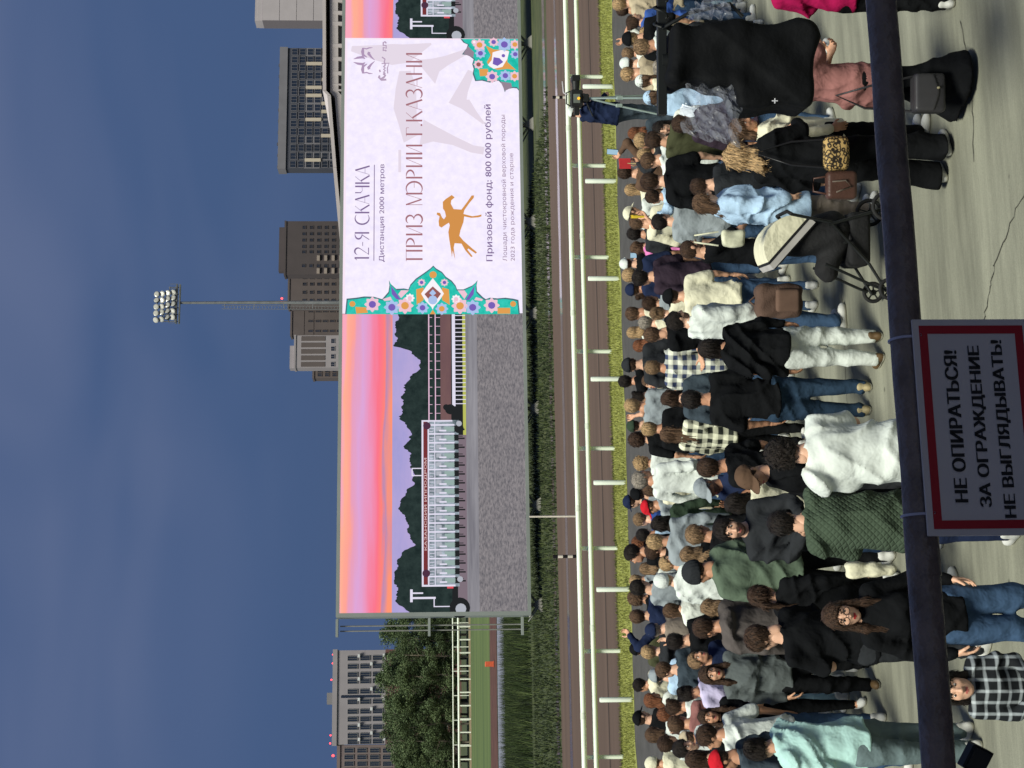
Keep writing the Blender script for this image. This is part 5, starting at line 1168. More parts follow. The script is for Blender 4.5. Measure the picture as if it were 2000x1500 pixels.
    if hk in ('cap', 'beanie'):
        wear(hk, hk, cloth_mat(sp['capc']))
        if sp.get('under', 'short'): wear(sp.get('under', 'short') if sp.get('under', 'short') != 'short' else 'buzz', 'hair', hm_, 0)
    else: wear(hk, 'hair', hm_, sp['seed'] % 2)
    if sp.get('glasses'):
        g2 = MB()
        for sd in (-1, 1): g2.tube([(sd * .033 + .025 * math.cos(t_), .112, .008 + .021 * math.sin(t_)) for t_ in np.linspace(0, 6.283, 15)], .0028, 6, cap=False); g2.cyl((sd * .058, .110, .012), (sd * .080, .0, .014), .002, .002, 5)
        g2.cyl((-.009, .113, .012), (.009, .113, .012), .0025, .0025, 5); o2 = g2.build('glasses', mat('black_frame', (18, 18, 20), .3), root); o2.location = tuple(float(v) for v in hd); o2.rotation_euler = HRm
    sp['arms'] = {sd: root.matrix_basis @ Vector(tuple(float(v) for v in arms[sd][2])) for sd in (-1, 1)}
    sp['root'] = root
    return root
# ------------------------------------------------------------------ the crowd: x, y of each head in the photograph, height, facing (0 = away, 90 = right), look
ROWS = [
 (1217, 21, 1.76, 10, 'm', 'short', 'darkbrown', 'jacket', 'navy', 'straight', 'light jeans', 'relax', {}),
 (1211, 2, 1.76, 0, 'm', 'short', 'blond', 'jacket', 'beige', 'slim', 'jeans', 'pocket', {}),
 (1236, 43, 1.70, 20, 'f', 'bun', 'darkbrown', 'jacket', 'blue', 'slim', 'jeans', 'low', {}),
 (1232, 75, 1.80, 30, 'm', 'cap', 'blond', 'tee', 'black', 'straight', 'charcoal', 'pocket', {'capc': 'black'}),
 (1256, 84, 1.78, -15, 'm', 'short', 'lightbrown', 'shirt', 'white', 'slim', 'navy', 'fold', {}),
 (1228, 104, 1.74, 5, 'm', 'short', 'lightbrown', 'tee', 'off white', 'slim', 'jeans', 'raiseR', {}),
 (1225, 125, 1.80, -10, 'm', 'cap', 'brown', 'tee', 'off white', 'straight', 'jeans', 'relax', {'capc': 'white'}),
 (1228, 142, 1.78, 0, 'm', 'short', 'blond', 'long', 'beige', 'slim', 'navy', 'pocket', {}),
 (1256, 156, 1.66, 15, 'f', 'cap', 'brown', 'tee', 'cream', 'slim', 'light jeans', 'low', {'capc': 'white', 'under': 'tail'}),
 (1274, 188, 1.66, -10, 'f', 'cap', 'brown', 'jacket', 'light blue', 'slim', 'jeans', 'relax', {'capc': 'light blue', 'under': 'tail'}),
 (1240, 262, 1.68, 10, 'f', 'bob', 'ginger', 'long', 'slate', 'slim', 'black', 'relax', {}),
 (1254, 274, 1.80, -25, 'm', 'short', 'blond', 'long', 'charcoal', 'slim', 'jeans', 'holdL', {'prop': 'board', 'hands': {-1: (-.08, .30, 1.62)}}),
 (1278, 275, 1.80, 60, 'm', 'short', 'darkbrown', 'jacket', 'olive', 'straight', 'charcoal', 'low', {'prop': 'paper'}),
 (1268, 314, 1.76, 10, 'm', 'short', 'brown', 'tee', 'white', 'slim', 'jeans', 'relax', {}),
 (1258, 297, 1.68, 0, 'f', 'long', 'blond', 'long', 'beige', 'slim', 'jeans', 'fold', {}),
 (1222, 340, 1.80, -10, 'm', 'short', 'darkbrown', 'long', 'brown', 'slim', 'black', 'raiseR', {'prop': 'phone'}),
 (1271, 354, 1.82, 5, 'm', 'short', 'darkbrown', 'tee', 'black', 'straight', 'jeans', 'relax', {'build': 1.15}),
 (1233, 371, 1.66, 0, 'f', 'long', 'blond', 'long', 'cream', 'slim', 'jeans', 'relax', {}),
 (1368, 358, 1.74, 0, 'm', 'short', 'darkbrown', 'tee', 'charcoal', 'slim', 'jeans', 'pocket', {}),
 (1446, 312, 1.70, 45, 'f', 'messy', 'blond', 'jacket', 'black', 'wide', 'black', 'holdR', {'label': 'person with tousled blond hair, black jacket and wide black trousers, beside the leopard-print bag', 'hem': .95}),
 (1450, 262, 1.66, 60, 'f', 'wavy', 'brown', 'coat', 'cream', 'straight', 'black', 'relax', {'hem': .75}),
 (1274, 383, 1.66, 15, 'f', 'bun', 'darkbrown', 'tee', 'light blue', 'slim', 'jeans', 'raiseL', {'prop': 'yellow'}),
 (1232, 421, 1.76, 0, 'm', 'cap', 'brown', 'tee', 'white', 'slim', 'jeans', 'relax', {'capc': 'cream'}),
 (1246, 437, 1.78, 0, 'm', 'short', 'brown', 'hoodie', 'cream', 'slim', 'jeans', 'relax', {}),
 (1240, 458, 1.76, 0, 'm', 'short', 'black', 'tee', 'charcoal', 'slim', 'black', 'relax', {}),
 (1243, 482, 1.66, -5, 'f', 'wavy', 'brown', 'long', 'pink', 'slim', 'jeans', 'relax', {}),
 (1223, 515, 1.76, -5, 'm', 'cap', 'brown', 'tee', 'black', 'slim', 'jeans', 'phone', {'capc': 'white', 'prop': 'phone'}),
 (1231, 538, 1.80, 0, 'm', 'short', 'blond', 'tee', 'navy', 'slim', 'jeans', 'relax', {}),
 (1252, 539, 1.78, 0, 'm', 'short', 'black', 'tee', 'dark plum', 'slim', 'jeans', 'relax', {'build': 1.15}),
 (1290, 433, 1.74, 20, 'm', 'short', 'black', 'tee', 'grey', 'slim', 'jeans', 'relax', {'build': 1.1}),
 (1347, 493, 1.84, 80, 'm', 'buzz', 'darkbrown', 'tee', 'black', 'straight', 'jeans', 'push', {'beard': True, 'hpitch': 12, 'label': 'person with cropped dark hair and beard in black t-shirt pushing the stroller', 'face': True, 'hyaw': -5}),
 (1376, 404, 1.70, 90, 'f', 'long', 'brown', 'shirt', 'light blue', 'straight', 'taupe', 'relax', {'hem': .66, 'loose': 2.2, 'build': 1.3, 'label': 'person with straight brown hair in a long loose light blue shirt'}),
 (1236, 564, 1.78, 0, 'm', 'cap', 'brown', 'tee', 'navy', 'slim', 'jeans', 'relax', {'capc': 'navy'}),
 (1252, 578, 1.66, 45, 'f', 'bun', 'darkbrown', 'long', 'pink check', 'slim', 'jeans', 'low', {}),
 (1312, 578, 1.66, -10, 'm', 'cap', 'darkbrown', 'tee', 'cream', 'slim', 'jeans', 'relax', {'capc': 'black'}),
 (1322, 632, 1.82, 65, 'm', 'short', 'black', 'shirt', 'white', 'straight', 'jeans', 'relax', {'beard': True, 'face': True, 'build': 1.32, 'loose': 2.0, 'hpitch': 6, 'hyaw': 10, 'label': 'bearded person in a loose white shirt beside the brown backpack'}),
 (1237, 612, 1.78, 0, 'm', 'short', 'brown', 'tee', 'cream', 'slim', 'jeans', 'relax', {}),
 (1284, 617, 1.62, 20, 'f', 'bun', 'lightbrown', 'tee', 'cream', 'slim', 'jeans', 'relax', {}),
 (1237, 651, 1.68, 0, 'f', 'bob', 'blond', 'tee', 'off white', 'slim', 'jeans', 'relax', {}),
 (1276, 650, 1.80, -10, 'm', 'short', 'brown', 'tee', 'black', 'slim', 'jeans', 'fold', {}),
 (1250, 675, 1.68, 0, 'f', 'bob', 'ginger', 'jacket', 'navy', 'slim', 'jeans', 'phone', {'prop': 'phone'}),
 (1232, 711, 1.78, 0, 'm', 'cap', 'darkbrown', 'tee', 'charcoal', 'slim', 'jeans', 'relax', {'capc': 'charcoal'}),
 (1276, 718, 1.78, 0, 'm', 'short', 'lightbrown', 'shirt', 'blue check', 'slim', 'jeans', 'relax', {'build': 1.12}),
 (1387, 680, 1.70, -15, 'f', 'long', 'black', 'long', 'black', 'straight', 'white', 'relax', {'hem': .90, 'shoe': 'brown', 'build': 1.1, 'label': 'person with long black hair in a black top and white trousers', 'loose': 1.6}),
 (1222, 743, 1.80, -10, 'm', 'short', 'black', 'tee', 'black', 'slim', 'jeans', 'relax', {}),
 (1248, 773, 1.66, -35, 'f', 'bun', 'black', 'tee', 'white', 'slim', 'jeans', 'raiseL', {'prop': 'phone2'}),
 (1236, 797, 1.74, 0, 'm', 'short', 'blond', 'tee', 'grey', 'slim', 'jeans', 'relax', {}),
 (1308, 778, 1.66, 10, 'f', 'wavy', 'darkbrown', 'tee', 'slate', 'slim', 'jeans', 'relax', {}),
 (1357, 780, 1.80, 0, 'm', 'short', 'black', 'tee', 'black', 'straight', 'dark jeans', 'relax', {'build': 1.15, 'shoe': 'beige', 'label': 'broad person in black t-shirt, dark blue jeans and beige shoes', 'loose': 1.5}),
 (1238, 831, 1.76, 0, 'm', 'cap', 'darkbrown', 'tee', 'beige', 'slim', 'jeans', 'relax', {'capc': 'dark green'}),
 (1269, 838, 1.76, 0, 'm', 'short', 'blond', 'tee', 'black', 'slim', 'jeans', 'relax', {}),
 (1244, 857, 1.68, 0, 'f', 'curly', 'darkbrown', 'tee', 'black', 'slim', 'jeans', 'relax', {}),
 (1306, 851, 1.70, 0, 'f', 'dreads', 'brown', 'shirt', 'black check', 'slim', 'black', 'relax', {'hem': .86, 'build': 1.1}),
 (1252, 906, 1.70, 10, 'f', 'curly', 'blond', 'tee', 'white', 'slim', 'jeans', 'relax', {}),
 (1252, 940, 1.78, 0, 'm', 'short', 'grey', 'shirt', 'white', 'slim', 'jeans', 'pocket', {}),
 (1270, 955, 1.68, 0, 'f', 'tail', 'brown', 'shirt', 'cream', 'slim', 'jeans', 'relax', {}),
 (1246, 965, 1.78, 0, 'm', 'cap', 'darkbrown', 'tee', 'grey', 'slim', 'jeans', 'relax', {'capc': 'black'}),
 (1231, 977, 1.80, -80, 'm', 'cap', 'darkbrown', 'tee', 'charcoal', 'slim', 'jeans', 'relax', {'capc': 'navy'}),
 (1267, 984, 1.70, -60, 'm', 'cap', 'brown', 'tee', 'grey', 'slim', 'jeans', 'relax', {'capc': 'red'}),
 (1251, 1013, 1.76, 0, 'm', 'short', 'lightbrown', 'tee', 'blue', 'slim', 'jeans', 'relax', {}),
 (1288, 1022, 1.66, 0, 'f', 'wavy', 'black', 'jacket', 'dark green', 'slim', 'black', 'relax', {}),
 (1258, 1045, 1.78, 0, 'm', 'short', 'black', 'tee', 'light blue', 'slim', 'jeans', 'relax', {}),
 (1248, 1062, 1.68, 0, 'f', 'curly', 'ginger', 'long', 'navy', 'slim', 'jeans', 'relax', {}),
 (1283, 1058, 1.76, 0, 'm', 'short', 'blond', 'jacket', 'grey', 'slim', 'jeans', 'relax', {}),
 (1236, 1080, 1.82, -65, 'm', 'short', 'black', 'tee', 'black', 'slim', 'jeans', 'relax', {'skin': 1}),
 (1263, 1107, 1.66, -50, 'f', 'bob', 'lightbrown', 'long', 'off white', 'slim', 'jeans', 'relax', {}),
 (1379, 945, 1.74, -125, 'm', 'cap', 'grey', 'tee', 'navy', 'straight', 'charcoal', 'chin', {'capc': 'grey', 'beard': True, 'skin': 3, 'hpitch': 14, 'face': True}),
 (1388, 911, 1.76, -10, 'm', 'short', 'darkbrown', 'tee', 'black', 'slim', 'jeans', 'relax', {}),
 (1466, 925, 1.76, -110, 'm', 'cap', 'darkbrown', 'long', 'black', 'straight', 'charcoal', 'low', {'capc': 'brown', 'hpitch': 20, 'face': True}),
 (1422, 1035, 1.80, 170, 'm', 'short', 'black', 'shirt', 'charcoal', 'slim', 'jeans', 'low', {'beard': True, 'face': True, 'hyaw': 8, 'hpitch': 4, 'label': 'bearded person in dark shirt turned round towards the grandstand'}),
 (1364, 1050, 1.76, 0, 'm', 'short', 'lightbrown', 'jacket', 'black', 'slim', 'jeans', 'relax', {}),
 (1345, 1082, 1.68, -10, 'f', 'wavy', 'lightbrown', 'tee', 'black', 'slim', 'jeans', 'relax', {}),
 (1363, 1116, 1.80, 5, 'm', 'beanie', 'darkbrown', 'long', 'sage green', 'slim', 'black', 'relax', {'capc': 'charcoal', 'build': 1.25, 'hem': .80}),
 (1536, 882, 1.80, 10, 'm', 'curly', 'black', 'tee', 'white', 'slim', 'navy', 'low', {'build': 1.2, 'loose': 1.8, 'hem': .82, 'hpitch': 14, 'lean': 6}),
 (1537, 1018, 1.78, -15, 'm', 'short', 'black', 'jacket', 'quilted green', 'slim', 'navy', 'low', {'build': 1.2, 'hem': .80, 'hpitch': 14, 'lean': 6, 'label': 'person in a dark green quilted jacket, head bowed'}),
 (1440, 985, 1.68, 10, 'f', 'wavy', 'black', 'jacket', 'cream', 'slim', 'black', 'holdR', {}),
 (1244, 1134, 1.76, 0, 'm', 'short', 'blond', 'jacket', 'grey', 'slim', 'jeans', 'relax', {}),
 (1248, 1152, 1.80, 20, 'm', 'short', 'black', 'tee', 'grey', 'slim', 'jeans', 'relax', {}),
 (1296, 1139, 1.68, 0, 'f', 'beanie', 'blond', 'jacket', 'white', 'slim', 'jeans', 'relax', {'capc': 'white', 'build': 1.15}),
 (1243, 1172, 1.78, 50, 'm', 'curly', 'brown', 'tee', 'black', 'slim', 'jeans', 'relax', {'build': 1.1}),
 (1246, 1202, 1.78, 0, 'm', 'short', 'brown', 'jacket', 'navy', 'slim', 'jeans', 'raiseL', {}),
 (1487, 1172, 1.70, 40, 'f', 'tail', 'darkbrown', 'jacket', 'black', 'slim', 'black', 'relax', {'hpitch': 8}),
 (1387, 1186, 1.68, 30, 'f', 'wavy', 'lightbrown', 'long', 'grey hoodie', 'slim', 'jeans', 'relax', {}),
 (1380, 1221, 1.78, -35, 'm', 'short', 'darkbrown', 'hoodie', 'grey brown', 'slim', 'jeans', 'relax', {'beard': True, 'build': 1.1}),
 (1245, 1268, 1.74, -5, 'm', 'cap', 'darkbrown', 'tee', 'olive', 'slim', 'jeans', 'relax', {'capc': 'black'}),
 (1268, 1273, 1.76, 25, 'm', 'short', 'blond', 'hoodie', 'charcoal', 'slim', 'jeans', 'relax', {}),
 (1321, 1250, 1.80, -60, 'm', 'short', 'black', 'hoodie', 'black', 'slim', 'jeans', 'pocket', {'build': 1.1, 'hpitch': 8}),
 (1361, 1291, 1.62, 130, 'm', 'short', 'lightbrown', 'tee', 'navy', 'slim', 'jeans', 'relax', {'face': True}),
 (1387, 1318, 1.62, 165, 'f', 'front', 'darkbrown', 'hoodie', 'grey hoodie', 'straight', 'black', 'relax', {'face': True, 'hyaw': -8, 'hpitch': 4, 'shoe': 'brown', 'lip': True, 'label': 'person in grey hoodie with long dark hair facing the grandstand'}),
 (1250, 1336, 1.76, -10, 'm', 'short', 'black', 'hoodie', 'cream', 'slim', 'jeans', 'relax', {}),
 (1341, 1350, 1.64, -25, 'f', 'bun', 'black', 'tee', 'lavender', 'slim', 'light jeans', 'low', {}),
 (1316, 1378, 1.66, 0, 'f', 'bun', 'darkbrown', 'long', 'white', 'slim', 'jeans', 'relax', {}),
 (1379, 1401, 1.66, 165, 'f', 'front', 'darkbrown', 'long', 'black', 'slim', 'black', 'fold', {'face': True, 'hyaw': 6, 'label': 'person with long dark hair and folded arms facing the grandstand'}),
 (1251, 1407, 1.78, 10, 'm', 'cap', 'darkbrown', 'long', 'black', 'slim', 'jeans', 'relax', {'capc': 'black'}),
 (1323, 1414, 1.74, -10, 'm', 'short', 'brown', 'long', 'dusty pink', 'slim', 'jeans', 'relax', {}),
 (1276, 1436, 1.66, 0, 'f', 'bob', 'brown', 'shirt', 'white', 'slim', 'jeans', 'relax', {}),
 (1346, 1443, 1.74, 0, 'm', 'cap', 'brown', 'tee', 'navy', 'slim', 'jeans', 'relax', {'capc': 'beige'}),
 (1386, 1433, 1.76, -20, 'm', 'short', 'darkbrown', 'tee', 'white', 'slim', 'jeans', 'relax', {}),
 (1412, 1477, 1.74, -60, 'm', 'cap', 'darkbrown', 'tee', 'slate', 'slim', 'jeans', 'relax', {'capc': 'red'}),
 (1358, 1482, 1.68, -20, 'f', 'long', 'darkbrown', 'tee', 'charcoal', 'slim', 'jeans', 'relax', {}),
 (1276, 1491, 1.70, 0, 'f', 'beanie', 'brown', 'jacket', 'cream', 'slim', 'jeans', 'relax', {'capc': 'cream'}),
 (1482, 1452, 1.80, -60, 'f', 'bun', 'black', 'jacket', 'pale cyan', 'straight', 'grey jeans', 'low', {'hpitch': 14, 'label': 'person in pale cyan denim jacket and grey jeans, hands together', 'build': 1.1, 'hem': .84, 'loose': 1.3}),
 (1488, 1242, 1.80, -10, 'm', 'short', 'darkbrown', 'tee', 'black', 'straight', 'charcoal', 'low', {'build': 1.2, 'loose': 1.5, 'hem': .82}),
 (1637, 1203, 1.70, 168, 'f', 'front', 'darkbrown', 'jacket', 'black', 'straight', 'jeans', 'relax', {'face': True, 'glasses': True, 'lip': True, 'hyaw': 6, 'hpitch': 6, 'label': 'person with glasses and red lipstick in black jacket and blue jeans'}),
 (1855, 1344, 1.30, 172, 'm', 'bob', 'black', 'shirt', 'grey check', 'slim', 'black', 'low', {'face': True, 'hpitch': 0, 'hyaw': 4, 'label': 'child in a black and white checked shirt beside the railing sign'}),
 (1480, -26, 1.68, 30, 'f', 'bun', 'darkbrown', 'jacket', 'magenta', 'straight', 'black', 'holdL', {'lean': 14, 'build': 1.2, 'label': 'person in a bright magenta jacket near the camera crane'}),
 (1500, 166, 1.66, 80, 'f', 'bob', 'darkbrown', 'tee', 'dusty pink', 'wide', 'black', 'low', {'hands': {1: (.05, .42, 1.30), -1: (-.06, .26, 1.10)}, 'cuff': .23, 'label': 'person in a dusty pink shirt and wide black trousers', 'loose': 2.6, 'hem': .62, 'build': 1.2, 'lean': 6}),
 (1119, 221, 1.78, 75, 'm', 'cap', 'darkbrown', 'jacket', 'navy', 'straight', 'slate', 'camera', {'capc': 'white', 'label': 'camera operator in navy jacket beside the running rail', 'build': 1.35, 'fixed': 1, 'loose': 1.6}),
 (1310, 1190, 1.66, 0, 'f', 'long', 'brown', 'jacket', 'off white', 'slim', 'jeans', 'relax', {}),
 (1297, 1308, 1.66, -10, 'm', 'short', 'brown', 'long', 'slate', 'slim', 'jeans', 'relax', {}),
 (1330, 245, 1.70, 0, 'f', 'bob', 'darkbrown', 'jacket', 'dark plum', 'slim', 'jeans', 'relax', {}),
 (1320, 110, 1.74, 0, 'm', 'short', 'brown', 'jacket', 'beige', 'slim', 'charcoal', 'relax', {}),
]
# the rest of the packed rows, between those above
rx = random.Random(41)
for ex_ in [(1262, 62), (1290, 128), (1290, 250), (1268, 596), (1262, 632), (1265, 742), (1276, 1085), (1303, 1106), (1277, 1226), (1284, 1322), (1272, 1371), (1301, 1396), (1302, 1457), (1333, 1466)]:
    sx_ = rx.choice('mf'); hr_ = rx.choice(['short', 'short', 'curly', 'cap', 'buzz'] if sx_ == 'm' else ['wavy', 'long', 'tail', 'bob', 'messy']); d_ = {'capc': rx.choice(['grey', 'beige', 'navy', 'off white', 'charcoal'])} if hr_ == 'cap' else {}
    ROWS.append((*ex_, rx.uniform(1.62, 1.84) if sx_ == 'm' else rx.uniform(1.56, 1.70), rx.choice([-70, -40, -20, 0, 10, 30, 60, 80, 140, -150]), sx_, hr_, rx.choice(['darkbrown', 'brown', 'lightbrown', 'blond', 'black', 'grey', 'ginger']), rx.choice(['tee', 'long', 'shirt', 'jacket', 'hoodie']), rx.choice(['cream', 'off white', 'white', 'light blue', 'beige', 'navy', 'black', 'grey', 'slate', 'cream', 'taupe']), 'slim', rx.choice(['jeans', 'black', 'charcoal']), rx.choice(['relax', 'low', 'phone', 'fold', 'pocket', 'chin']), d_))
TOPW = {'tee': 't-shirt', 'long': 'sweater', 'shirt': 'shirt', 'jacket': 'jacket', 'hoodie': 'hoodie', 'coat': 'coat'}
HAIRW = {'front': 'long {} hair', 'short': 'short {} hair', 'buzz': 'cropped {} hair', 'curly': 'curly {} hair', 'bun': '{} hair in a bun', 'tail': '{} ponytail', 'long': 'long {} hair', 'wavy': 'long wavy {} hair', 'bob': '{} bob', 'messy': 'tousled {} hair', 'dreads': '{} dreadlocks'}
COLW = {'darkbrown': 'dark brown', 'lightbrown': 'light brown'}
TCW = {'grey hoodie': 'grey', 'quilted green': 'quilted green', 'blue check': 'blue checked', 'black check': 'black checked', 'pink check': 'pink checked', 'grey brown': 'grey-brown', 'off white': 'off-white'}
PEOPLE = []
for i, (x, y, H, ang, sex, hair, hc, top, tc, bot, bc, pose, ex) in enumerate(ROWS):
    sp = dict(x=x, y=y, H=H, ang=ang, sex=sex, hair=hair, hc=hc, top=top, tc=tc, bot=bot, bc=bc, pose=pose, seed=100 + i, i=i); sp.update(ex)
    hw_ = (TCW.get(sp.get('capc'), sp.get('capc', '')) + ' ' + hair) if hair in ('cap', 'beanie') else HAIRW[hair].format(COLW.get(hc, hc))
    sp['short'] = TCW.get(tc, tc) + ' ' + TOPW[top]
    art = 'a ' + hw_ if hair in ('cap', 'beanie', 'tail', 'bob') else hw_
    sp['base'] = sp.get('label') or 'person with %s in %s' % (art, sp['short'])
    if 'label' not in sp and abs(ang) < 70: sp['ang'] = ang + random.Random(i).uniform(-45, 45)
    PEOPLE.append(sp)
def foot(sp, H):
    d = ray(sp['x'], sp['y']); t = (H - .118 * H / 1.75 - CAM_H) / d.z; return CAM + d * t
for sp in PEOPLE: sp['H0'] = sp['H']
for it in range(5):
    for a in PEOPLE:
        if a.get('fixed'): continue
        best = None
        for dh in np.linspace(-.11, .11, 12):
            H = a['H0'] + dh; p = foot(a, H); c = dh * dh * 2
            for b in PEOPLE:
                if b is a: continue
                q_ = foot(b, b['H']); d = math.hypot(p.x - q_.x, p.y - q_.y)
                if d < .62: c += (.62 - d) ** 2 * 6
            if best is None or c < best[0]: best = (c, H)
        a['H'] = float(best[1])
from collections import Counter
cnt = Counter(sp['base'] for sp in PEOPLE); cs = Counter(sp['short'] for sp in PEOPLE if 'label' not in sp)
for sp in PEOPLE:
    p = foot(sp, sp['H']); sp['loc'] = (p.x, p.y, .004 if p.y < YB - 6 else .008); sp['rz'] = -(math.radians(sp['ang']) + YAW)
for sp in PEOPLE:
    lab = sp['base']
    if cnt[lab] > 1:
        ref = min((q_ for q_ in PEOPLE if q_ is not sp and 'label' not in q_ and cs[q_['short']] == 1), key=lambda q_: math.dist(q_['loc'], sp['loc']))
        lab += (' behind the ' if sp['loc'][1] > ref['loc'][1] + .25 else ' in front of the ' if sp['loc'][1] < ref['loc'][1] - .25 else ' beside the ') + ref['short']
    sp['label'] = lab
for sp in PEOPLE:
    dist = (Vector(sp['loc']) - CAM).length; build_person(sp, dist < 15.2)

# ------------------------------------------------------------------ things people hold or carry
m_blk = mat('black_plastic', (24, 24, 26), .4); m_scr = glow('phone_screen', (170, 205, 225), .9)
def phone(sp, side, label, on=True, col=None):
    p = sp['arms'][side] + Vector((0, 0, .09 * sp['H'] / 1.75)); fw = Vector((math.sin(-sp['rz']), math.cos(sp['rz']), 0)) * .03
    r = empty('phone', label, 'phone', p + fw, sp['rz']); r.rotation_euler = (math.radians(-12), 0, sp['rz'])
    MB().box(-.038, .038, .0, .009, -.075, .075, bev=.004).build('case', col or m_blk, r); MB().box(-.034, .034, -.0015, 0, -.07, .07).build('display', m_scr if on else m_blk, r)
def by(i0, **kw): return next(s_ for s_ in PEOPLE if all(s_.get(k) == v for k, v in kw.items()))
for sp in PEOPLE:
    pr_ = sp.get('prop')
    if pr_ == 'phone': phone(sp, 1, 'lit phone held up by the person in the ' + sp['short'] + (' and white cap' if sp['hair'] == 'cap' else ''))
    if pr_ == 'phone2': phone(sp, 1, 'bright phone held low by the person in a white t-shirt, arm raised', True)
    if pr_ == 'board':
        p = sp['arms'][-1]; r = empty('paddle', 'square red hand paddle held above the blond heads', 'paddle', p + Vector((0, 0, .02)), sp['rz'])
        MB().box(-.075, .075, -.004, .004, .08, .22, bev=.003).build('board', mat('red_card', (220, 62, 66), .5), r); MB().cyl((0, 0, -.06), (0, 0, .12), .008, .008, 6).build('handle', mat('pale_wood', (200, 180, 130), .6), r)
    if pr_ == 'yellow':
        p = sp['arms'][-1]; r = empty('flag_stick', 'small yellow stick held up among the back rows', 'stick', p, sp['rz']); MB().tube([(0, 0, -.03), (0, 0, .16)], .014, 8).build('stick', mat('yellow_plastic', (226, 196, 60), .5), r); MB().box(-.02, .02, -.004, .004, .10, .18).build('tip', mat('yellow_plastic', (226, 196, 60), .5), r)
    if pr_ == 'paper':
        p = (sp['arms'][1] + sp['arms'][-1]) / 2; r = empty('paper_sheets', 'loose white printed sheets held by the person in the olive jacket', 'paper', p + Vector((0, 0, .10)), sp['rz'])
        for k in range(3):
            vs, fs = [], []
            for a_ in range(5):
                for b_ in range(4): vs.append((-.105 + .07 * b_ + .01 * k, .02 * math.sin(a_ * .9 + k) + .006 * k, -.15 + .075 * a_))
            fs = [(a_ * 4 + b_, a_ * 4 + b_ + 1, a_ * 4 + b_ + 5, a_ * 4 + b_ + 4) for a_ in range(4) for b_ in range(3)]
            o = obj('sheet', mesh_from(vs, fs, 'sheet', True), r, mat('paper', (224, 232, 240), .8)); o.rotation_euler = (math.radians(-25), math.radians(6 * k - 6), math.radians(9 * k))
        q_ = sp['root'].matrix_basis @ Vector((.26, .05, .80)); r = empty('pouch', 'neon green pouch hanging below the white sheets', 'bag', q_, sp['rz'])
        MB().box(-.07, .07, -.03, .03, -.12, .04, bev=.025).build('bag', mat('neon_green', (150, 230, 60), .5), r, True); MB().tube([(-.05, 0, .04), (-.03, 0, .14), (.03, 0, .14), (.05, 0, .04)], .006, 6).build('strap', m_blk, r)
def sdf_obj(name, P_fn, lo, hi_, h, m_, parent, smooth=True):
    P, l0 = grid(lo, hi_, h); V, Q_ = nets(P_fn(P), l0, h); return obj(name, mesh_from(V, Q_, name, smooth, [m_] if not isinstance(m_, list) else m_), parent)
def rbox(P, c, hs_, r):
    q_ = np.abs(P - np.asarray(c, np.float32)) - (np.asarray(hs_, np.float32) - r); return np.sqrt((np.maximum(q_, 0) ** 2).sum(-1)) + np.minimum(q_.max(-1), 0) - r
def in_front(sp, lx, ly, lz): return sp['root'].matrix_basis @ Vector((lx, ly, lz))
# brown backpack and green bag by the white shirt
sw_ = next(s_ for s_ in PEOPLE if 'loose white shirt' in s_['label'])
q_ = on_d(1520, 588, (Vector(sw_['loc']) - CAM).dot(fwd) - .32); bpk = empty('backpack', 'brown canvas backpack with a flap pocket beside the loose white shirt', 'backpack', (q_.x, q_.y, q_.z - .22), -YAW)
m_can = mat('brown_canvas', (86, 66, 56), .9, var=.12, scale=9, bump=.4, bscale=60)
sdf_obj('bag', lambda P: rbox(P, (0, 0, .22), (.17, .11, .23), .07) + .006 * np.sin(P[..., 0] * 40 + P[..., 2] * 30), (-.22, -.16, -.04), (.22, .16, .5), .012, m_can, bpk)
sdf_obj('pocket', lambda P: rbox(P, (.0, -.10, .15), (.115, .05, .12), .035), (-.16, -.18, -.02), (.16, .0, .32), .011, mat('brown_canvas_flap', (98, 76, 64), .9, var=.12, scale=9), bpk)
MB().tube([(-.10, .08, .42), (-.13, .16, .30), (-.12, .15, .10), (-.09, .10, .03)], .016, 6).build('strap', m_can, bpk, True); MB().tube([(.10, .08, .42), (.13, .16, .30), (.12, .15, .10), (.09, .10, .03)], .016, 6).build('strap', m_can, bpk, True); MB().tube([(-.05, .03, .44), (0, .03, .50), (.05, .03, .44)], .012, 6).build('handle', m_can, bpk, True)
# leopard bag and brown handbag
lw = next(s_ for s_ in PEOPLE if 'leopard' in s_['label']); dl = (Vector(lw['loc']) - CAM).dot(fwd)
q_ = on_d(1633, 300, dl - .30); lb = empty('shoulder_bag', 'leopard-print bag at the hip of the tousled blond person', 'bag', (q_.x, q_.y, q_.z), -YAW)
m_leo = mat('leopard_print', (180, 150, 100), .7)
t = m_leo.node_tree; vo = N(t, 'ShaderNodeTexVoronoi'); vo.inputs['Scale'].default_value = 34; co = N(t, 'ShaderNodeTexCoord'); t.links.new(co.outputs['Object'], vo.inputs['Vector']); cr_ = N(t, 'ShaderNodeValToRGB'); el = cr_.color_ramp.elements; el[0].position = .30; el[0].color = (*lin((176, 146, 92)), 1); el[1].position = .42; el[1].color = (*lin((30, 24, 18)), 1); el.new(.62).color = (*lin((36, 28, 20)), 1); el.new(.72).color = (*lin((176, 146, 92)), 1); t.links.new(vo.outputs['Distance'], cr_.inputs[0]); t.links.new(cr_.outputs[0], t.nodes['Principled BSDF'].inputs['Base Color'])
sdf_obj('bag', lambda P: np.maximum(rbox(P, (0, 0, 0), (.135, .06, .10), .05), -(P[..., 2] + .10 - 1.2 * P[..., 0] ** 2)), (-.17, -.1, -.14), (.17, .1, .14), .011, m_leo, lb); MB().tube([(-.11, 0, .08), (-.08, .06, .34), (.02, .10, .62), (.10, .06, .34), (.11, 0, .08)], .009, 6).build('strap', m_blk, lb, True)
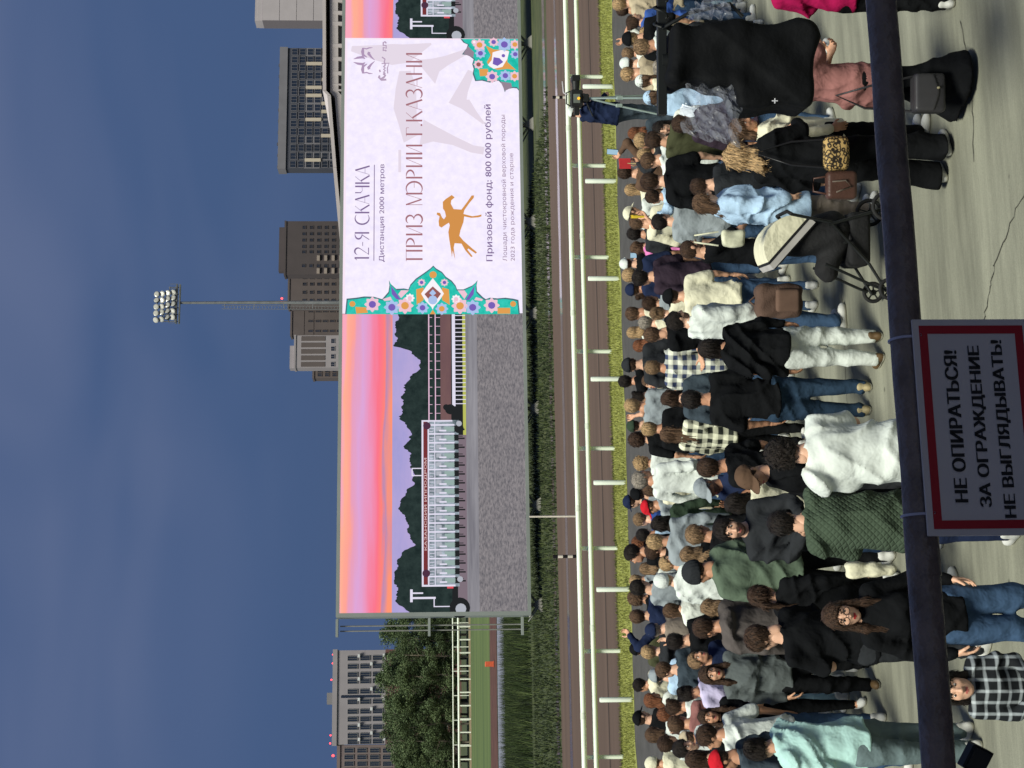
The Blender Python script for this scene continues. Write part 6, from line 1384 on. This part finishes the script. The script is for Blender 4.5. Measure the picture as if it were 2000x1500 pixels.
q_ = on_d(1642, 362, dl - .34); hb_ = empty('handbag', 'dark brown leather handbag next to the leopard-print bag', 'bag', (q_.x, q_.y, q_.z), -YAW); m_lea = mat('brown_leather', (74, 50, 42), .45, var=.15, scale=12, bump=.2, bscale=60)
sdf_obj('bag', lambda P: rbox(P, (0, 0, 0), (.11, .06, .12), .035) + .10 * np.maximum(0, P[..., 2]) * .3, (-.15, -.1, -.16), (.15, .1, .16), .011, m_lea, hb_); MB().tube([(-.07, 0, .10), (-.05, -.02, .22), (.05, -.02, .22), (.07, 0, .10)], .009, 6).build('handle', m_lea, hb_, True); MB().tube([(-.06, -.065, .05), (-.02, -.07, -.06), (.03, -.07, -.02), (.02, -.068, .08)], .007, 6).build('strap', mat('grey_strap', (120, 108, 98), .6), hb_, True)
# black shoulder bag and phone of the pink shirt
pk = next(s_ for s_ in PEOPLE if 'dusty pink shirt' in s_['label']); dp = (Vector(pk['loc']) - CAM).dot(fwd)
q_ = on_d(1812, 183, dp - .26); sbg = empty('shoulder_bag', 'black leather bag with a flap worn over the dusty pink shirt', 'bag', (q_.x, q_.y, q_.z), -YAW); m_bl = mat('black_leather', (46, 45, 48), .42, var=.1, scale=10, bump=.2, bscale=70)
sdf_obj('bag', lambda P: rbox(P, (0, 0, 0), (.145, .07, .12), .03), (-.19, -.12, -.16), (.19, .12, .16), .011, m_bl, sbg); sdf_obj('flap', lambda P: np.maximum(rbox(P, (0, -.058, .02), (.138, .022, .095), .02), -(P[..., 2] + .075 - .5 * np.abs(P[..., 0]) * .7)), (-.18, -.1, -.1), (.18, -.02, .14), .010, mat('black_leather_flap', (58, 57, 60), .4, var=.1, scale=10), sbg); MB().tube([(.13, 0, .10), (.06, -.06, .40), (-.02, -.02, .70), (-.10, .06, .46), (-.13, .02, .10)], .010, 6).build('strap', m_bl, sbg, True); MB().sphere((.03, -.085, -.055), .012, 8).build('clasp', mat('pale_brass', (210, 200, 160), .3, .8), sbg)
phone(pk, 1, 'slim dark phone in the hand of the person in dusty pink', False, mat('teal_case', (70, 92, 92), .4))
# cream tote by the light blue shirt
q_ = on_d(1432, 466, 13.4); tote = empty('tote_bag', 'cream printed tote bag hanging beside the long light blue shirt', 'bag', (q_.x, q_.y, q_.z), -YAW); m_tote = mat('cream_canvas', (214, 214, 186), .9, c2=(160, 160, 140), scale=14)
sdf_obj('bag', lambda P: rbox(P, (0, 0, 0), (.075, .045, .10), .03) + .006 * np.sin(P[..., 2] * 34 + P[..., 0] * 20), (-.14, -.08, -.18), (.14, .08, .18), .011, m_tote, tote); MB().tube([(-.06, 0, .13), (-.03, .02, .34), (.03, .02, .34), (.06, 0, .13)], .009, 6).build('strap', m_tote, tote, True)
# drooping cream jacket over the arm of the ponytail
pt = next(s_ for s_ in PEOPLE if s_['base'].startswith('person with a dark brown ponytail in black jacket')); dpt = (Vector(pt['loc']) - CAM).dot(fwd)
q_ = on_d(1698, 1113, dpt - .34); cj = empty('folded_jacket', 'folded cream jacket hanging from the arm of the black-jacketed ponytail', 'jacket', (q_.x, q_.y, q_.z), -YAW)
sdf_obj('cloth', lambda P: rbox(P, (0, 0, 0), (.055, .06, .19), .04) + .010 * np.sin(P[..., 0] * 60 + 12 * P[..., 2]) + .006 * np.sin(P[..., 2] * 40), (-.10, -.10, -.24), (.10, .10, .24), .011, cloth_mat('cream'), cj)

# ------------------------------------------------------------------ stroller
DS = 13.75
def SL(x, y):                                # picture pixel -> stroller frame (to the right, up)
    p = on_d(x, y, DS); o = on_d(1700, 505, DS); return ((p - o).dot(Vector((math.cos(YAW), -math.sin(YAW), 0))), p.z)
o_ = on_d(1700, 505, DS)
stroller = empty('stroller', 'black folding stroller with a cream canopy trimmed in black', 'stroller', (o_.x, o_.y, .004), -YAW)
m_fab = mat('black_stroller_fabric', (22, 22, 24), .85, var=.15, scale=8, bump=.4, bscale=30); m_tub = mat('dark_tube', (36, 38, 38), .35, .4); m_can2 = cloth_mat('cream')
hc_ = SL(1541, 486); R_h = .275
def hood(name, mm_, off0, off1, wd, grow=0.0):
    """slice of the half-drum hood, between two lines parallel to its open front edge"""
    A0, pts = math.radians(48), []
    nx, nz = math.cos(A0), math.sin(A0); tx, tz = -math.sin(A0), math.cos(A0)
    n = 14; r = R_h + grow; up_e = []
    for k in range(n + 1):
        d = off0 + (off1 - off0) * k / n; h_ = math.sqrt(max(.0001, r * r - d * d)); up_e.append((d, h_))
    poly = [(hc_[0] + nx * d + tx * h_, hc_[1] + nz * d + tz * h_) for d, h_ in up_e] + [(hc_[0] + nx * d - tx * h_, hc_[1] + nz * d - tz * h_) for d, h_ in reversed(up_e)]
    return MB().prism(poly, -wd, wd).build(name, mm_, stroller)
hood('canopy', m_can2, .085, R_h - .004, .225); hood('canopy_trim', m_fab, .062, .085, .229, .004); hood('canopy_band', mat('grey_band', (168, 164, 160), .8), .006, .062, .227, .002); hood('canopy_lining', m_fab, -.006, .006, .218, -.01)
a, b = SL(1520, 470), SL(1625, 455)
sdf_obj('seat', lambda P: np.minimum(smin(sd_cap(P, (a[0], -.0, a[1] - .02), (b[0], 0, b[1]), .15, .19, .9), sd_cap(P, (b[0] - .04, 0, b[1] - .02), (b[0] - .34, 0, b[1] + .05), .15, .10, .8), .06), 9) + .008 * np.sin(P[..., 0] * 30 + P[..., 2] * 20), (-.5, -.3, .2), (.5, .3, 1.2), .018, m_fab, stroller)
fA, fB, fC = SL(1610, 440), SL(1735, 572), SL(1600, 520); fH = SL(1535, 425)
for sgn in (-1, 1):
    yv = sgn * .23
    MB().tube([(fH[0], yv, fH[1]), (fA[0], yv, fA[1]), (SL(1685, 520)[0], yv, SL(1685, 520)[1]), (fB[0], yv, .12)], .014, 8).build('frame_tube', m_tub, stroller, True)
    MB().tube([(fA[0] - .02, yv, fA[1] + .02), (fA[0] + .12, yv, .14)], .014, 8).build('frame_tube', m_tub, stroller, True)
    MB().tube([(fC[0], yv, fC[1]), (SL(1690, 560)[0], yv, SL(1690, 560)[1]), (fB[0] + .02, yv, .16)], .013, 8).build('frame_tube', m_tub, stroller, True)
    for xx, rr in ((fB[0] + .02, .10), (fA[0] + .14, .13)):
        wb = MB(); wb.tube([(xx + (rr - .018) * math.cos(t_), yv * 1.12, rr + .002 + (rr - .018) * math.sin(t_)) for t_ in np.linspace(0, 2 * math.pi, 25)], .018, 8, 0, False)
        wo = wb.build('wheel', mat('tyre_rubber', (26, 26, 27), .8), stroller, True)
        hb2 = MB(); hb2.cyl((xx, yv * 1.12 - .015, rr), (xx, yv * 1.12 + .015, rr), .028, .028, 10)
        for k in range(5): t_ = 2 * math.pi * k / 5; hb2.cyl((xx, yv * 1.12, rr), (xx + (rr - .02) * math.cos(t_), yv * 1.12, rr + (rr - .02) * math.sin(t_)), .008, .008, 5)
        hb2.build('hub', m_tub, wo)
MB().tube([(fH[0], -.23, fH[1]), (fH[0] + .03, -.2, fH[1] + .04), (fH[0] + .03, .2, fH[1] + .04), (fH[0], .23, fH[1])], .016, 8).build('push_handle', m_fab, stroller, True)
MB().tube([(SL(1640, 478)[0], -.23, SL(1640, 478)[1]), (SL(1640, 478)[0], .23, SL(1640, 478)[1])], .013, 8).build('cross_bar', m_tub, stroller, True)
bk = SL(1690, 470); sdf_obj('basket', lambda P: rbox(P, (bk[0], 0, .34), (.24, .20, .10), .05), (-.6, -.3, .18), (.6, .3, .5), .018, m_fab, stroller)

# ------------------------------------------------------------------ broadcast camera on a tripod, beside its operator
op = next(s_ for s_ in PEOPLE if 'camera operator' in s_['label']); dop = (Vector(op['loc']) - CAM).dot(fwd) - .30
pc = on_d(1127, 192, dop); vc = empty('video_camera', 'black broadcast camera with a lens hood held up by the operator', 'camera', pc, -YAW); m_cam = mat('camera_black', (26, 28, 28), .5); cgrey = mat('camera_grey', (96, 104, 96), .5)
MB().box(-.16, .14, -.08, .08, -.10, .12, bev=.02).build('camera_body', m_cam, vc); MB().cyl((.12, 0, .02), (.32, 0, .02), .06, .075, 14).build('lens', m_cam, vc, True); MB().box(.30, .40, -.10, .10, -.05, .10, bev=.01).build('lens_hood', m_cam, vc); MB().box(-.10, .06, -.10, -.081, -.05, .07, bev=.005).build('side_panel', cgrey, vc); MB().tube([(-.14, 0, .12), (-.10, 0, .19), (.10, 0, .19), (.12, 0, .12)], .014, 6).build('handle', m_cam, vc, True); MB().cyl((-.02, -.1, -.02), (-.02, -.12, -.02), .025, .025, 10).build('lamp', glow('amber_lamp', (255, 190, 60), 1.5), vc); MB().box(-.30, -.16, -.05, .05, -.04, .06, bev=.01).build('viewfinder', m_cam, vc); MB().tube([(.06, 0, .17), (.10, .0, .24), (.30, 0, .26)], .016, 6).build('microphone', mat('mic_grey', (170, 166, 170), .8), vc, True)
pt0 = Vector((pc.x, pc.y, .008)); tri = empty('camera_tripod', 'pale metal tripod under the broadcast camera', 'tripod', pt0, -YAW); m_alu = mat('pale_aluminium', (170, 186, 178), .35, .5); zc = pc.z - .10
MB().box(-.07, .07, -.07, .07, zc - .12, zc, bev=.02).build('head', m_cam, tri)
for k, (dx, dy) in enumerate(((-.32, -.05), (-.05, -.34), (.14, .36))): MB().tube([(0, 0, zc - .12), (dx * .5, dy * .5, zc * .5), (dx, dy, .01)], [.020, .018, .016], 8).build('leg', m_alu, tri, True); MB().box(dx * .42 - .03, dx * .42 + .03, dy * .42 - .03, dy * .42 + .03, zc * .52, zc * .60, bev=.01).build('clamp', m_alu, tri)
MB().cyl((0, 0, .45), (0, 0, zc - .1), .016, .016, 8).build('centre_post', m_alu, tri, True); MB().tube([(-.03, 0, zc - .06), (-.34, -.10, zc - .18)], .012, 6).build('pan_bar', m_cam, tri, True)

# ------------------------------------------------------------------ camera crane with a wrapped head
DC = 9.9
CR = Vector((math.cos(YAW), -math.sin(YAW), 0))
oc = on_d(1440, 137, DC); crane = empty('camera_crane', 'black camera crane arm with its head wrapped in black cloth and clear plastic', 'camera crane', (oc.x, oc.y, 0), -YAW)
def CL(x, y):
    p = on_d(x, y, DC); return ((p - oc).dot(CR), p.z)
m_cl = mat('black_wrap_cloth', (14, 15, 17), .8, var=.2, scale=4, bump=.5, bscale=14, spec=.12)
def wrap(P):
    u0, z0 = CL(1300, 178); u1, z1 = CL(1440, 50); F_ = rbox(P, ((u0 + u1) / 2, 0, (z0 + z1) / 2), ((u1 - u0) / 2, .22, (z0 - z1) / 2), .07)
    u0, z0 = CL(1425, 226); u1, z1 = CL(1583, 52); F2 = rbox(P, ((u0 + u1) / 2, 0, (z0 + z1) / 2), ((u1 - u0) / 2, .24, (z0 - z1) / 2), .06); F_ = smin(F_, F2 + .12 * np.maximum(0, -(P[..., 0] - (u0 + u1) / 2)) * np.maximum(0, (z0 + z1) / 2 + .05 - P[..., 2]) * 4, .10)
    x, y, z = P[..., 0], P[..., 1], P[..., 2]; return F_ + .026 * np.sin(9 * x + 4 * z + 3 * np.sin(5 * z)) * np.sin(5 * z - 6 * x + 1) - .016 * (1 - np.abs(np.sin(6 * x - 5 * z + .8))) ** 3 + .018 + .009 * np.sin(22 * x + 9 * z + 2 * y) * np.sin(8 * z + 2)
sdf_obj('wrapped_head', wrap, (-.5, -.34, CL(1583, 137)[1] - .1), (.5, .34, CL(1300, 137)[1] + .1), .015, m_cl, crane)
eu, ez = CL(1497, 211); em = MB(); em.box(eu - .016, eu + .016, -.262, -.255, ez - .003, ez + .003).box(eu - .003, eu + .003, -.2625, -.2555, ez - .018, ez + .018); em.build('emblem', mat('white_print', (200, 200, 205), .6), crane)
ua, za = CL(1292, 226); ub = 6.5
arm = MB(); arm.box(ua, ub, -.03, .03, za - .03, za + .03, bev=.004); arm.build('arm', m_cam, crane)
cb = MB(); cu0 = CL(1292, 60)[0]
pts = [(cu0 + .015 * k, -.04 - .035 * math.cos(k * .9), za + .01 + .045 * math.sin(k * .9)) for k in range(40)]; cb.tube(pts, .009, 6); cb.build('coiled_cable', m_cam, crane, True)
u_c = CL(1300, 120)[0]; MB().cyl((u_c, 0, CL(1300, 120)[1] - .05), (u_c, 0, za), .05, .05, 10).build('head_mount', m_cam, crane, True)
MB().tube([(CL(1300, 60)[0], -.05, za), (CL(1340, 35)[0], -.12, CL(1340, 35)[1]), (CL(1420, 15)[0], -.1, CL(1420, 15)[1]), (CL(1445, 40)[0], -.1, CL(1445, 40)[1])], .012, 6).build('hanging_cable', m_cam, crane, True)
m_pl = bpy.data.materials.new('clear_plastic'); m_pl.use_nodes = True; t = m_pl.node_tree; t.nodes.clear(); oo = N(t, 'ShaderNodeOutputMaterial'); mxs = N(t, 'ShaderNodeMixShader'); tr_ = N(t, 'ShaderNodeBsdfTransparent'); pb_ = N(t, 'ShaderNodeBsdfPrincipled'); tr_.inputs[0].default_value = (.93, .94, .97, 1)
pb_.inputs['Base Color'].default_value = (.50, .52, .58, 1); pb_.inputs['Roughness'].default_value = .22; pb_.inputs['Specular IOR Level'].default_value = 1.0; mxs.inputs[0].default_value = .17; t.links.new(tr_.outputs[0], mxs.inputs[1]); t.links.new(pb_.outputs[0], mxs.inputs[2]); t.links.new(mxs.outputs[0], oo.inputs[0])
def plastic(corners, amp, seed, y0):
    r = np.random.default_rng(seed); n = 34; vs, fs = [], []; ph = r.uniform(0, 6, 12); A, B, C_, D = [np.array(CL(*c)) for c in corners]
    for i in range(n + 1):
        for j in range(n + 1):
            s_, t_ = i / n, j / n; p = A * (1 - s_) * (1 - t_) + B * s_ * (1 - t_) + C_ * s_ * t_ + D * (1 - s_) * t_
            d = amp * (abs(math.sin(7 * s_ + 5 * t_ + ph[0])) + .6 * abs(math.sin(11 * t_ - 8 * s_ + ph[1])) + .4 * abs(math.sin(19 * s_ + 3 * t_ + ph[2])) + r.uniform(-.09, .09)); e_ = .012 * math.sin(20 * s_ + ph[3]) + .012 * math.sin(23 * t_ + ph[4]); vs.append((p[0] + e_, y0 - d, p[1] + e_ * .8))
    fs = [(i * (n + 1) + j, i * (n + 1) + j + 1, (i + 1) * (n + 1) + j + 1, (i + 1) * (n + 1) + j) for i in range(n) for j in range(n)]
    obj('plastic_sheet', mesh_from(vs, fs, 'plastic_sheet', False), crane, m_pl)
plastic([(1330, 176), (1325, 268), (1432, 290), (1436, 176)], .06, 3, -.08); plastic([(1352, 180), (1345, 262), (1428, 280), (1430, 180)], .07, 4, .06)
plastic([(1335, 50), (1352, 22), (1412, 8), (1418, 46)], .07, 5, -.06)
# pedestal of the crane, out beyond the picture's edge
MB().box(4.6, 5.2, -.3, .3, .1, .35, bev=.03).build('pedestal', m_cam, crane); MB().cyl((4.9, 0, .3), (4.9, 0, za - .03), .08, .07, 12).build('column', m_cam, crane, True); MB().box(6.0, 6.5, -.16, .16, za - .30, za - .04, bev=.02).build('counterweight', m_cam, crane)
for dx, dy in ((-.5, -.4), (.5, -.4), (0, .6)): MB().cyl((4.9, 0, .3), (4.9 + dx, dy, .06), .035, .03, 8).build('leg', m_cam, crane, True)

# ------------------------------------------------------------------ grandstand front: handrail, notice, parapet, unseen shading roof above
DR = 2.42
pr0 = on_d(1777, 750, DR); Yr, Zr = pr0.y, pr0.z
handrail = empty('handrail', 'dark blue painted tubular handrail running across the front of the stand', 'railing', (0, Yr, 0))
m_hr = mat('dark_blue_gloss_paint', (118, 102, 94), .42, var=.30, scale=22, bump=.45, bscale=60, spec=.5)
n = 90; pts = [(-3 + 6.5 * k / n, .0008 * math.sin(k * 2.1), Zr + .0008 * math.sin(k * 1.3)) for k in range(n + 1)]
MB().tube(pts, .0252, 28).build('pipe', m_hr, handrail, True)
xj = on_y(1772, 1125, Yr).x; MB().tube([(xj, 0, Zr), (xj + .085, 0, Zr)], .0262, 28).build('sleeve_joint', m_hr, handrail, True)
FLOOR = 2.35
for xx in (on_y(1960, 1545, Yr).x - .02, 2.1): MB().cyl((xx, 0, FLOOR), (xx, 0, Zr - .02), .02, .02, 16).build('post', m_hr, handrail, True)
# notice board tied to the rail
Yn = Yr - .034
A, B = on_y(1786, 624, Yn), on_y(1806, 1047, Yn); C_ = on_y(2000, 1046, Yn)
x0n, x1n = B.x, A.x; ztn = (A.z + B.z) / 2; zbn = ztn - (x1n - x0n) * .545
notice = empty('notice_board', 'white warning notice with dark red border tied below the handrail', 'sign', ((x0n + x1n) / 2, Yn, ztn))
tilt = 0.0
m_wb = mat('notice_white', (214, 202, 196), .45, var=.03); m_rb = mat('notice_red', (176, 22, 40), .45, var=.04); m_lt = mat('notice_black', (26, 24, 28), .5, var=.02)
hw, hh_ = (x1n - x0n) / 2, ztn - zbn
MB().box(-hw, hw, 0, .004, -hh_, 0, bev=.001).build('board', m_wb, notice)
px = (x1n - x0n) / 423.0
rb_ = MB(); i0, i1 = 13 * px, 29 * px
for bxs in ((-hw + i0, hw - i0, -i1, -i0), (-hw + i0, hw - i0, -hh_ + i0, -hh_ + i1), (-hw + i0, -hw + i1, -hh_ + i1, -i1), (hw - i1, hw - i0, -hh_ + i1, -i1)): rb_.box(bxs[0], bxs[1], -.0012, 0, bxs[2], bxs[3])
rb_.build('red_border', m_rb, notice)
def ln_(y): return on_y(1890, y, Yn).x - notice.location.x
def zl_(x, y): return on_y(x, y, Yn).z - ztn
for s_, ya_, yb_, xt, xb_ in (('НЕ ОПИРАТЬСЯ!', 980, 686, 1846, 1872), ('ЗА ОГРАЖДЕНИЕ', 990, 677, 1894, 1921), ('НЕ ВЫГЛЯДЫВАТЬ!', 1011, 666, 1940, 1967)):
    o = obj('lettering', text_mesh(s_, ln_(ya_), ln_(yb_), zl_(xb_ + 7, 830), zl_(xt + 7, 830), .042, 60), notice, m_lt); o['kind'] = 'stuff'; o.location = (0, -.0016, 0)
for yp in (665, 1008):
    x = on_y(1790, yp, Yr).x - notice.location.x; zc2 = Zr - ztn
    MB().tube([(x, .034 + .0275 * math.cos(t_), zc2 + .0275 * math.sin(t_)) for t_ in np.linspace(-.6, 3.9, 18)] + [(x, -.002, -.012), (x, .006, -.012)], .0022, 6).build('cable_tie', mat('white_nylon', (190, 184, 198), .5), notice, True)
# unlit work lamp and parapet in the corner of the stand
m_par = mat('painted_parapet', (104, 96, 104), .7, var=.12, scale=8)
cpx = on_d(1908, 1484, 2.6); wl = empty('work_lamp', 'black rectangular work lamp fixed to the stand below the handrail', 'lamp', cpx, -YAW); wl.rotation_euler = (math.radians(14), math.radians(28), -YAW); wl.scale = (.72, .72, .72)
MB().box(-.030, .032, -.015, .015, -.026, .036, bev=.004).build('housing', m_cam, wl); MB().box(-.024, .026, -.0175, -.015, -.020, .030).build('glass', mat('lamp_dark_glass', (58, 58, 54), .3), wl); MB().tube([(-.028, 0, -.01), (-.04, .01, -.05), (.0, .01, -.10)], .006, 6).build('bracket', m_cam, wl, True)
par = MB(); e0 = on_d(1938, 1500, 2.75); par.box(-3.2, on_d(1950, 1432, 2.75).x, Yr + .10, Yr + .22, FLOOR - .3, 0)
pa_, pb2 = on_d(1930, 1520, 2.6), on_d(1985, 1430, 2.6)
MB().prism([(-3.0, FLOOR - .2), (pb2.x + .02, FLOOR - .2), (pb2.x, pb2.z - .06), (pa_.x, pa_.z), (-3.0, pa_.z)], Yr + .12, Yr + .2).build('parapet', m_par, handrail).location = (0, -Yr, 0)
stand = empty('grandstand', 'spectator stand with a concrete floor and an unseen narrow canopy shaped to shade the handrail', 'building', (0, 0, 0)); m_stc = mat('stand_concrete', (110, 108, 106), .9, var=.1, scale=1.5)
MB().box(-14, 14, -9, Yr + .08, FLOOR - .25, FLOOR).build('floor', m_stc, stand); MB().box(-14, 14, Yr - .3, Yr + .05, 0, FLOOR - .26).build('front_wall', m_stc, stand)
MB().box(-14.5, 14.5, -3.6, 1.5, 7.6, 7.75).build('roof', mat('shade_roof_sheet', (70, 72, 76), .6), stand)  # unseen roof, cut narrow to shade the handrail but let skylight reach the notice
for xx in (-13, -4.5, 4.5, 13): MB().box(xx - .15, xx + .15, -3.5, -3.2, FLOOR, 7.6).build('shade_roof_column', m_stc, stand)
